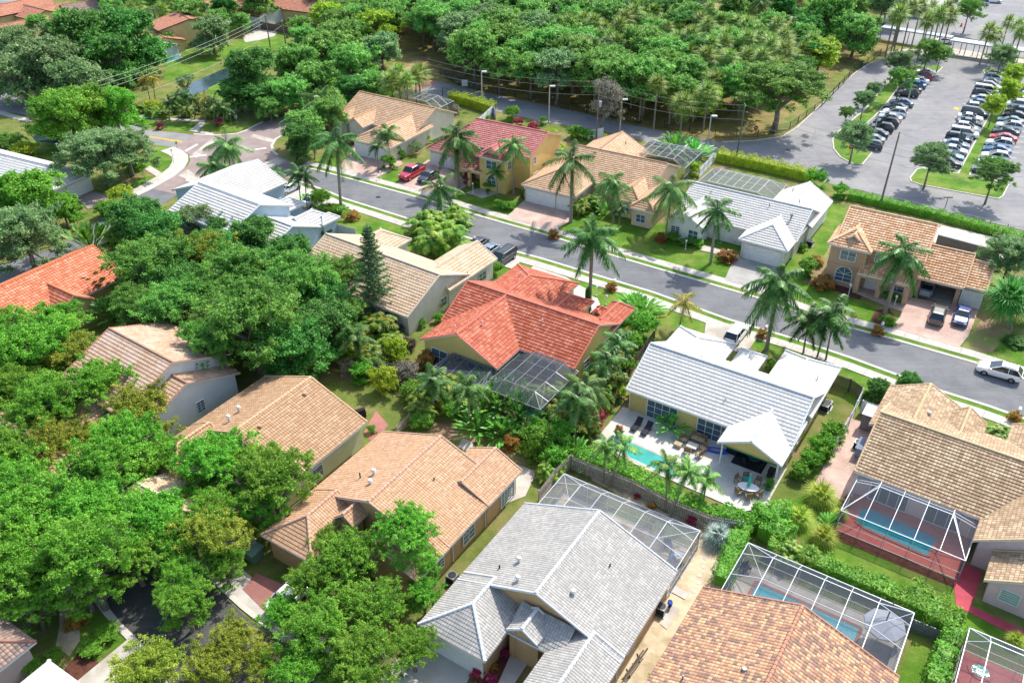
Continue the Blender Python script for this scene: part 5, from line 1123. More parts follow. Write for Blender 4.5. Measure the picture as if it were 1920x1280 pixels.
    mb = MB(); mb.cbox((0, 0, 0), (.10, .36, .15)); tl = mb.mesh('tail_light', [tailm]); mb = MB(); mb.cbox((0, 0, 0), (.14, .34, .13)); hl = mb.mesh('headlight', [headm])
    mb = MB(); mb.box((L2 - .05, -.45, .42), (L2 + .012, .45, .66)); gr = mb.mesh('grille', [blackm])
    CARM[kind] = (body, gl, wh, tl, hl, gr, ax); return CARM[kind]
def car(pos, az, kind, col, label, group=None, name=None, detail=True):
    body, gl, wh, tl, hl, gr, ax = carmesh(kind); c = CAR[kind]; L2 = c['L'] / 2
    cat = {'sedan': 'car', 'suv': 'car', 'van': 'minivan', 'pickup': 'pickup truck'}[kind]
    rt = empty(name or ('pickup_truck' if kind == 'pickup' else 'minivan' if kind == 'van' else 'parked_car'), (pos[0], pos[1], pos[2]), R(az), label, cat, group)
    o = inst('body', body, rt); o.material_slots[0].link = 'OBJECT'; o.material_slots[0].material = paint(col)
    inst('window_glass', gl, rt)
    for a in ax:
        for sg in (-1, 1): inst('wheel', wh, rt, (a, sg * (c['W'] - .10), .34))
    zt = prof(c['top'], -L2 + .1); zh = prof(c['top'], L2 - .15)
    for sg in (-1, 1): inst('tail_light', tl, rt, (-L2 + .06, sg * (c['W'] - .33), zt - .14)); inst('headlight', hl, rt, (L2 - .20, sg * (c['W'] - .33), zh - .03))
    inst('grille', gr, rt); return rt
CN = {'f2f2f0': 'white', 'c4c8cc': 'silver', '2a3648': 'navy', '3c4048': 'dark grey', '7d8c9c': 'blue-grey', '16181c': 'black', 'b02030': 'red', '3a6a9a': 'blue', '5c8088': 'teal grey', '9aa0a4': 'grey'}
def row(p0, p1, az, items, desc, n=None):
    a = G(*p0); b = G(*p1); n = n or len(items)
    for i, it in enumerate(items):
        if not it: continue
        k, c = it; p = a.lerp(b, i / (n - 1)); d = Vector((math.cos(R(az)), math.sin(R(az)), 0)) * rng.uniform(-.3, .3); p = p + d
        car((p.x, p.y, .02), az + rng.uniform(-1.5, 1.5), k, c, '%s %s, %s from far end of the parking row %s' % (CN[c], {'sedan': 'sedan', 'suv': 'crossover', 'van': 'minivan', 'pickup': 'pickup'}[k], ordinal(i), desc), 'cars in ' + ('the row ' + desc))
Wt, Sv, Nv, Dg, Bg, Bk, Rd, Bl, Tg, Gy = 'f2f2f0', 'c4c8cc', '2a3648', '3c4048', '7d8c9c', '16181c', 'b02030', '3a6a9a', '5c8088', '9aa0a4'
row((1867, 145), (1773, 310), -27, [('sedan', Nv), ('suv', Wt), ('sedan', Bg), ('suv', Sv), ('van', Wt), ('suv', Nv), ('sedan', Sv), ('sedan', Bl), ('suv', Wt), ('van', Nv), ('sedan', Wt), ('sedan', Dg), ('suv', Wt), ('van', Wt), ('suv', Nv), ('sedan', Bg), ('sedan', Sv), ('sedan', Tg), ('sedan', Bk)], 'left of the grass strip')
row((1922, 176), (1850, 325), 153, [('sedan', Nv), ('sedan', Tg), ('sedan', Sv), ('van', Wt), ('sedan', Nv), ('sedan', Bk), ('sedan', Tg), ('suv', Wt), ('sedan', Dg), ('sedan', Rd), ('suv', Wt), ('sedan', Bl), ('suv', Wt), ('sedan', Sv), ('sedan', Bk)], 'right of the grass strip')
row((1732, 141), (1626, 278), 153, [('sedan', Wt), ('suv', Rd), ('sedan', Wt), ('sedan', Bl), ('sedan', Dg), ('suv', Bk), None, ('sedan', Bg), ('sedan', Nv), ('suv', Wt), ('sedan', Sv), ('suv', Nv), ('suv', Bk), ('sedan', Dg), ('sedan', Bg), ('suv', Nv)], 'beside the leftmost island')
def carat(px, py, az, kind, col, label, z=0.0, **k): p = G(px, py, .5); return car((p.x, p.y, z), az, kind, col, label, **k)
carat(1873, 697, 148, 'suv', Wt, 'white sport utility car parked along the street kerb at right', .03)
carat(1758, 592, 60, 'suv', '5a5a54', 'dark car with grey roof rack on the pink driveway', .10)
carat(1803, 594, -120, 'sedan', '2a3a7a', 'dark blue car with sunlit hood on the pink driveway', .10)
carat(1740, 540, 57, 'sedan', Gy, 'grey car parked inside the open garage', .08)
carat(773, 326, -121, 'pickup', 'b01c34', 'bright red pickup truck with black bed cover in the driveway', .10)
carat(803, 333, -121, 'sedan', '2c3038', 'dark charcoal sports car beside the red pickup', .10)
carat(942, 486, -125, 'van', '30343a', 'black minivan in front of the tan roofed house', .10)
carat(914, 474, -125, 'sedan', Bg, 'grey-blue car behind the black minivan', .10)
carat(893, 462, -125, 'sedan', '34383e', 'dark car mostly hidden by the tan garage roof', .10)
carat(1380, 628, 57, 'suv', Wt, 'white car with roof rack in the driveway of the white-roofed house', .10)
carat(588, 377, 57, 'sedan', Wt, 'white car half hidden by shrubs near the blue corner house', .10)
carat(541, 355, 57, 'sedan', Sv, 'silver car behind the palms near the blue corner house', .10)
carat(1768, 78, 160, 'sedan', Wt, 'white police-style sedan driving by the covered walkway', .03)
carat(545, 1118, 57, 'sedan', Wt, 'white car glimpsed under the trees beside the red pavers', .10)
carat(1838, 6, 160, 'suv', Sv, 'silver car at the far upper car park', .03); carat(1862, 2, 160, 'sedan', Wt, 'white car at the far upper car park edge', .03); carat(1780, 1, 160, 'sedan', Dg, 'dark car in the far upper car park behind palms', .03)
carat(778, 2, 20, 'sedan', Rd, 'small red car parked beyond the treetops at the top', .03)

# ---------------------------------------------------------------- street furniture
def lamp(px, base, top, label):
    b = G(px, base); hh = height((px, base), top); rt = empty('street_lamp', b, 0, label, 'street lamp', 'street lamps along the park road')
    mb = MB(); mb.tube([(0, 0, 0), (0, 0, .3), (0, 0, hh)], [.16, .14, .10], 8); mb.cbox((0, 0, .06), (.5, .5, .12)); mb.bar((0, 0, hh - .1), (.5, -.2, hh), .08); mb.build('pole', [plain('lamp_concrete', 'c8c4bc', None, 2)], rt)
    mb = MB(); mb.cbox((.55, -.22, hh + .02), (1.0, .75, .16)); mb.build('lamp_head', [alu], rt)
    mb = MB(); mb.ball((.55, -.22, hh - .05), .3, 10, 0, .5); mb.build('lens', [trimw], rt)
lamp(904, 198, 134, 'tall street lamp nearest the brick road by the iron gate'); lamp(1029, 230, 161, 'tall street lamp standing behind the yellow two-storey house'); lamp(1162, 247, 186, 'tall street lamp beside the leaning bare tree'); lamp(1327, 268, 217, 'street lamp in front of the orange-leaved tree')
lamp(1636, 262, 210, 'light pole standing among cars beside the leftmost island'); lamp(1702, 190, 148, 'light pole at the small island in the parking row'); lamp(1855, 130, 100, 'light pole at the far end of the grass strip')
woodp = plain('utility_pole_wood', '8a8078', '6e655d', 2, .9, .2)
PT = []
def upole(px, base, topx, top, label, arms=((.4, 1.2),), mat=None, r=.17):
    b = G(px, base); hh = height((px, base), top); c, s = math.cos(PIT), math.sin(PIT); tz = b.y * c - (hh - CAMH) * s; lx = (topx - 960) / PHX * tz - b.x
    rt = empty('utility_pole', b, 0, label, 'utility pole'); mb = MB(); mb.tube([(0, 0, 0), (lx, 0, hh)], [r, r * .7], 9); mb.build('pole', [mat or woodp], rt)
    for dz, w_ in arms:
        mb = MB(); mb.bar((lx - .1, -w_, hh - dz), (lx + .1, w_, hh - dz), .1, .12); mb.build('crossarm', [woodp], rt)
        for y in (-w_ * .9, 0, w_ * .9): mb = MB(); mb.tube([(lx, y, hh - dz + .05), (lx, y, hh - dz + .3)], [.06, .04], 7); mb.build('insulator', [trimw], rt)
    PT.append(Vector((b.x + lx, b.y, hh - .2))); return rt
upole(1379, 307, 1397, 195, 'grey utility pole with vines at its base beside the car park entrance', ((.3, .5),), plain('pole_greenish', '6c7468', '586054', 2, .9))
r_ = upole(1118, 262, 1124, 150, 'utility pole with transformer next to the leaning bare tree', ((.3, .6),)); mb = MB(); mb.tube([(.35, -.3, 6.4), (.35, -.3, 7.4)], .28, 10); mb.build('transformer', [plain('transformer_grey', 'b0b4b8', None, 2)], r_)
upole(1650, 386, 1687, 248, 'bare leaning brown wooden pole beside the hedge', ((.5, .1),))
upole(508, 97, 497, 27, 'left one of two thin poles by the tree-lined canal', ((.3, .5),)); upole(540, 106, 528, 38, 'right one of two thin poles by the tree-lined canal', ((.3, .5),))
wirem = plain('wire_metal', 'a8aca8', '989c98', 2, .4)
def wire(a, b, sag, label, r=.022):
    mb = MB(); a = Vector(a); b = Vector(b); pts = []
    for i in range(17): t = i / 16; p = a.lerp(b, t); p.z -= sag * 4 * t * (1 - t); pts.append(p)
    mb.tube(pts, r, 4); setk(mb.build('power_line', [wirem]), label, 'power line', 'overhead power lines')
P1, P2, P3 = PT[0], PT[1], PT[2]; FARR = G(2000, 330, 9.5); PF = G(800, 110, 10)
for k, (dy, dz, w_) in enumerate(((0, 0, 'topmost'), (.6, -1.2, 'middle'), (.2, -2.6, 'lowest'))):
    d = Vector((0, dy, dz)); wire(P2 + d, P1 + d, 1.0, '%s cable from the transformer pole to the vine-covered pole' % w_); wire(P1 + d, FARR + d, 1.6, '%s cable crossing over the car park rows' % w_); wire(PF + d, P2 + d, 1.2, '%s cable running from the brick road trees to the transformer pole' % w_)
A1 = G(115, 172, 9.5); A2 = PT[3]
for k, w_ in enumerate(('upper', 'middle', 'lower')): d = Vector((0, -1.6 * k, -.6 * k)); wire(A1 + d, A2 + d, 1.2, '%s pale cable over the canal lawn at left' % w_, .026)
wire(G(235, 184, 7), PT[4] + Vector((0, 0, -1)), 1.5, 'single cable low over the canal running to the right thin pole', .022)
def sign(px, base, top, shape, mats, label, name='road_sign', sz=.6, face=-90):
    b = G(px, base); hh = max(1.4, height((px, base), top)); rt = empty(name, b, R(face + 90), label, 'sign'); mb = MB(); mb.tube([(0, 0, 0), (0, 0, hh)], .035, 6); mb.build('post', [greym], rt)
    mb = MB(); n = {'oct': 8, 'sq': 4, 'rnd': 14}[shape]; P = [(sz / 2 * 1.1 * math.cos(2 * math.pi * (i + .5) / n), sz / 2 * 1.1 * math.sin(2 * math.pi * (i + .5) / n)) for i in range(n)]
    z = hh - sz / 2; mb.add([(x, -.05, z + y) for x, y in P] + [(x, -.03, z + y) for x, y in P], [tuple(range(n)), tuple(range(n, 2 * n))[::-1]] + [(i, i + n, (i + 1) % n + n, (i + 1) % n) for i in range(n)])
    pn = mb.build('panel', [mats[0]], rt)
    if len(mats) > 1: mb = MB(); mb.cbox((0, -.056, z), (sz * .62, .008, sz * .16)); mb.build('bar_mark', [mats[1]], pn)
    return rt
redp = plain('sign_red', 'c02028', None, 2, .5); greenp = plain('sign_green', '1c6a4a', None, 2, .5)
for px, base, top, lb in ((1416, 250, 236, 'red and white no entry sign at the park fence'), (1593, 288, 271, 'red and white no entry sign on the leftmost parking island')): sign(px, base, top, 'rnd', [redp, trimw], lb, 'no_entry_sign', .8)
for px, base, top, lb in ((436, 242, 212, 'tall white street sign post by the palms at the crossing'),): sign(px, base, top, 'sq', [trimw], lb, 'street_sign', .3)
r_ = sign(447, 245, 216, 'oct', [greym], 'stop sign seen from behind with street name blades on top', 'stop_sign', .75, 150); mb = MB(); mb.cbox((0, 0, 4.0), (1.0, .03, .18)); mb.build('street_name_blade', [greenp], r_)
sign(542, 285, 270, 'oct', [redp, trimw], 'small red stop sign by the crossing island', 'stop_sign', .75, -120)
for px, base, top, lb in ((327, 309, 280, 'grey post on the grass corner left of the crossing'), (273, 342, 318, 'grey post beside the concrete footpath')): sign(px, base, top, 'sq', [greym], lb, 'sign_post', .3)
sign(333, 279, 265, 'sq', [greym], 'small grey sign at the boulevard edge', 'road_sign', .6, 150)
sign(872, 164, 148, 'sq', [trimw], 'white notice board at the preserve edge', 'notice_board', 1.8)
for px, base, top, lb in ((1772, 390, 370, 'tee-shaped light post by the sidewalk right of the wooden pole'),):
    b = G(px, base); rt = empty('pedestrian_light', b, 0, lb, 'light post'); mb = MB(); hh = height((px, base), top); mb.tube([(0, 0, 0), (0, 0, hh)], .05, 6); mb.build('post', [darkm], rt); mb = MB(); mb.cbox((0, 0, hh), (1.4, .25, .12)); mb.build('lamp_head', [darkm], rt)
def yardlamp(px, py, top, label):
    b = G(px, py); hh = max(1.2, height((px, py), top)); rt = empty('yard_lamp', b, 0, label, 'yard lamp', 'white yard lamps on lawns'); mb = MB(); mb.tube([(0, 0, 0), (0, 0, hh)], .05, 6); mb.cbox((0, 0, .08), (.2, .2, .16)); mb.build('post', [trimw], rt)
    mb = MB(); mb.ball((0, 0, hh + .12), .17, 10); mb.build('globe', [trimw], rt); mb = MB(); mb.tube([(0, 0, hh + .26), (0, 0, hh + .34)], [.14, .02], 8); mb.build('finial', [trimw], rt)
yardlamp(887, 363, 346, 'white yard lamp on the lawn of the yellow two-storey house'); yardlamp(1285, 468, 453, 'white yard lamp on the lawn before the white garage'); yardlamp(1363, 485, 474, 'white yard lamp by the planting bed right of the tall palm'); yardlamp(1590, 556, 536, 'white yard lamp before the beige two-storey house'); yardlamp(1677, 572, 560, 'short yard lamp behind the round clipped bush'); yardlamp(1118, 555, 540, 'thin white yard lamp on the lawn beside the coral roof'); yardlamp(890, 466, 447, 'white yard lamp beside the parked dark cars'); yardlamp(714, 336, 328, 'small white yard lamp on the lawn left of the red pickup'); yardlamp(1136, 572, 562, 'small white globe lamp near the tall dark cypress')
def mailbox(px, py, label, plant=True, z=.8):
    b = G(px, py); rt = empty('mailbox', b, R(-33), label, 'mailbox', 'white mailboxes with potted shrubs along the kerb')
    mb = MB(); mb.cbox((0, 0, .55), (.1, .1, 1.1)); mb.build('post', [trimw], rt)
    mb = MB(); P = [(.16 * math.cos(R(a)), .14 + .14 * math.sin(R(a))) for a in range(0, 181, 30)] + [(-.16, 0), (.16, 0)]
    loft(mb, [[(x, -.28, 1.1 + z_) for x, z_ in P], [(x, .28, 1.1 + z_) for x, z_ in P]]); mb.build('box', [trimw], rt)
    if plant: shrub(px - 4, py - 2, 13, 'rust', 'bush under the ' + label, 'kerb_shrub', 'shrub', 'orange-green bushes under the mailboxes', 1.0)
for px, py, lb in ((1043, 442, 'white mailbox by the pink paver driveway corner'), (1151, 540, 'white mailbox right of the white driveway before the coral roof'), (1434, 628, 'white mailbox beside the leaning palm trunk on the near kerb'), (1651, 622, 'white mailbox by the pink driveway with two cars'), (1906, 783, 'white mailbox at the far right of the near kerb')): mailbox(px, py, lb)
# fences
PM = {}
def pmesh(h_, mat):
    k = (round(h_, 2), mat.name)
    if k not in PM: m = MB(); m.bar((0, 0, 0), (0, 0, h_), .11); PM[k] = m.mesh('post', [mat])
    return PM[k]
def fence(pts, ht, mat, label, name='fence', style='board', pw=.14, gap=.02, zbase=0):
    W_ = [tuple(G(*p)[:2]) for p in pts]; rt = empty(name, (W_[0][0], W_[0][1], 0), 0, label, 'fence'); o = Vector((W_[0][0], W_[0][1], 0)); pn = MB(); po = MB()
    for i in range(len(W_) - 1):
        a = Vector((*W_[i], 0)) - o; b = Vector((*W_[i + 1], 0)) - o; L = (b - a).length; d = (b - a) / L; n = max(1, int(L / (pw + gap)))
        if style == 'board':
            for k in range(n): t = (k + .5) / n; p = a.lerp(b, t); hh = ht + rng.uniform(-.04, .04); q = d * pw / 2; s = Vector((-d.y, d.x, 0)) * .012 * (1 if k % 2 else 2.2); pn.add([p - q + s, p + q + s, p + q - s * .2, p - q - s * .2, p - q + s + Vector((0, 0, hh)), p + q + s + Vector((0, 0, hh)), p + q - s * .2 + Vector((0, 0, hh)), p - q - s * .2 + Vector((0, 0, hh))], [(0, 1, 5, 4), (1, 2, 6, 5), (2, 3, 7, 6), (3, 0, 4, 7), (4, 5, 6, 7)])
            for z in (.4, ht - .35): pn.bar(a + Vector((0, 0, z)), b + Vector((0, 0, z)), .09, .07)
        elif style == 'rail':
            for z in (ht * .3, ht * .62, ht * .96): pn.bar(a + Vector((0, 0, z)), b + Vector((0, 0, z)), .05, .05)
        elif style == 'bars':
            for z in (.15, ht - .1): pn.bar(a + Vector((0, 0, z)), b + Vector((0, 0, z)), .04)
            for k in range(int(L / .35)): p = a.lerp(b, k / max(1, int(L / .35))); pn.bar(p, p + Vector((0, 0, ht)), .022)
        elif style == 'mesh':
            pn.add([a + Vector((0, 0, .05)), b + Vector((0, 0, .05)), b + Vector((0, 0, ht)), a + Vector((0, 0, ht))], [(0, 1, 2, 3)], 1)
            for z in (.1, ht): pn.bar(a + Vector((0, 0, z)), b + Vector((0, 0, z)), .05, mi=0)
        m = max(1, int(L / (2.4 if style != 'bars' else 4)))
        for k in range(m + 1): p = a.lerp(b, k / m); inst('post', pmesh(ht + .06, mat), rt, p)
    pn.build('panel', [mat, scr_wall] if style == 'mesh' else [mat], rt); return rt
fence([(1072, 880), (1100, 892), (1183, 925), (1258, 964), (1329, 993), (1388, 1004)], 1.8, wooden, 'weathered grey picket fence between sandy yard and green hedge', gap=.06)
fence([(1068, 879), (1040, 905), (1010, 945)], 1.8, wooden, 'short weathered fence left of the pale mesh cage')
fence([(1226, 640), (1190, 690), (1165, 735), (1150, 765)], 1.8, dirtwood, 'dark wooden fence between coral roof and white roof')
fence([(1560, 725), (1590, 735), (1612, 750)], 1.8, dirtwood, 'dark wooden fence between the street lawn and air conditioners')
fence([(1612, 752), (1590, 800), (1563, 845)], 1.8, pvc, 'long white vinyl fence along the pink paver side yard', gap=0); fence([(1612, 775), (1640, 785), (1655, 790)], 1.8, pvc, 'short white vinyl fence by the shed at the pink side yard', gap=0)
fence([(625, 425), (622, 436), (668, 448)], 1.7, pvc, 'white vinyl fence beside the pale blue corner house', gap=0)
fence([(893, 244), (925, 214), (930, 224)], 1.9, pvc, 'white vinyl fence behind the cream tan-roofed house', gap=0); fence([(983, 372), (988, 355), (1020, 318)], 1.9, pvc, 'white vinyl fence by the pink driveway garage', gap=0); fence([(1102, 263), (1130, 258)], 1.9, pvc, 'short white fence behind the tan hip roof', gap=0); fence([(1310, 335), (1335, 308)], 1.9, pvc, 'white fence beside the long mansard cage', gap=0)
fence([(745, 815), (762, 800), (768, 792)], 1.2, wooden, 'small picket fence at the shady lawn edge')
fence([(195, 162), (218, 150), (242, 143)], 1.9, woodbr, 'orange-brown wooden fence left of the canal palms')
fence([(575, 55), (600, 62), (640, 60), (640, 40)], 1.9, dirtwood, 'dark wooden fence around the distant turquoise pool yard')
fence([(490, 55), (545, 65), (580, 75)], 1.9, dirtwood, 'dark wooden fence behind the white patio slab')
fence([(545, 700), (560, 692), (585, 688)], 1.9, woodbr, 'golden brown fence panel under the big oak')
fence([(825, 140), (860, 160), (900, 170)], 1.7, darkm, 'black screened fence panel at the preserve corner', style='mesh')
fence([(900, 170), (1000, 190), (1100, 212), (1200, 232), (1340, 258)], 1.5, darkm, 'thin black fence along the preserve edge', style='bars')
fence([(1340, 258), (1420, 258), (1480, 243), (1540, 200), (1600, 138), (1650, 104)], 1.5, darkm, 'dark chain fence curving along the car park', style='bars')
fence([(830, 182), (850, 186), (872, 190)], 2.0, darkm, 'dark iron gate across the park road', name='iron_gate', style='rail')
fence([(1602, 366), (1700, 388), (1920, 440), (2000, 462)], 1.1, greym, 'low grey rail fence between sidewalk and two-storey house', style='rail')
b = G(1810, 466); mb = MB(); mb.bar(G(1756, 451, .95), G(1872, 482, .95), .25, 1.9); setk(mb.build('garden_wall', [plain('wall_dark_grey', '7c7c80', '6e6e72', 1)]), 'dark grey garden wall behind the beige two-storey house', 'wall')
sheet('patio', [(1755, 420), (1905, 455), (1885, 490), (1750, 455)], .05, concw, z0=0)
# covered walkway
def walkway():
    rt = empty('covered_walkway', G(1800, 75), 0, 'long white covered walkway above the plaza at the upper right', 'walkway canopy'); o = rt.location; a = G(1786, 74, 3.2) - o; b = G(1960, 100, 3.2) - o; mb = MB()
    mb.bar(a, b, 3.2, .3); mb.build('roof', [alu], rt)
    for k in range(8):
        p = a.lerp(b, k / 7)
        for s in (-1.2, 1.2): m = MB(); m.tube([(p.x, p.y + s, 0), (p.x, p.y + s, 3.1)], .10, 8); m.build('column', [greym], rt)
    rt2 = empty('covered_walkway', G(1700, 62), 0, 'lower grey covered walkway partly behind the sabal palms', 'walkway canopy'); o = rt2.location; a = G(1655, 50, 3.0) - o; b = G(1786, 70, 3.0) - o; mb = MB(); mb.bar(a, b, 2.6, .25); mb.build('roof', [plain('canopy_grey', 'b8c0c8', None, 1)], rt2)
    for k in range(6): p = a.lerp(b, k / 5); m = MB(); m.tube([(p.x, p.y, 0), (p.x, p.y, 2.9)], .10, 8); m.build('column', [greym], rt2)
walkway()
# small cart with yellow top near the walkway, cones
for px, py, lb in ((1802, 50, 'orange barrel beyond the walkway palms'), (1862, 86, 'orange cone right of the walkway columns')):
    b = G(px, py); mb = MB(); mb.tube([(0, 0, 0), (0, 0, .9)], [.3, .12], 10); mb.cbox((0, 0, .03), (.7, .7, .06)); o = mb.build('traffic_cone', [plain('cone_orange', 'e0502c', None, 2)]); o.location = b; setk(o, lb, 'traffic cone')
# air conditioners, pumps, bins
def acunit(px, py, label, z=.05):
    b = G(px, py, .5); rt = empty('air_conditioner', (b.x, b.y, 0), R(-33), label, 'air conditioner'); mb = MB(); mb.cbox((0, 0, .45), (.85, .85, .75)); mb.cbox((0, 0, .04), (1.1, 1.1, .08)); mb.build('casing', [greym], rt)
    mb = MB(); mb.tube([(0, 0, .82), (0, 0, .86)], .36, 14); mb.build('fan_grille', [darkm], rt)
    mb = MB(); [mb.bar((-.4, y, .45 + 0 * y), (.4, y, .45), .02, .6) for y in (-.43, .43)]; mb.build('side_louvre', [darkm], rt)
for px, py, lb in ((1552, 757, 'white-topped air conditioner next to the fence end of the white roof'), (1547, 762, 'darker air conditioner closest to the cream wall of the white-roofed house'), (1519, 455, 'small air conditioner behind the white garage'), (1540, 408, 'black unit at the far corner of the white-roofed house'), (1610, 832, 'grey air conditioner on the pink pavers'), (848, 1082, 'white air conditioner between tan house and grassy alley'), (470, 665 + 100, 'dark air conditioner under the white wall at left'), (175, 645, 'air conditioner behind the yellow house wall'), (1240, 1130 + 10, 'pool equipment cluster casing beside the tan wall')): acunit(px, py, lb)
def shed(px, py, w_, d, hh, label, mat, rm):
    b = G(px, py, hh * .6); rt = empty('shed', (b.x, b.y, 0), R(-34.5), label, 'shed'); mb = MB(); mb.cbox((0, 0, hh / 2), (w_, d, hh)); mb.build('wall', [mat], rt); mb = MB(); mb.add([(-w_ / 2 - .1, -d / 2 - .1, hh), (w_ / 2 + .1, -d / 2 - .1, hh), (w_ / 2 + .1, d / 2 + .1, hh + .25), (-w_ / 2 - .1, d / 2 + .1, hh + .25), (-w_ / 2 - .1, -d / 2 - .1, hh + .08), (w_ / 2 + .1, -d / 2 - .1, hh + .08), (w_ / 2 + .1, d / 2 + .1, hh + .33), (-w_ / 2 - .1, d / 2 + .1, hh + .33)], [(0, 3, 2, 1), (4, 5, 6, 7), (0, 1, 5, 4), (1, 2, 6, 5), (2, 3, 7, 6), (3, 0, 4, 7)]); mb.build('roof', [rm], rt)
    mb = MB(); mb.cbox((0, -d / 2 - .02, hh * .45), (w_ * .6, .03, hh * .8)); dd = mb.build('door', [mat], rt); mb = MB(); mb.ball((w_ * .22, -d / 2 - .06, hh * .45), .04, 6); mb.build('handle', [darkm], dd)
shed(1637, 786, 2.0, 1.6, 2.0, 'grey garden shed with pale roof on the pink side yard', plain('shed_grey', '8d8680', '7d7670', 2), alu)
shed(1617, 842, 1.0, 1.6, 1.2, 'low blue-grey storage box against the brown tiled house', plain('box_grey', '9aa2b0', None, 2), plain('box_lid', '8a92a4', None, 2))
shed(474, 1035, 1.4, 1.2, 1.0, 'green utility box in the leaf litter under the oaks', plain('box_green', '6a8a78', None, 2), plain('box_green_lid', '86a894', None, 2))
# pool equipment, bucket, bench on sand
def thingat(px, py, z=0.3): b = G(px, py, z); return (b.x, b.y)
x, y = thingat(1242, 1140); mb = MB(); mb.tube([(x, y, .1), (x, y, .8)], .25, 12); mb.tube([(x + .7, y + .5, .1), (x + .7, y + .5, .6)], .2, 10); mb.bar((x, y, .4), (x + .7, y + .5, .4), .07); mb.bar((x, y, .7), (x - .4, y + .6, .7), .06); mb.bar((x - .4, y + .6, 0), (x - .4, y + .6, .7), .06); setk(mb.build('pool_pump', [plain('pump_dark', '4a4644', '3a3634', 3)]), 'tangled pool pump and pipes on a slab beside the tan wall', 'pool pump')
b = G(1253, 1150); sheet('equipment_slab', [(1238, 1170), (1262, 1135), (1275, 1143), (1250, 1180)], .06, conc, z0=0); sheet('equipment_slab', [(1255, 1108), (1262, 1098), (1292, 1112), (1284, 1124)], .08, concw, z0=0)
x, y = thingat(1257, 1132, .5); mb = MB(); mb.tube([(x, y, .35), (x, y, .7)], [.15, .19], 12); setk(mb.build('bucket', [plain('bucket_blue', '2048b0', None, 2)]), 'blue bucket beside the pool pump on sand', 'bucket')
for i, (px, py) in enumerate(((1328, 1030), (1322, 1046), (1320, 1062), (1312, 1078), (1310, 1092), (1300, 1108))):
    b = G(px, py); mb = MB(); mb.tube([(b.x, b.y, 0), (b.x, b.y, .035)], .24, 12); setk(mb.build('stepping_stone', [concw]), 'round pale stepping stone, %s from the fence in the sandy yard' % ordinal(i), 'stepping stone', 'stepping stones in the sandy yard')
x, y = thingat(1190, 1250, .5); mb = MB(); mb.bar((x - 1, y - 1.4, .7), (x + 1.2, y + 1.6, .7), .12); mb.bar((x - .4, y - .6, 0), (x - .7, y - .3, .7), .1); mb.bar((x + .5, y + .8, 0), (x + .3, y + 1.1, .7), .1); mb.bar((x - 1, y - 1.0, .5), (x + .9, y + 1.6, .5), .1); setk(mb.build('fallen_trellis', [dirtwood]), 'dark broken wooden trellis lying on the sandy yard', 'trellis')

# ---------------------------------------------------------------- patio furniture
wick = plain('wicker_brown', '8a7458', '6e5b44', 6, .8, .3); cush = plain('cushion_beige', 'b8a888', 'a89878', 3, .9); blackf = plain('black_cushion', '34363c', '282a30', 3, .9); tealm = plain('teal_plastic', '3ac0b0', '2aa898', 3, .5)
def chair(x, y, rz, label, seat=cush, fr=wick, w_=.6, group='patio chairs on the white patio'):
    rt = empty('patio_chair', (x, y, .08), R(rz), label, 'chair', group); mb = MB(); mb.cbox((0, 0, .40), (w_, .55, .12)); mb.build('seat', [seat], rt)
    mb = MB(); mb.box((-w_ / 2, .22, .42), (w_ / 2, .30, .98)); mb.build('backrest', [fr], rt)
    for sx in (-1, 1):
        for sy in (-1, 1): m = MB(); m.bar((sx * (w_ / 2 - .04), sy * .24, 0), (sx * (w_ / 2 - .04), sy * .24, .38), .05); m.build('leg', [fr], rt)
        m = MB(); m.bar((sx * w_ / 2, -.26, .62), (sx * w_ / 2, .26, .62), .06); m.bar((sx * w_ / 2, -.26, .3), (sx * w_ / 2, -.26, .62), .05); m.build('armrest', [fr], rt)
    return rt
def U(u, v): p = HW.W(u, v); return p[0], p[1]
def P_(px, py, z=.4): g = G(px, py, z); return g.x, g.y
for px, py, lb in ((1194, 796, 'left one of two black sun loungers by the sliding door'), (1213, 804, 'right one of two black sun loungers by the sliding door')):
    x, y = P_(px, py); rt = empty('sun_lounger', (x, y, .08), R(-33), lb, 'sun lounger', 'black sun loungers'); mb = MB(); mb.box((-.33, -1.0, .28), (.33, .35, .38)); mb.build('seat', [blackf], rt); mb = MB(); mb.add([(-.33, .35, .28), (.33, .35, .28), (.33, .95, .68), (-.33, .95, .68), (-.33, .35, .38), (.33, .35, .38), (.33, .92, .78), (-.33, .92, .78)], [(0, 3, 2, 1), (4, 5, 6, 7), (0, 1, 5, 4), (1, 2, 6, 5), (2, 3, 7, 6), (3, 0, 4, 7)]); mb.build('backrest', [blackf], rt)
    for sx in (-.28, .28):
        for yy in (-.9, .3): m = MB(); m.bar((sx, yy, 0), (sx, yy, .3), .06); m.build('leg', [darkm], rt)
x, y = P_(1309, 823); rt = empty('patio_sofa', (x, y, .08), R(-33), 'brown wicker loveseat with beige cushions before the second sliding door', 'sofa'); 
for nm, a, b_, m_ in (('base', (-.8, -.35, .05), (.8, .35, .36), wick), ('seat_cushion', (-.72, -.33, .36), (-.01, .25, .48), cush), ('seat_cushion', (.01, -.33, .36), (.72, .25, .48), cush), ('backrest', (-.8, .25, .36), (.8, .42, .9), wick), ('armrest', (-.86, -.35, .05), (-.72, .4, .66), wick), ('armrest', (.72, -.35, .05), (.86, .4, .66), wick)): mb = MB(); mb.box(a, b_); mb.build(nm, [m_], rt)
x, y = P_(1298, 836); rt = empty('coffee_table', (x, y, .08), R(-33), 'square pale coffee table among wicker chairs', 'table'); mb = MB(); mb.cbox((0, 0, .42), (1.1, .9, .06)); mb.build('tabletop', [pav_lite], rt)
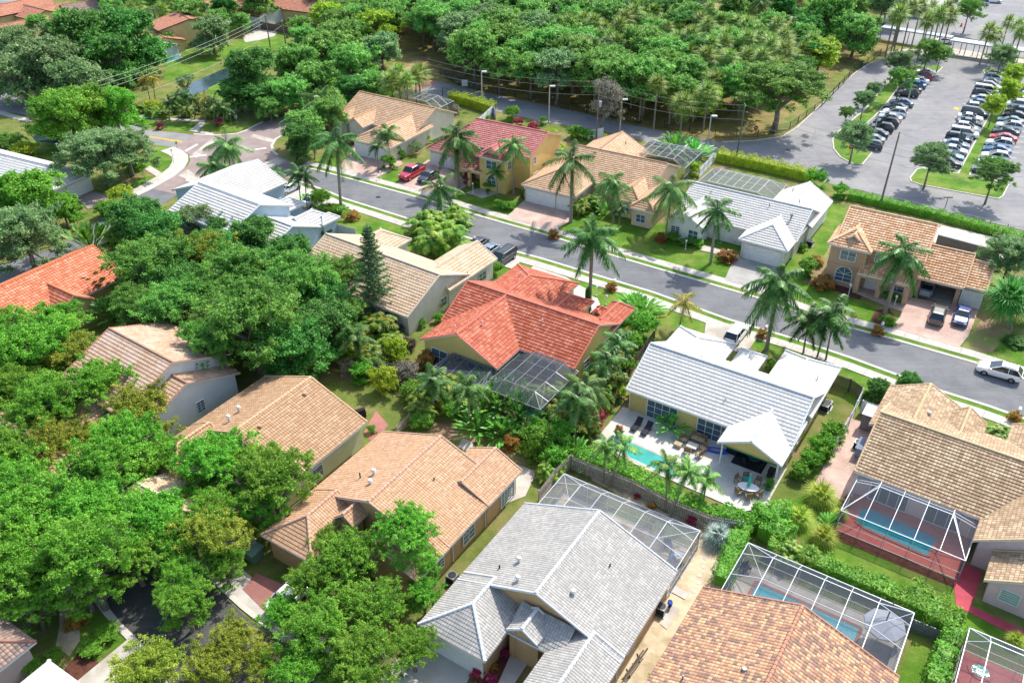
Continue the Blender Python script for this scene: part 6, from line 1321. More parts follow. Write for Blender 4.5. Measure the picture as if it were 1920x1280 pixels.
for sx in (-.45, .45):
    for sy in (-.35, .35): m = MB(); m.bar((sx, sy, 0), (sx, sy, .4), .07); m.build('leg', [wick], rt)
for px, py, rz, lb in ((1282, 824, 10, 'wicker armchair at the left end of the loveseat'), (1289, 845, 160, 'wicker stool-like chair nearest the turquoise pool side of the coffee table'), (1319, 840, -60, 'wicker armchair right of the coffee table'), (1311, 852, -140, 'wicker armchair with striped cushion right front of the coffee table')): x, y = P_(px, py); chair(x, y, rz, lb, w_=.7)
x, y = P_(1271, 835, .2); mb = MB(); mb.box((-.4, -.3, .12), (.4, .3, .42)); o = mb.build('ottoman', [cush]); o.location = (x, y, .08); o.rotation_euler = (0, 0, R(-33)); setk(o, 'beige ottoman left of the coffee table', 'ottoman')
x, y = P_(1403, 913, .75); rt = empty('patio_table', (x, y, .08), R(-20), 'white oval dining table with closed turquoise umbrella', 'table'); mb = MB(); P = [(1.05 * math.cos(2 * math.pi * i / 20), .6 * math.sin(2 * math.pi * i / 20)) for i in range(20)]; mb.prism(P, .70, .75); mb.build('tabletop', [trimw], rt)
for sx, sy in ((-.6, -.3), (.6, -.3), (-.6, .3), (.6, .3)): m = MB(); m.bar((sx, sy, 0), (sx, sy, .7), .05); m.build('leg', [darkm], rt)
rt2 = empty('patio_umbrella', (x, y, .08), 0, 'closed turquoise umbrella standing in the white oval table', 'umbrella'); mb = MB(); mb.tube([(0, 0, 0), (0, 0, 2.4)], .03, 8); mb.build('pole', [greym], rt2); mb = MB(); mb.tube([(0, 0, .95), (0, 0, 1.3), (0, 0, 2.35)], [.20, .16, .04], 10); mb.build('canopy', [tealm], rt2)
for k, (px, py, rz) in enumerate(((1384, 900, 40), (1399, 897, 0), (1421, 905, -30), (1385, 922, 110), (1404, 931, 180), (1422, 927, -140))):
    x, y = P_(px, py); chair(x, y, rz, ['patio chair at the far left corner of the white oval table', 'turquoise patio chair behind the white oval table', 'patio chair at the far right of the white oval table', 'patio chair at the near left of the white oval table', 'patio chair nearest the viewer at the white oval table', 'patio chair at the near right of the white oval table'][k], tealm if k == 1 else cush)
x, y = U(14.6, -0.4); mb = MB(); mb.box((-1.6, -1.4, .0), (1.6, 1.4, .012)); o = mb.build('rug', [plain('rug_dark', '34363a', '2a2c30', 3, .95)]); o.location = (x, y, .085); o.rotation_euler = (0, 0, R(-33)); setk(o, 'dark rug under the covered patio gable', 'rug')
x, y = U(15.0, -0.6); rt = empty('patio_table', (x, y, .1), 0, 'round dark green table on the rug under the gable', 'table'); mb = MB(); mb.tube([(0, 0, .7), (0, 0, .75)], .65, 16); mb.build('tabletop', [plain('table_green', '3a5a50', None, 2, .3)], rt); mb = MB(); mb.tube([(0, 0, 0), (0, 0, .7)], .06, 8); mb.build('leg', [darkm], rt)
for k, a in enumerate((20, 110, 200, 290)): chair(x + 1.0 * math.cos(R(a)), y + 1.0 * math.sin(R(a)), a - 90, ['chair at the wall side of the round green table', 'chair left of the round green table under the gable', 'chair on the pool side of the round green table', 'chair right of the round green table under the gable'][k], blackf, darkm, .5)
x, y = U(17.2, -1.8); mb = MB(); mb.cbox((0, 0, .45), (.6, 1.2, .9)); mb.cbox((0, 0, 1.0), (.7, .8, .2)); o = mb.build('barbecue_grill', [darkm]); o.location = (x, y, .08); o.rotation_euler = (0, 0, R(-33)); setk(o, 'dark grill cabinet at the right post of the covered patio', 'barbecue grill')
x, y = U(12.6, -0.3); mb = MB(); mb.cbox((0, 0, .5), (1.2, .6, 1.0)); o = mb.build('storage_box', [blackm]); o.location = (x, y, .08); o.rotation_euler = (0, 0, R(-33)); setk(o, 'black storage box behind the left post of the covered patio', 'storage box')
x, y = P_(1344, 845, .1); mb = MB(); mb.prism([(1.3 * math.cos(R(a)), .45 * math.sin(R(a))) for a in range(0, 360, 24)], 0, .14, 0); mb.prism([(.7 * math.cos(R(a)), .2 * math.sin(R(a))) for a in range(0, 360, 30)], .145, .16, 1); o = mb.build('inflatable_float', [plain('float_blue', '2a6ad0', '2050b0', 3, .4), plain('float_pink', 'e05a80', '40b0a0', 5, .4)]); o.location = (x, y, .085); o.rotation_euler = (0, 0, R(-15)); setk(o, 'blue and pink inflatable float on the patio', 'inflatable float')
def pot(px, py, r, h_, mat, label, kind='bush', rp=18):
    x, y = P_(px, py, h_ * .5); rt = empty('potted_plant', (x, y, .08), 0, label, 'potted plant'); mb = MB(); mb.tube([(0, 0, 0), (0, 0, h_)], [r * .75, r], 14); mb.build('pot', [mat], rt); inst('foliage', rng.choice(CR[kind]), rt, (0, 0, h_ + .35), (0, 0, 1), .6)
pot(1160, 815, .4, .6, plain('pot_teal', '2aa8a8', None, 2, .3), 'yellow-green plant in a turquoise pot at the deck corner', 'rust'); pot(1441, 915, .35, .5, plain('pot_green', '2a6a4a', None, 2, .4), 'green pot at the right patio post', 'bush')
o = plantc(1260, 793, 36, BANANA, 2.2, 'dark feathery plant against the cream wall between sliding doors', 'potted_palm')
# things inside cages
x, y = P_(1660, 1168, 2.3); rt = empty('patio_umbrella', (x, y, .06), R(10), 'large open pale grey cantilever umbrella inside the long cage', 'umbrella'); mb = MB(); n = 8; P = [(1.65 * math.cos(2 * math.pi * i / n), 1.65 * math.sin(2 * math.pi * i / n)) for i in range(n)]
mb.add([(a, b_, 2.1) for a, b_ in P] + [(0, 0, 2.6)] + [(a, b_, 1.95) for a, b_ in P], [(i, (i + 1) % n, n) for i in range(n)] + [(i, n + 1 + i, n + 1 + (i + 1) % n, (i + 1) % n) for i in range(n)]); mb.build('canopy', [plain('canvas_grey', 'b4b8c0', 'a8acb4', 1.5, .9)], rt); mb = MB(); mb.tube([(1.6, 1.6, 0), (1.7, 1.7, 2.4), (.9, .9, 2.95), (0, 0, 2.6)], .05, 8); mb.cbox((1.6, 1.6, .08), (.9, .9, .16)); mb.build('pole', [darkm], rt)
x, y = P_(1655, 1230, .4); mb = MB(); mb.box((-.9, -1.6, 0), (.9, 1.2, .42)); mb.box((.5, -1.6, .42), (.9, 1.2, .8)); o = mb.build('patio_sofa', [plain('sofa_grey', '9a9690', '8a8680', 2, .9)]); o.location = (x, y, .07); o.rotation_euler = (0, 0, R(-33)); setk(o, 'grey sectional sofa under the pale umbrella in the long cage', 'sofa')
x, y = P_(1398, 1065, .4); chair(x, y, 20, 'dark curved chair at the left end of the long cage', blackf, darkm, .8, None)
x, y = P_(1262, 1042, .4); rt = chair(x, y, 60, 'blue seat chair inside the pale mesh cage', plain('blue_cushion', '2a6ac0', None, 2), darkm, .7, None); x, y = P_(1251, 1022, .4); chair(x, y, 0, 'red-blue chair behind the blue seat in the pale mesh cage', plain('purple_cushion', '6a5090', None, 2), darkm, .7, None)
x, y = P_(1275, 1040, .7); mb = MB(); mb.tube([(0, 0, .68), (0, 0, .73)], .55, 16); mb.tube([(0, 0, 0), (0, 0, .7)], .05, 8); o = mb.build('patio_table', [greym]); o.location = (x, y, .07); setk(o, 'round grey table in the corner of the pale mesh cage', 'table')
x, y = P_(675, 775, .6); rt = empty('barbecue_grill', (x, y, 0), R(30), 'black covered grill at the corner of the tan brown roof', 'barbecue grill'); mb = MB(); mb.cbox((0, 0, .5), (1.2, .6, .8)); mb.build('cabinet', [blackm], rt); mb = MB(); mb.tube([(-.55, 0, .95), (.55, 0, .95)], .3, 10); mb.build('lid', [blackm], rt)
sheet('paver_patio', [(683, 810), (705, 770), (728, 797), (700, 835)], .04, pav_red, z0=0)
shrub(697, 806, 11, 'bush', 'small round agave-like plant on red stones', 'agave', 'plant')
# far pools
def farpool(px, label, wm=turq):
    w_ = [tuple(G(*p)[:2]) for p in px]; c = Vector((sum(p[0] for p in w_) / len(w_), sum(p[1] for p in w_) / len(w_))); rt = empty('swimming_pool', (c.x, c.y, 0), 0, label, 'swimming pool'); L = [(p[0] - c.x, p[1] - c.y) for p in w_]
    mb = MB(); mb.prism([(a * 1.18, b_ * 1.3) for a, b_ in L], 0, .06); mb.build('coping', [concw], rt); mb = MB(); A = sum(L[i][0] * L[(i + 1) % len(L)][1] - L[(i + 1) % len(L)][0] * L[i][1] for i in range(len(L))); L = L if A > 0 else L[::-1]; mb.add([(a, b_, .075) for a, b_ in L], [list(range(len(L)))]); mb.build('water', [wm], rt)
farpool([(583, 34), (592, 24), (615, 22), (616, 28), (600, 35)], 'distant turquoise pool beside the tan house at the top'); farpool([(312, 118), (312, 112), (335, 104), (340, 110)], 'small blue pool beside the green lawn strip')
sheet('far_patio', [(455, 70), (480, 55), (520, 60), (515, 68), (490, 75), (460, 80)], .04, concw)
# ---------------------------------------------------------------- vegetation: the trees one can tell apart
def T(rows_, group=None, **kw):
    for r_ in rows_:
        k = dict(kw); 
        if len(r_) > 5: k.update(r_[5])
        tree(r_[0], r_[1], r_[2], r_[3], r_[4], group, **k)
T([
 (70, 655, 85, 'near', 'bright green oak below the orange roof at the left edge'),
 (20, 735, 70, 'near', 'dense oak at the left edge level with the two-level tan roof'),
 (85, 760, 75, 'near', 'leafy oak in front of the left end of the two-level tan roof'),
 (262, 775, 72, 'neary', 'yellow-green oak overlapping the lower left corner of the two-level tan roof'),
 (255, 745, 40, 'neary', 'small olive oak top in front of the two-level tan roof slope'),
 (20, 860, 75, 'near', 'oak over the hidden orange roof at the left edge'),
 (140, 830, 55, 'neary', 'yellowish oak right of the hidden orange roof'),
 (215, 880, 85, 'near', 'wide bright oak below the white wall of the two-level house'),
 (300, 860, 60, 'near', 'oak directly below the small dark window of the white wall'),
 (400, 880, 75, 'near', 'oak overlapping the left end of the tan brown roof'),
 (500, 880, 62, 'near', 'loose oak overlapping the front slope of the tan brown roof', dict(h0=2)),
 (60, 960, 95, 'near', 'very large oak in the left forest above the grey trunks'),
 (170, 970, 90, 'near', 'large bright oak in the middle of the left forest'),
 (285, 975, 80, 'near', 'oak beside the glimpsed white walled house'),
 (390, 980, 75, 'near', 'oak right of the glimpsed white walled house'),
 (488, 945, 62, 'near', 'oak above the green utility box'),
 (50, 1065, 90, 'near', 'shaded oak at the left edge above the old brown roof'),
 (160, 1040, 92, 'near', 'oak whose pale forked trunk stands by the curb', dict(hk=1.25)),
 (250, 1040, 70, 'near', 'oak reaching over the upper end of the shaded street'),
 (330, 1020, 60, 'near', 'oak over the near sidewalk bend'),
 (345, 1130, 58, 'near', 'low bright oak bough hanging over the shaded street', dict(hk=.9)),
 (285, 1262, 80, 'neary', 'yellow-green tree at the bottom edge left of centre'),
 (395, 1255, 60, 'neary', 'olive tree at the bottom edge over the shaded street'),
 (440, 1205, 60, 'neary', 'pale yellow-green tree over the near sidewalk'),
 (590, 1090, 62, 'near', 'oak over the red paver driveway'),
 (655, 1050, 78, 'near', 'oak in front of the light orange roof, upper left of its group'),
 (765, 1000, 72, 'near', 'oak standing out against the light orange roof, topmost of its group', dict(hk=1.3)),
 (790, 1060, 45, 'near', 'small crown right of the group against the light orange roof'),
 (600, 1180, 82, 'near', 'full bright oak at the bottom centre left'),
 (700, 1140, 75, 'near', 'bright oak in the middle of the bottom centre group'),
 (795, 1115, 40, 'near', 'low bough reaching the grey-white garage roof'),
 (528, 1150, 45, 'near', 'oak over the sidewalk left of the bottom centre group'), (610, 1020, 45, 'near', 'oak before the front gable of the light orange roof'), (340, 1085, 55, 'near', 'oak above the low bough over the shaded street'), (420, 1060, 48, 'near', 'oak over the sidewalk below the glimpsed white wall'), (500, 1245, 50, 'neary', 'olive tree between the two bottom tree groups'), (60, 1130, 55, 'near', 'shaded oak just above the old brown roof'),
 (560, 1255, 62, 'near', 'bright oak cut by the bottom edge left of the white driveway'),
 (680, 1245, 85, 'near', 'big bright oak cut by the bottom edge beside the white driveway'),
 (775, 1215, 55, 'near', 'oak bough over the white driveway beside the grey-white garage'),
 (1100, 1275, 34, 'neary', 'small sparse treetop over the bottom of the grey-white roof'),
 (1060, 1290, 30, 'neary', 'tiny sparse treetop left of the other at the bottom of the grey-white roof'),
 (1235, 1275, 24, 'neary', 'tiny olive treetop at the bottom of the sandy yard'),
 (470, 600, 105, 'oak', 'huge dark green oak between the two-level tan roof and the coral roof', dict(hk=1.0)),
 (560, 530, 88, 'oak', 'large oak left of the tall conical pine'),
 (440, 510, 75, 'oak', 'oak behind the huge dark oak towards the blue corner house'),
 (390, 640, 60, 'oak', 'low oak bough over the right end of the two-level tan roof', dict(hk=1.3)),
 (540, 645, 75, 'oak', 'oak above the golden brown fence panel'),
 (640, 590, 52, 'oak', 'oak right of the large oak below the sandy tan roof'),
 (285, 500, 82, 'oak', 'dark oak between the orange roof and the blue corner house'),
 (330, 575, 75, 'oak', 'oak right above the two-level tan roof ridge'),
 (255, 570, 55, 'oak', 'small dark oak right of the orange roof'),
 (365, 410, 55, 'sparse', 'thin grey-green tree in front of the white two-level roof'),
 (385, 470, 60, 'neary', 'olive tree below the white two-level roof'),
 (300, 440, 50, 'oak', 'oak left of the thin grey-green tree'),
 (45, 440, 72, 'grey', 'grey-green oak over the side street at the left edge'),
 (52, 372, 62, 'ficus', 'big round bright ficus in front of the plain white roof'),
 (116, 388, 36, 'ficus', 'small round ficus beside the plain white roof garage'),
 (15, 390, 45, 'ficus', 'bright ficus cut by the left edge below the white roof'),
 (185, 280, 70, 'grey', 'broad grey-green oak in front of the boulevard', dict(sz=.8)),
 (235, 275, 55, 'grey', 'grey-green oak right half beside the footpath corner', dict(sz=.8)),
 (110, 215, 58, 'ficus', 'wide vivid ficus left part beside the small bridge'),
 (160, 205, 52, 'ficus', 'vivid ficus middle crown above the boulevard'),
 (215, 205, 45, 'ficus', 'vivid ficus right crown next to the boulevard'),
 (165, 70, 62, 'dark', 'huge dark ficus left half between the terracotta roofs', dict(hk=1.0)),
 (235, 65, 60, 'dark', 'huge dark ficus right half between the terracotta roofs', dict(hk=1.0)),
 (200, 105, 58, 'dark', 'dark ficus lower front crown above the orange-brown fence'),
 (270, 100, 40, 'dark', 'dark ficus crown touching the small blue pool yard'),
 (200, 135, 26, 'lime', 'small lime green tree under the dark ficus'),
 (30, 85, 48, 'grey', 'oak in front of the lower terracotta roof at the left edge'),
 (95, 120, 62, 'farg', 'oak row along the boulevard, middle tree'),
 (35, 135, 55, 'farg', 'oak row along the boulevard, leftmost tree'),
 (140, 150, 48, 'farg', 'oak row along the boulevard, third tree'),
 (175, 160, 38, 'farg', 'oak row along the boulevard, rightmost low tree'),
 (470, 135, 52, 'dark', 'round dark green ficus beside the canal lawn', dict(hk=1.0)),
 (445, 170, 36, 'dark', 'lower left lobe of the dark round ficus by the canal lawn'),
 (490, 180, 34, 'dark', 'shaded ficus crown at the foot of the dark round ficus'),
 (345, 155, 26, 'sparse', 'thin pale tree over the canal water'),
 (395, 60, 38, 'farg', 'grey-green tree in front of the two-storey cream house'),
 (410, 35, 22, 'far', 'small tree before the white walled terracotta house'),
 (452, 40, 20, 'far', 'small dark tree by the white patio slab at the top'),
 (310, 72, 18, 'far', 'small dark tree in front of the two-storey cream house'),
 (545, 175, 40, 'far', 'oak just above the cream tan-roofed house, left one'),
 (560, 120, 48, 'far', 'oak between the thin poles and the big palms'),
 (610, 95, 52, 'far', 'oak left of the canal bend, big crown'),
 (660, 120, 52, 'far', 'oak above the cream house roof, big crown'),
 (590, 150, 48, 'far', 'oak with shaded underside above the big fountain palm'),
 (640, 75, 44, 'far', 'oak on the far side of the canal bend'),
 (505, 200, 26, 'far', 'small oak at the brick crossing right side'),
 (700, 160, 38, 'far', 'oak left of the sabal palms at the brick road'),
 (715, 90, 42, 'farg', 'grey-green oak behind the sabal palms at the brick road'),
 (735, 45, 28, 'lime', 'lime green tree behind the brick road'),
 (905, 25, 24, 'twig', 'bare brownish round tree in the far preserve'),
 (945, 22, 22, 'lime', 'lime green tree beside the bare round tree'),
 (1000, 22, 40, 'dark', 'big dark tree right of the lime green one at the top'),
 (690, 12, 34, 'lime', 'yellowish green tree at the top left of the preserve'),
 (1325, 190, 36, 'lime', 'orange-tinted light green tree at the car park corner', dict(trunk=THIN[0])),
 (1465, 160, 88, 'oak', 'broad spreading oak at the curve of the car park road', dict(hk=.7, sz=.62, h0=2.5)),
 (1395, 155, 45, 'far', 'oak left of the broad spreading oak by the car park'),
 (1540, 100, 42, 'lime', 'pale yellow-green tree by the curved fence', dict(sz=.8)),
 (1605, 62, 45, 'far', 'dark green tree at the top end of the curved fence'),
 (1555, 30, 50, 'far', 'big dark tree at the top right of the preserve'),
 (1648, 260, 15, 'oak', 'placeholder'),
][:-1])
for px, py, r_, kd, lb in ((1588, 210, 16, 'oak', 'small tree leftmost on the leftmost parking island'), (1622, 185, 22, 'grey', 'second small tree up the leftmost parking island'), (1640, 165, 16, 'grey', 'small grey-green tree before the bright parking tree'), (1690, 148, 27, 'oak', 'bright green tree in the middle of the leftmost parking island'), (1690, 112, 26, 'grey', 'grey-green tree near the far end of the leftmost parking island'), (1742, 95, 28, 'oak', 'tall tree at the far end of the leftmost parking island, left one'), (1765, 100, 20, 'oak', 'small tree at the far end of the leftmost parking island, right one'), (1605, 252, 35, 'grey', 'tree shading the near end of the leftmost parking island'), (1748, 295, 38, 'grey', 'tree on the near left corner of the grass strip island'), (1866, 322, 38, 'oak', 'tree on the near right corner of the grass strip island'), (1881, 102, 26, 'grey', 'tree at the far end of the grass strip island'), (1866, 196, 22, 'lime', 'lime tree in the middle of the grass strip'), (1893, 168, 24, 'lime', 'second lime tree farther up the grass strip'), (1905, 138, 22, 'lime', 'lime tree at the upper end of the grass strip'), (1818, 18, 26, 'oak', 'small tree in the upper car park'), (1898, 475, 50, 'grey', 'dark oak at the right edge behind the garage roof')):
    tree(px, py, r_, kd, lb, None if '5' in lb else 'trees on the parking islands', name='parking_lot_tree' if py < 340 else 'oak_tree', hk=.9, h0=2.2, trunk=THIN[0])
b = G(1125, 250); rt = empty('bare_tree', b, 0, 'leaning half-bare tree at the park road by the transformer pole', 'tree'); inst('crown', CR['twig'][0], rt, (1.2, 0, 7.0), (0, 0, 1), (3.6, 3.6, 4.2)); inst('trunk', LIMB[1], rt, (0, 0, 0), (0, .15, 0), (3.6, 3.6, 7.5))
# forests: crowns filled by spacing
def inpoly(x, y, P):
    c = False; n = len(P)
    for i in range(n):
        (x0, y0), (x1, y1) = P[i], P[(i + 1) % n]
        if (y0 > y) != (y1 > y) and x < (x1 - x0) * (y - y0) / (y1 - y0) + x0: c = not c
    return c
def proj(p):
    c, s = math.cos(PIT), math.sin(PIT); z = p.y * c - (p.z - CAMH) * s; y = p.y * s + (p.z - CAMH) * c; return 960 + PHX * p.x / z, 640 - PHX * y / z
def fill(poly, sp, n, seed, hc=5.0):
    """spots inside an outline on the photograph, kept apart by real distance"""
    r = random.Random(seed); xs = [p[0] for p in poly]; ys = [p[1] for p in poly]; out = []
    W_ = [G(*p, hc) for p in poly]; P2 = [(p.x, p.y) for p in W_]; x0, x1 = min(p[0] for p in P2), max(p[0] for p in P2); y0, y1 = min(p[1] for p in P2), max(p[1] for p in P2)
    for _ in range(n * 60):
        x, y = r.uniform(x0, x1), r.uniform(y0, y1)
        if inpoly(x, y, P2) and all((x - a) ** 2 + (y - b_) ** 2 > sp * sp for a, b_ in out): out.append((x, y))
        if len(out) >= n: break
    # order into rows from the front, then left to right, so that each spot can be pointed at
    out.sort(key=lambda q: q[1]); k = max(1, round(math.sqrt(len(out) / 2.5))); per = math.ceil(len(out) / k); res = []
    for i in range(k):
        rw = sorted(out[i * per:(i + 1) * per])
        for j, q in enumerate(rw): res.append((q[0], q[1], ordinal(j) if j < 24 else 'far', 'front' if i == 0 else ordinal(i)))
    return res
fk = random.Random(5)
def forest(poly, sp, n, seed, kinds, rr, place, desc, group, hk=.95, hc=5.0, h0=1.5):
    for x, y, j, i in fill(poly, sp, n, seed, hc):
        kd = fk.choice(kinds); tree(0, 0, fk.uniform(*rr), kd, '%s %s, %s from left, %s row' % (desc, place, j, i), group, world=Vector((x, y, 0)), hk=hk, h0=h0)
forest([(850, 100), (900, 126), (1000, 146), (1120, 166), (1290, 186), (1310, 150), (1180, 105), (1000, 75), (860, 45), (800, 50)], 5.8, 80, 1, ['far', 'far', 'farg', 'far'], (4.2, 6.0), 'of the preserve behind the street lamps', 'round green oak', 'oaks of the preserve behind the lamps', h0=2.5)
forest([(640, 40), (860, 60), (1000, 90), (1130, 70), (1160, 10), (1160, -30), (900, -40), (640, -20)], 6.5, 80, 2, ['far', 'farg', 'far', 'oak'], (4.0, 6.0), 'in the far middle of the preserve', 'green oak', 'oaks in the far middle of the preserve')
forest([(1120, 60), (1300, 165), (1400, 185), (1500, 130), (1560, 60), (1440, 50), (1260, 20), (1120, -10)], 7.5, 50, 3, ['far', 'far', 'dark'], (3.4, 5.2), 'of the palm preserve near the car park', 'dark leafy tree', 'leafy trees between the preserve palms')
forest([(1160, 20), (1300, 25), (1440, 20), (1620, 20), (1700, 10), (1700, -60), (1160, -60)], 7.5, 50, 31, ['far', 'dark', 'farg'], (3.6, 5.4), 'at the top edge beyond the palm preserve', 'green tree', 'trees at the top edge beyond the preserve')
forest([(560, 80), (700, 70), (720, 20), (660, 10), (560, 40)], 6.5, 18, 4, ['far', 'lime'], (3.5, 5), 'behind the canal at the top', 'bushy tree', 'bushy trees behind the canal')
forest([(180, 25), (300, 45), (440, 25), (520, 5), (640, 0), (640, -60), (180, -60)], 9, 30, 6, ['far', 'farg', 'dark'], (3.5, 5.5), 'among the houses at the top left', 'green tree', 'trees among the top left houses')
forest([(60, 40), (120, 25), (150, 45), (100, 60)], 7, 4, 7, ['farg', 'far'], (3, 4), 'beside the terracotta roofs at the top left', 'tree', 'trees beside the terracotta roofs')
forest([(560, 262), (680, 165), (650, 160), (575, 215)], 5, 10, 8, ['far', 'dark'], (2.6, 3.8), 'between the brick crossing and the park road', 'dark tree', 'trees between crossing and park road')
forest([(250, 430), (420, 440), (560, 470), (700, 540), (690, 560), (620, 640), (560, 680), (420, 640), (260, 580)], 5.5, 26, 9, ['oak', 'dark'], (3.4, 4.6), 'in the shady gardens left of the pine', 'dark small tree', 'understorey trees in the shady back gardens', hc=3, h0=.6)
forest([(0, 620), (140, 640), (160, 700), (340, 860), (450, 880), (560, 960), (470, 1040), (330, 1010), (180, 1100), (0, 1130)], 6, 40, 10, ['near', 'near', 'neary'], (3.6, 4.8), 'in the left oak forest', 'lower oak crown', 'lower crowns of the left oak forest', hc=3, h0=.5)
forest([(190, 400), (260, 380), (280, 420), (240, 450), (180, 440)], 5, 6, 11, ['oak', 'lime'], (2.2, 3), 'below the brick driveway at left', 'small garden tree', 'small trees below the brick driveway', hc=3, h0=.3)
# sabal palms in the preserve
def sabals(poly, sp, n, seed, place, group, hh=(4.5, 9), crowns=None, sc=(1.25, 1.7)):
    r = random.Random(seed)
    for x, y, j, i in fill(poly, sp, n, seed, 7.0):
        H_ = r.uniform(*hh); rt = empty('sabal_palm', (x, y, 0), 0, 'sabal palm %s, %s from left, %s row' % (place, j, i), 'palm tree', group); k = r.uniform(*sc)
        inst('trunk', palmtrunk('sabal'), rt, (0, 0, 0), (0, 0, 0), (1, 1, H_)); inst('crown', r.choice(crowns or SABAL), rt, (0, 0, H_), (0, 0, r.uniform(0, 6)), k)
sabals([(1060, 50), (1130, 20), (1300, 10), (1440, 50), (1540, 80), (1480, 120), (1330, 150), (1180, 110)], 4.2, 130, 21, 'in the palm preserve at the top centre right', 'sabal palms of the preserve')
sabals([(1140, 165), (1290, 188), (1340, 190), (1300, 155), (1150, 125)], 4.5, 16, 22, 'at the preserve front near the orange-tinted tree', 'sabal palms at the preserve front')
sabals([(1660, 45), (1690, 28), (1760, 32), (1800, 40), (1770, 60), (1680, 62)], 3.2, 12, 23, 'in the tall cluster beside the covered walkway', 'sabal palms by the covered walkway', (9, 11))
sabals([(1850, 55), (1880, 45), (1925, 52), (1920, 66), (1850, 66)], 3.5, 5, 24, 'right of the plaza at the upper right edge', 'sabal palms at the upper right edge', (6, 8))
sabals([(755, 140), (790, 130), (782, 150), (740, 160), (716, 150)], 3.0, 6, 25, 'beside the brick road entrance', 'sabal palms beside the brick road', (6, 7.5))
sabals([(240, 20), (330, 15), (330, 0), (250, 0)], 5, 5, 26, 'behind the huge dark ficus at the top left', 'sabal palms at the top left', (6, 8))
sabals([(1100, 75), (1060, 95), (900, 90), (860, 50), (1000, 50)], 8, 14, 27, 'scattered between the far preserve oaks', 'sabal palms between the far oaks')
palm((90, 45), (87, 20), 'sabal', SABAL, 'lone sabal palm against the grey wall top left', 1.2, trunk='sabal')
# royal and other palms one by one
for b_, t_, cr, sc, lb in (((640, 398), (630, 262), ROYAL, 1.15, 'tall royal palm on the near lawn left of the street, leaning left'), ((1070, 417), (1073, 298), ROYAL, 1.15, 'royal palm beside the three-car garage driveway'), ((1105, 583), (1111, 442), ROYAL, 1.15, 'royal palm with straight trunk just behind the coral roof'), ((1332, 494), (1345, 393), ROYAL, .95, 'royal palm on the lawn of the white-roofed house across the street'), ((1659, 587), (1695, 470), ROYAL, 1.15, 'royal palm before the beige two-storey house'), ((1437, 655), (1461, 528), ROYAL, 1.2, 'royal palm with brown-stained trunk on the near kerb right of the white car'), ((860, 352), (856, 255), ROYAL, 1.2, 'royal palm before the yellow two-storey house'), ((825, 408), (826, 350), ROYAL, .95, 'royal palm on the near verge behind the golden areca clump')):
    palm(b_, t_, 'royal', cr, lb, sc)
for b_, t_, cr, sc, lb in (((963, 366), (962, 268), QUEEN, .95, 'queen palm at the right corner of the yellow two-storey house'), ((933, 370), (931, 322), YOUNG, .75, 'small palm below the queen palm at the yellow house'), ((728, 295), (727, 245), QUEEN, .9, 'queen palm before the twin garage of the cream house'), ((709, 320), (707, 272), YOUNG, .8, 'small palm left of the round bush by the cream house'), ((1150, 420), (1148, 340), QUEEN, 1.05, 'drooping queen palm beside the tall royal in the peach house garden'), ((1248, 440), (1260, 352), QUEEN, 1.35, 'large weeping queen palm between the peach and white houses'), ((1160, 425), (1162, 388), YOUNG, .7, 'small palm under the drooping queen palm'), ((435, 331), (424, 270), QUEEN, 1.25, 'feathery palm standing before the brick crossing'), ((1273, 617), (1284, 564), YELL, .95, 'short curved yellowish palm beside the coral roof lawn'), ((1506, 662), (1516, 600), YOUNG, 1.15, 'leftmost palm of the three on the near verge'), ((1532, 670), (1550, 603), YOUNG, 1.15, 'middle palm of the three on the near verge'), ((1548, 675), (1565, 585), YOUNG, 1.2, 'rightmost palm of the three on the near verge'), ((1132, 904), (1135, 838), COCO, .85, 'slender palm with upright trunk at the left of the picket fence'), ((1142, 913), (1167, 835), COCO, .85, 'slender leaning palm second from left at the picket fence'), ((1249, 958), (1250, 872), COCO, .9, 'slender upright palm behind the turquoise pool'), ((1257, 969), (1290, 882), COCO, .95, 'slender leaning palm right of the pool at the picket fence'), ((1318, 945), (1325, 898), COCO, .8, 'low palm at the deck edge right of the pool'), ((1100, 790), (1096, 722), QUEEN, .98, 'dark drooping palm over the right side of the mid cage'), ((524, 372), (514, 325), YOUNG, .8, 'thin curved palm over the white corner roof'), ((566, 400), (558, 322), YOUNG, .95, 'tall thin palm by the blue corner house, left one'), ((577, 402), (571, 330), YOUNG, .9, 'tall thin palm by the blue corner house, right one'), ((552, 275), (551, 222), YOUNG, 1.0, 'yellow-green palm at the right side of the brick crossing'), ((567, 285), (567, 240), YOUNG, .9, 'palm behind the stop sign corner'), ((608, 240), (602, 185), QUEEN, 1.5, 'big fountain-shaped palm left of the cream tan roof'), ((545, 310), (560, 285), YOUNG, .8, 'low palm at the start of the main street'), ((590, 300), (590, 262), YOUNG, .9, 'palm in the shade left of the royal palm lawn'), ((282, 190), (272, 148), YELL, .9, 'dying yellow palm by the canal, left one'), ((292, 192), (285, 145), YELL, .9, 'dying orange-brown palm by the canal, right one'), ((1381, 58), (1384, 22), YELL, .8, 'small orange-yellow palm by the far preserve road'), ((1335, 70), (1335, 25), SABAL, 1.1, 'tall fan palm near the far preserve road'), ((1425, 60), (1428, 2), QUEEN, 1.0, 'tall dark palm at the far preserve road')):
    palm(b_, t_, 'thin', cr, lb, sc, trunk='thin' if cr is not SABAL else 'sabal')
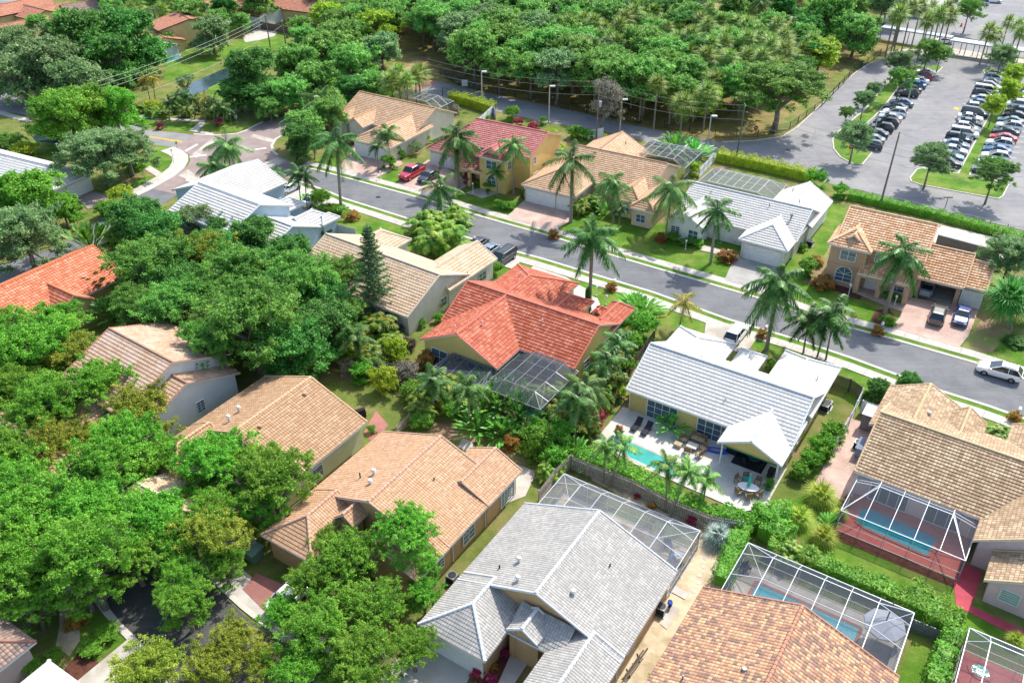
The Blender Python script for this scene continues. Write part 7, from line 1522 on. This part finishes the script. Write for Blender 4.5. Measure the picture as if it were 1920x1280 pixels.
for b_, t_, lb in (((668, 690), (664, 628), 'slender palm rising from the golden clumps left of the bougainvillea'), ((812, 775), (812, 712), 'slender palm between lime bush and orange areca clump'), ((880, 800), (878, 725), 'slender palm at the left of the traveller palm group'), ((1135, 750), (1137, 672), 'slender palm in the clumps right of the coral roof corner'), ((1078, 825), (1080, 745), 'slender palm beside the green-tinted pool edge'), ((1155, 720), (1158, 640), 'slender palm near the upper dark fence')):
    palm(b_, t_, 'thin', YOUNG, lb, .95, trunk='thin')
palm((400, 345), (402, 310), 'thin', QUEEN, 'short dark palm left of the white corner roof', 1.2, trunk='sabal')
palm((1895, 615), (1893, 555), 'sabal', SABD, 'dense round dark green palm at the right edge lawn', 1.7, trunk='sabal')
palm((1935, 600), (1925, 548), 'sabal', SABD, 'second dense palm cut by the right edge', 1.6, trunk='sabal')
for px, py, top, sc, lb in ((335, 225, 180, .8, 'boulevard row palm, leftmost'), (350, 222, 178, .8, 'boulevard row palm, second'), (365, 225, 185, .9, 'boulevard row palm, third'), (385, 228, 182, .9, 'boulevard row palm with yellow fronds, fourth'), (402, 232, 190, .9, 'boulevard row palm, fifth'), (420, 235, 200, .8, 'boulevard row palm, rightmost'), (318, 225, 190, .8, 'boulevard row palm at the very left end')): palm((px, py), (px - 2, top), 'thin', YOUNG if 'yellow' not in lb else YELL, lb, sc, 'palms of the boulevard row', trunk='thin')
for i, (px, py, r_, ms, R0, nm, lb) in enumerate((
 (830, 440, 50, ARECA, 2.6, 'areca_palm', 'golden green areca clump between the sandy tan roofs, front'), (800, 415, 38, ARECA, 2.6, 'areca_palm', 'areca clump between the sandy tan roofs, left'), (850, 405, 36, ARECA, 2.6, 'areca_palm', 'areca clump between the sandy tan roofs, right rear'),
 (665, 625, 40, ARECB, 2.5, 'areca_palm', 'golden areca clump left of the off-white gable wall, left'), (710, 610, 45, ARECB, 2.5, 'areca_palm', 'golden areca clump below the conical pine'), (695, 665, 40, ARECB, 2.5, 'areca_palm', 'orange-tinted areca clump near the bougainvillea'), (640, 650, 32, ARECA, 2.6, 'areca_palm', 'areca clump at the shady garden edge left of the orange-tinted clump'),
 (830, 725, 48, ARECB, 2.5, 'areca_palm', 'orange and green areca clump left of the traveller palms'), (790, 735, 34, ARECA, 2.6, 'areca_palm', 'pale fan-like clump left of the orange areca'), (790, 765, 30, ARECA, 2.6, 'areca_palm', 'lower areca beside the grey shrub'),
 (1150, 665, 42, ARECB, 2.5, 'areca_palm', 'areca clump right of the coral roof corner'), (1135, 705, 44, ARECB, 2.5, 'areca_palm', 'areca clump right of the dark drooping palm'), (1060, 765, 46, ARECB, 2.5, 'areca_palm', 'areca clump in front of the green-tinted pool'), (1095, 790, 34, ARECB, 2.5, 'areca_palm', 'areca clump next to the red flowering shrub'), (1045, 735, 28, ARECA, 2.6, 'areca_palm', 'small areca at the corner of the mid cage'),
 (930, 745, 52, TRAV, 3.2, 'travellers_palm', 'large paddle-leaved traveller palm left of the pair before the mid cage'), (975, 765, 50, TRAV, 3.2, 'travellers_palm', 'large paddle-leaved traveller palm right of the pair before the mid cage'), (895, 790, 40, BANANA, 2.6, 'banana_plant', 'banana plant with dry orange leaves below the traveller palms'), (940, 800, 38, BANANA, 2.6, 'banana_plant', 'banana plant with yellow leaf tips below the traveller palms'), (905, 715, 42, TRAV, 3.2, 'travellers_palm', 'tall paddle-leaved plant left of the traveller pair'), (1005, 800, 34, BANANA, 2.6, 'banana_plant', 'banana plant at the edge of the green-tinted pool'),
 (905, 760, 40, TRAV, 3.2, 'travellers_palm', 'traveller palm at the left of the mid garden clump'), (955, 715, 34, TRAV, 3.2, 'travellers_palm', 'traveller palm whose leaves reach the mid cage edge'), (1000, 735, 30, ARECA, 2.6, 'areca_palm', 'green clump at the lower rim of the mid cage'), (870, 745, 34, ARECA, 2.6, 'areca_palm', 'green clump between orange areca and traveller palms'), (1120, 740, 36, ARECA, 2.6, 'areca_palm', 'green areca behind the dark drooping palm'), (1160, 640, 30, ARECA, 2.6, 'areca_palm', 'upper areca clump near the right gable of the coral roof'), (730, 640, 30, ARECA, 2.6, 'areca_palm', 'green clump just left of the bougainvillea'), (615, 620, 34, ARECA, 2.6, 'areca_palm', 'shaded clump at the foot of the large oak'),
 (1205, 572, 38, BANANA, 2.6, 'banana_plant', 'glossy paddle-leaved clump right of the coral roof'), (1185, 560, 26, BANANA, 2.6, 'banana_plant', 'tall paddle leaves behind the coral roof end'), (1268, 268, 38, BANANA, 2.6, 'banana_plant', 'dark paddle-leaved clump behind the peach house cage'), (1305, 275, 30, BANANA, 2.6, 'banana_plant', 'paddle-leaved clump at the hedge end by the park road'),
 (165, 445, 50, TRAV, 3.2, 'travellers_palm', 'dark traveller palm left of the orange roof top, rear'), (190, 520, 52, TRAV, 3.2, 'travellers_palm', 'dark traveller palm touching the orange roof'), (210, 575, 40, TRAV, 3.2, 'travellers_palm', 'traveller palm with brown leaf bases above the tan ridge'),
 (1108, 860, 30, BANANA, 2.6, 'banana_plant', 'broad-leaved clump at the upper end of the picket fence'), (1080, 840, 34, BANANA, 2.6, 'banana_plant', 'broad-leaved clump beside the big-leaved tree'), (1030, 880, 26, ARECA, 2.6, 'areca_palm', 'lime fern-like clump at the back of the pale mesh cage'), (1165, 870, 22, ARECA, 2.6, 'areca_palm', 'areca clump behind the picket fence under the slender palms'), (1205, 888, 18, ARECA, 2.6, 'areca_palm', 'small areca clump at the pool edge'),
 (1555, 975, 22, BANANA, 2.6, 'banana_plant', 'leafy plant beside the lime fan palm'), (1480, 1035, 30, ARECA, 2.6, 'areca_palm', 'areca clump above the far corner of the long cage'), (1520, 1045, 26, ARECA, 2.6, 'areca_palm', 'areca clump in the hedge row, second from the corner'), (1560, 1065, 26, BANANA, 2.6, 'banana_plant', 'paddle-leaved plants rising from the hedge row'), (1650, 1095, 28, BANANA, 2.6, 'banana_plant', 'taller paddle-leaved plants in the middle of the hedge row'), (1665, 1112, 20, ARECA, 2.6, 'areca_palm', 'arching fronds beside the taller paddle leaves'),
 (1340, 435, 10, BANANA, 2.6, 'banana_plant', 'small papaya-like plant by the white house'), (1378, 435, 20, BANANA, 2.6, 'banana_plant', 'papaya-like tree beside the white garage'), (1110, 378, 24, ARECA, 2.6, 'areca_palm', 'bright clump below the royal palm in the peach house garden'), (1090, 385, 22, ARECA, 2.6, 'areca_palm', 'clump hugging the peach house garage corner'), (1135, 390, 22, BANANA, 2.6, 'banana_plant', 'clump between the peach house garden palms'), (1775, 845, 18, ARECA, 2.6, 'areca_palm', 'hidden clump'),
 (575, 372, 20, BANANA, 2.6, 'banana_plant', 'shrubby plant beside the white half-hidden car'), (1715, 790 + 45, 20, BANANA, 2.6, 'banana_plant', 'clump'), (1870, 812, 24, ARECA, 2.6, 'spiky_palm', 'spiky dark green palm before the brown tiled roof on the near lawn'), (565, 215, 22, BANANA, 2.6, 'banana_plant', 'dark clump at the foot of the yellow-green palm'), (255, 60 + 350, 26, ARECA, 2.6, 'areca_palm', 'yellow-green clump below the brick driveway at left'), (232, 425, 26, BANANA, 2.6, 'banana_plant', 'fan-like clump left of the olive tree'))):
    if lb in ('hidden clump', 'clump'): continue
    plantc(px, py, r_, ms, {2.6: 2.3, 3.2: 2.3, 2.5: 2.2}[R0] if ms is not BANANA else 1.9, lb, nm, zc=1.6 if ms in (TRAV, ARECA, ARECB) else 1.2)
for px, py, r_, mi_, lb in ((1540, 925, 32, 0, 'bright lime fan palm at the corner of the pink side yard'), (1500, 965, 28, 0, 'lime fan palm left of the pair beside the small lawn'), (1545, 1000, 28, 0, 'green fan palm at the corner of the big lawn'), (1348, 1000, 32, 1, 'silvery blue fan palm at the end of the picket fence'), (1908, 1190, 18, 0, 'small fan palm at the right edge of the big lawn'), (1578, 955, 16, 0, 'small golden palm at the corner of the right cage'), (1775, 1135, 10, 0, 'small yellow palm seedling on the big lawn')):
    p = G(px, py, 1.0); k = r_ * dist(p) / PHX / 1.7; o = inst('fan_palm', FANB[mi_], None, (p.x, p.y, .7 * k), (0, 0, 1), k); setk(o, lb, 'palm')
sh = [
 (745, 660, 26, 'limebush', 'tall lime green bush near the bougainvillea', 'garden_bush', 1.4), (722, 715, 32, 'limebush', 'big lime green bush at the shady lawn edge', 'garden_bush', 1.2), (700, 690, 26, 'twig', 'dry grey bush behind the lime green bush', 'dry_bush', 1.0), (760, 700, 32, 'twig', 'dry grey bush between the lime bush and the yellow shrub', 'dry_bush', 1.0), (850, 700, 34, 'twig', 'dry grey bush in front of the yellow gable', 'dry_bush', 1.0), (800, 675, 24, 'rust', 'yellowish shrub at the corner of the yellow gable', 'garden_shrub', 1.0), (765, 645, 18, 'bou', 'pink bougainvillea at the left corner of the coral roof', 'bougainvillea', 1.0), (745, 620, 16, 'bou', 'pink bougainvillea below the off-white wall', 'bougainvillea', 1.0),
 (680, 700, 26, 'bush', 'shaded bush at the rear edge of the shady lawn', 'garden_bush', 1.1), (655, 690, 24, 'twig', 'bare twiggy shrub under the oak edge', 'dry_bush', 1.0), (770, 735, 26, 'bush', 'dark bush at the right edge of the shady lawn', 'garden_bush', 1.1), (820, 700, 22, 'bush', 'green bush before the lower lean-to cage', 'garden_bush', 1.1), (1447, 688, 15, 'bush', 'bush in the gap between the two front white gables', 'garden_bush', 1.2), (1075, 855, 24, 'bush', 'bush at the top end of the picket fence', 'garden_bush', 1.1), (985, 815, 22, 'bush', 'low green bush below the banana plants', 'garden_bush', .9), (960, 830, 20, 'rust', 'yellow-tipped plants below the traveller palms', 'garden_shrub', .9),
 (790, 795, 26, 'bush', 'round dark bush beside the bare ground', 'garden_bush', .9), (850, 770, 26, 'bush', 'bush in front of the orange areca clump', 'garden_bush', .9), (1112, 782, 26, 'redbush', 'red flowering shrub right of the areca clumps', 'flowering_shrub', 1.0), (1130, 765, 18, 'rust', 'orange-leaved shrub above the red flowering shrub', 'garden_shrub', 1.0), (1010, 830, 38, 'bush', 'big-leaved bright tree at the end of the bare ground', 'garden_bush', 1.2), (1050, 820, 34, 'bush', 'bright bush right of the big-leaved tree', 'garden_bush', 1.2), (1040, 860, 34, 'bush', 'bright bush below the big-leaved tree', 'garden_bush', 1.0), (1000, 880 - 30, 22, 'bush', 'bush left of the big-leaved tree', 'garden_bush', 1.0),
 (1205, 620, 36, 'bush', 'bright green bush against the coral roof right end', 'garden_bush', 1.1), (1180, 650, 30, 'bush', 'bush beside the dark fence right of the coral roof', 'garden_bush', 1.1), (1165, 610, 28, 'bush', 'bush touching the right gable of the coral roof', 'garden_bush', 1.2), (1170, 690, 26, 'bush', 'bush lower along the dark fence', 'garden_bush', 1.1), (1160, 735, 22, 'limebush', 'lime bush at the lower end of the dark fence', 'garden_bush', 1.0),
 (1560, 815, 26, 'bush', 'leafy bush along the pink side yard fence, top', 'garden_bush', 1.2), (1540, 840, 30, 'bush', 'leafy bush along the pink side yard fence, middle', 'garden_bush', 1.2), (1520, 865, 26, 'bush', 'leafy bush along the pink side yard fence, lower', 'garden_bush', 1.1), (1500, 885, 22, 'bush', 'bush at the right corner of the white-roofed house', 'garden_bush', 1.0),
 (1646, 735, 26, 'dark', 'round dark tree at the start of the white vinyl fence', 'garden_tree', 1.2), (1705, 715, 22, 'dark', 'dark bushy tree behind the brown tiled ridge', 'garden_tree', 1.0), (1655, 765, 14, 'redbush', 'dark red plants at the foot of the round dark tree', 'garden_shrub', .8),
 (1680, 548 + 12, 12, 'bush', 'clipped round bush nearest the pink driveway edge', 'round_bush', .9), (1663, 555, 10, 'bush', 'small clipped bush next to the royal palm trunk', 'round_bush', .9), (1664, 603, 17, 'bush', 'low wide clipped bush behind the mailbox', 'round_bush', .7), (1545, 530, 24, 'rust', 'yellow-flowered shrub row left of the beige house', 'garden_shrub', .6), (1515, 505, 24, 'bush', 'bush between the white garage and the beige house', 'garden_bush', 1.0), (1530, 490, 16, 'rust', 'yellowish shrub behind that bush', 'garden_shrub', .8),
 (1262, 447, 15, 'bush', 'round clipped bush in the circular bed across the street', 'round_bush', 1.0), (1240, 445, 14, 'rust', 'yellowish plants in the circular bed across the street', 'garden_shrub', .8), (1241, 452, 6, 'redbush', 'red flowers in the circular bed across the street', 'flower', 1.0), (1285, 455, 12, 'bush', 'small bush behind the lamp before the white house', 'round_bush', .8), (1305, 455, 16, 'bush', 'hedge-like bush under the white house window', 'garden_bush', .7), (1365, 480, 22, 'rust', 'mixed plants left of the white garage', 'garden_shrub', .7), (1505, 465, 10, 'bush', 'round bush behind the white garage', 'round_bush', 1.0),
 (923, 350, 22, 'bush', 'low hedge of bushes before the yellow house window', 'garden_bush', .6), (903, 345, 14, 'bush', 'bush left of the low hedge at the yellow house', 'garden_bush', .7), (880, 335, 14, 'redbush', 'red bougainvillea beside the yellow house porch', 'bougainvillea', 1.3), (955, 388, 14, 'bush', 'boxy bush at the left edge of the three-car driveway', 'round_bush', .8), (937, 385, 12, 'bush', 'small boxy bush left of that bush', 'round_bush', .8), (985, 362, 8, 'dark', 'narrow dark clipped tree at the garage corner', 'clipped_tree', 2.0), (728, 306, 18, 'bush', 'round bright bush at the cream house driveway', 'round_bush', 1.0), (752, 290, 12, 'bush', 'bush right of the round bright bush', 'garden_bush', 1.0), (780, 278, 20, 'sparse', 'feathery pale shrub beside the cream house', 'garden_shrub', 1.0), (683, 238, 18, 'redbush', 'purple-red bush in front of the cream house', 'flowering_shrub', 1.0), (662, 265, 9, 'redbush', 'small reddish bush left of the twin garage', 'flowering_shrub', 1.0), (800, 262, 10, 'limebush', 'lime bush at the yellow house left corner', 'garden_bush', 1.2),
 (632, 375 + 20, 22, 'bush', 'wide flat bush around the leaning royal palm', 'garden_bush', .6), (600, 378, 26, 'bush', 'dark bush below the thin palms', 'garden_bush', 1.0), (610, 400, 22, 'bush', 'bush before the near lawn at the corner house', 'garden_bush', 1.0), (660, 405, 16, 'rust', 'reddish shrub on the near lawn by the sandy roof', 'garden_shrub', .8), (610, 440, 16, 'bush', 'clipped bush beside the blue house wall', 'round_bush', .9),
 (925, 505, 18, 'bush', 'square clipped hedge bush by the black minivan', 'round_bush', 1.1), (900, 520 + 5, 12, 'bush', 'low bush against the off-white wall', 'round_bush', .8), (790, 607, 12, 'bush', 'round bush by the off-white gable wall, left', 'round_bush', 1.1), (822, 598, 12, 'bush', 'round bush by the off-white gable wall, right', 'round_bush', 1.1), (820, 575, 22, 'sparse', 'feathery small palm-like shrub at the off-white wall', 'garden_shrub', 1.0),
 (100, 1235, 20, 'bush', 'bush at the pink house corner', 'garden_bush', .8), (140, 1165, 20, 'rust', 'yellowing shrub by the pale forked trunk', 'garden_shrub', .8), (200, 1190, 26, 'bush', 'ground cover bush beside the shaded street', 'garden_bush', .5), (170, 1215, 24, 'bush', 'ground cover bush beside the concrete drive', 'garden_bush', .5), (80, 1265, 26, 'bush', 'bush between the pink house and the white roof peak', 'garden_bush', .7), (60, 1250, 22, 'bush', 'bush below the pink wall', 'garden_bush', .8),
 (945, 1225, 12, 'redbush', 'dark red plant left of the arched entry walk', 'ti_plant', 1.2), (925, 1250, 10, 'rust', 'small bronze plant left of the entry walk', 'garden_shrub', .8), (895, 1262, 14, 'redbush', 'bright magenta plant at the garage corner', 'ti_plant', 1.3), (922, 1275, 12, 'redbush', 'second magenta plant closer to the entry walk', 'ti_plant', 1.3),
 (1135, 880, 10, 'redbush', 'red plant at the picket fence, leftmost', 'ti_plant', 1.2), (1195, 930, 8, 'redbush', 'dark red plant at the picket fence, second', 'ti_plant', 1.0), (1222, 948, 9, 'rust', 'bronze plant at the picket fence, third', 'ti_plant', 1.0), (1297, 975, 12, 'redbush', 'red plant at the picket fence, rightmost', 'ti_plant', 1.2), (1132, 868, 8, 'redbush', 'red plant behind the fence left end', 'ti_plant', 1.0),
 (1418, 955, 12, 'twig', 'dry plume at the right end of the hedge', 'dry_bush', 1.2), (1590, 940, 12, 'rust', 'golden shrub at the corner post of the right cage', 'garden_shrub', 1.2), (1340, 1020, 14, 'sparse', 'grey tuft below the silvery palm', 'garden_shrub', .8),
 (895, 235, 12, 'redbush', 'red bushes behind the cream house', 'flowering_shrub', 1.0), (852, 206, 14, 'twig', 'dry bush beside the dark mansard cage', 'dry_bush', 1.0), (1000, 240, 12, 'redbush', 'red hedge plant behind the yellow house, right', 'flowering_shrub', 1.2), (972, 232, 12, 'redbush', 'red hedge plant behind the yellow house, left', 'flowering_shrub', 1.2), (1030, 262, 20, 'limebush', 'lime reedy plants right of the yellow house', 'garden_bush', 1.2), (1040, 285, 18, 'limebush', 'lime reedy plants between the yellow and peach houses', 'garden_bush', 1.2), (1018, 228, 9, 'bush', 'boxy bush by the street lamp behind the yellow house', 'round_bush', 1.2), (913, 222, 9, 'bush', 'small bush in the white-fenced yard', 'round_bush', .8), (960, 215, 18, 'bush', 'bushy plants behind the white-fenced yard', 'garden_bush', 1.0), (1080, 250, 18, 'bush', 'dark bushes before the transformer pole, left', 'garden_bush', .9), (1100, 255, 16, 'bush', 'dark bushes before the transformer pole, right', 'garden_bush', .9),
 (1530, 340, 22, 'bush', 'leafy shrub at the end of the lime hedge', 'garden_bush', 1.2), (1575, 360, 18, 'bush', 'boxy hedge block right of the white hip roof', 'hedge_block', 1.0), (1300, 318, 16, 'limebush', 'pale yellowish tree crown between the peach and white houses', 'garden_bush', 1.2),
 (20, 270, 30, 'oak', 'dark bushes at the left edge by the pond', 'garden_bush', .9), (45, 285, 26, 'limebush', 'lime bushes by the pond at left', 'garden_bush', .8), (300, 237, 8, 'redbush', 'red plants under the boulevard palms, left', 'flower', 1.2), (410, 230, 8, 'redbush', 'red plant under the boulevard palms, right', 'flower', 1.2), (290, 200, 22, 'limebush', 'clipped lime hedge by the canal', 'round_bush', .5), (250, 310, 26, 'bush', 'bush under the broad grey-green oak', 'garden_bush', .6), (205, 345, 22, 'sparse', 'palmetto-like bush beside the brick driveway', 'garden_bush', .9), (225, 370, 26, 'limebush', 'lime palmetto bush right of the brick driveway', 'garden_bush', .9),
 (200, 395, 22, 'bush', 'dark bush at the lower edge of the brick driveway', 'garden_bush', .9), (1905, 640, 22, 'dark', 'dark low ring planting under the dense round palm', 'garden_bush', .4), (1860, 540, 10, 'rust', 'small shrub at the single garage corner', 'garden_shrub', 1.0), (1720, 500, 8, 'bush', 'small plant at the porch column', 'garden_bush', 1.0), (740, 795 - 20, 0, '', '', '', 0)]
for px, py, r_, kd, lb, nm, sz in sh[:-1]: shrub(px, py, r_, kd, lb, nm, {'flower': 'flowers'}.get(nm, 'tree' if 'tree' in nm else 'shrub'), None, sz)
plt = G(1100, 598); o = empty('cypress_tree', plt, 0, 'narrow dark columnar cypress beside the coral roof entry', 'tree'); inst('crown', CR['dark'][0], o, (0, 0, 2.6), (0, 0, 0), (.45, .45, 3.4)); inst('trunk', THIN[0], o, (0, 0, 0), (0, 0, 0), (.5, .5, 1.0))
for i_, (px, py) in enumerate(((262, 205), (285, 212), (308, 214), (330, 205), (352, 212), (372, 205), (395, 214), (412, 208), (432, 218), (340, 190), (385, 192))):
    plantc(px, py, 15, [ARECA[0], ARECA[1], ARECB[0]][i_ % 3:i_ % 3 + 1], 2.6, 'low palm foliage in the boulevard planting, %s from the left end' % ordinal(i_), 'areca_palm', group='boulevard planting')
# hedges
hedge([(845, 190), (880, 198), (925, 212)], 2.2, 2.0, L_hedgey, 'lime green hedge along the park road behind the cream house')
hedge([(1345, 300), (1430, 318), (1524, 340)], 2.2, 1.9, L_hedgey, 'long lime green hedge along the car park behind the white roof')
hedge([(1590, 372), (1660, 388), (1760, 410), (1860, 438), (1960, 462)], 1.4, 1.2, L_hedge, 'dark green clipped hedge behind the beige two-storey house')
hedge([(1085, 868), (1110, 878), (1183, 905), (1258, 945), (1329, 974), (1410, 992)], 1.5, 1.6, L_hedge, 'bright green hedge behind the weathered picket fence', per=330, size=.13)
hedge([(1400, 985), (1370, 1050), (1352, 1100)], 1.6, 1.5, L_hedge, 'green hedge between the sandy yard and the long cage')
hedge([(1440, 1030), (1540, 1072), (1640, 1112), (1700, 1142)], 1.6, 1.5, L_hedge, 'green hedge above the long cage at its far side')
hedge([(1690, 1130), (1740, 1158), (1788, 1190)], 2.8, 1.9, L_hedge, 'thick bright hedge at the right corner of the long cage', per=420, size=.13)
hedge([(1783, 1195), (1765, 1240), (1745, 1300)], 1.5, 1.8, L_hedge, 'narrow hedge running down beside the small lawn at the bottom')
hedge([(1440, 965), (1455, 1000), (1440, 1020)], 3.0, 1.8, L_hedge, 'leafy hedge mass between the patio corner and the long cage', per=420, size=.14)
hedge([(0 + 1020, 905), (1040, 885), (1060, 868)], 1.6, 1.0, L_hedgey, 'low lime hedge left of the pale mesh cage')
fence([(1702, 1178), (1765, 1205), (1738, 1290)], 1.3, greym, 'low grey fence around the small lawn at the bottom', gap=0)
fence([(1795, 1180), (1780, 1230), (1765, 1290)], 1.6, dirtwood, 'dark wooden fence left of the bottom right cage')
# Norfolk pine
def norfolk(base, top, label):
    b = G(*base); hh = height(base, top[1]); r = np.random.RandomState(3); V = []; n = 26
    for i in range(n):
        z = hh * (.10 + .88 * i / n); L = hh * .205 * (1 - (i / n)) ** .8 + .25
        for k in range(6):
            az = k * 1.047 + i * .5 + r.uniform(-.15, .15); V.append(feather_frond(az, .25, L, -.05, 22, .42 * (L / 2.4) ** .3, .07, r, .15, .9) + np.array([0, 0, z]))
    rt = empty('norfolk_pine', b, 0, label, 'pine tree'); inst('crown', quads('crown', np.vstack(V), [L_pine]), rt); mb = MB(); mb.tube([(0, 0, 0), (0, 0, hh)], [.22, .04], 8); mb.build('trunk', [barkm], rt)
norfolk((706, 598), (704, 418), 'tall dark conical tiered pine beside the off-white house')
# leaf litter patches, pavement stains are in the materials; manhole covers and drains
for px, py, lb in ((709, 370, 'round manhole cover in the street near the pink driveway'), (1477, 281, 'drain grate in the car park entrance road')):
    b = G(px, py); mb = MB(); mb.tube([(b.x, b.y, .02), (b.x, b.y, .034)], .42, 18); setk(mb.build('manhole_cover', [darkm]), lb, 'manhole cover')
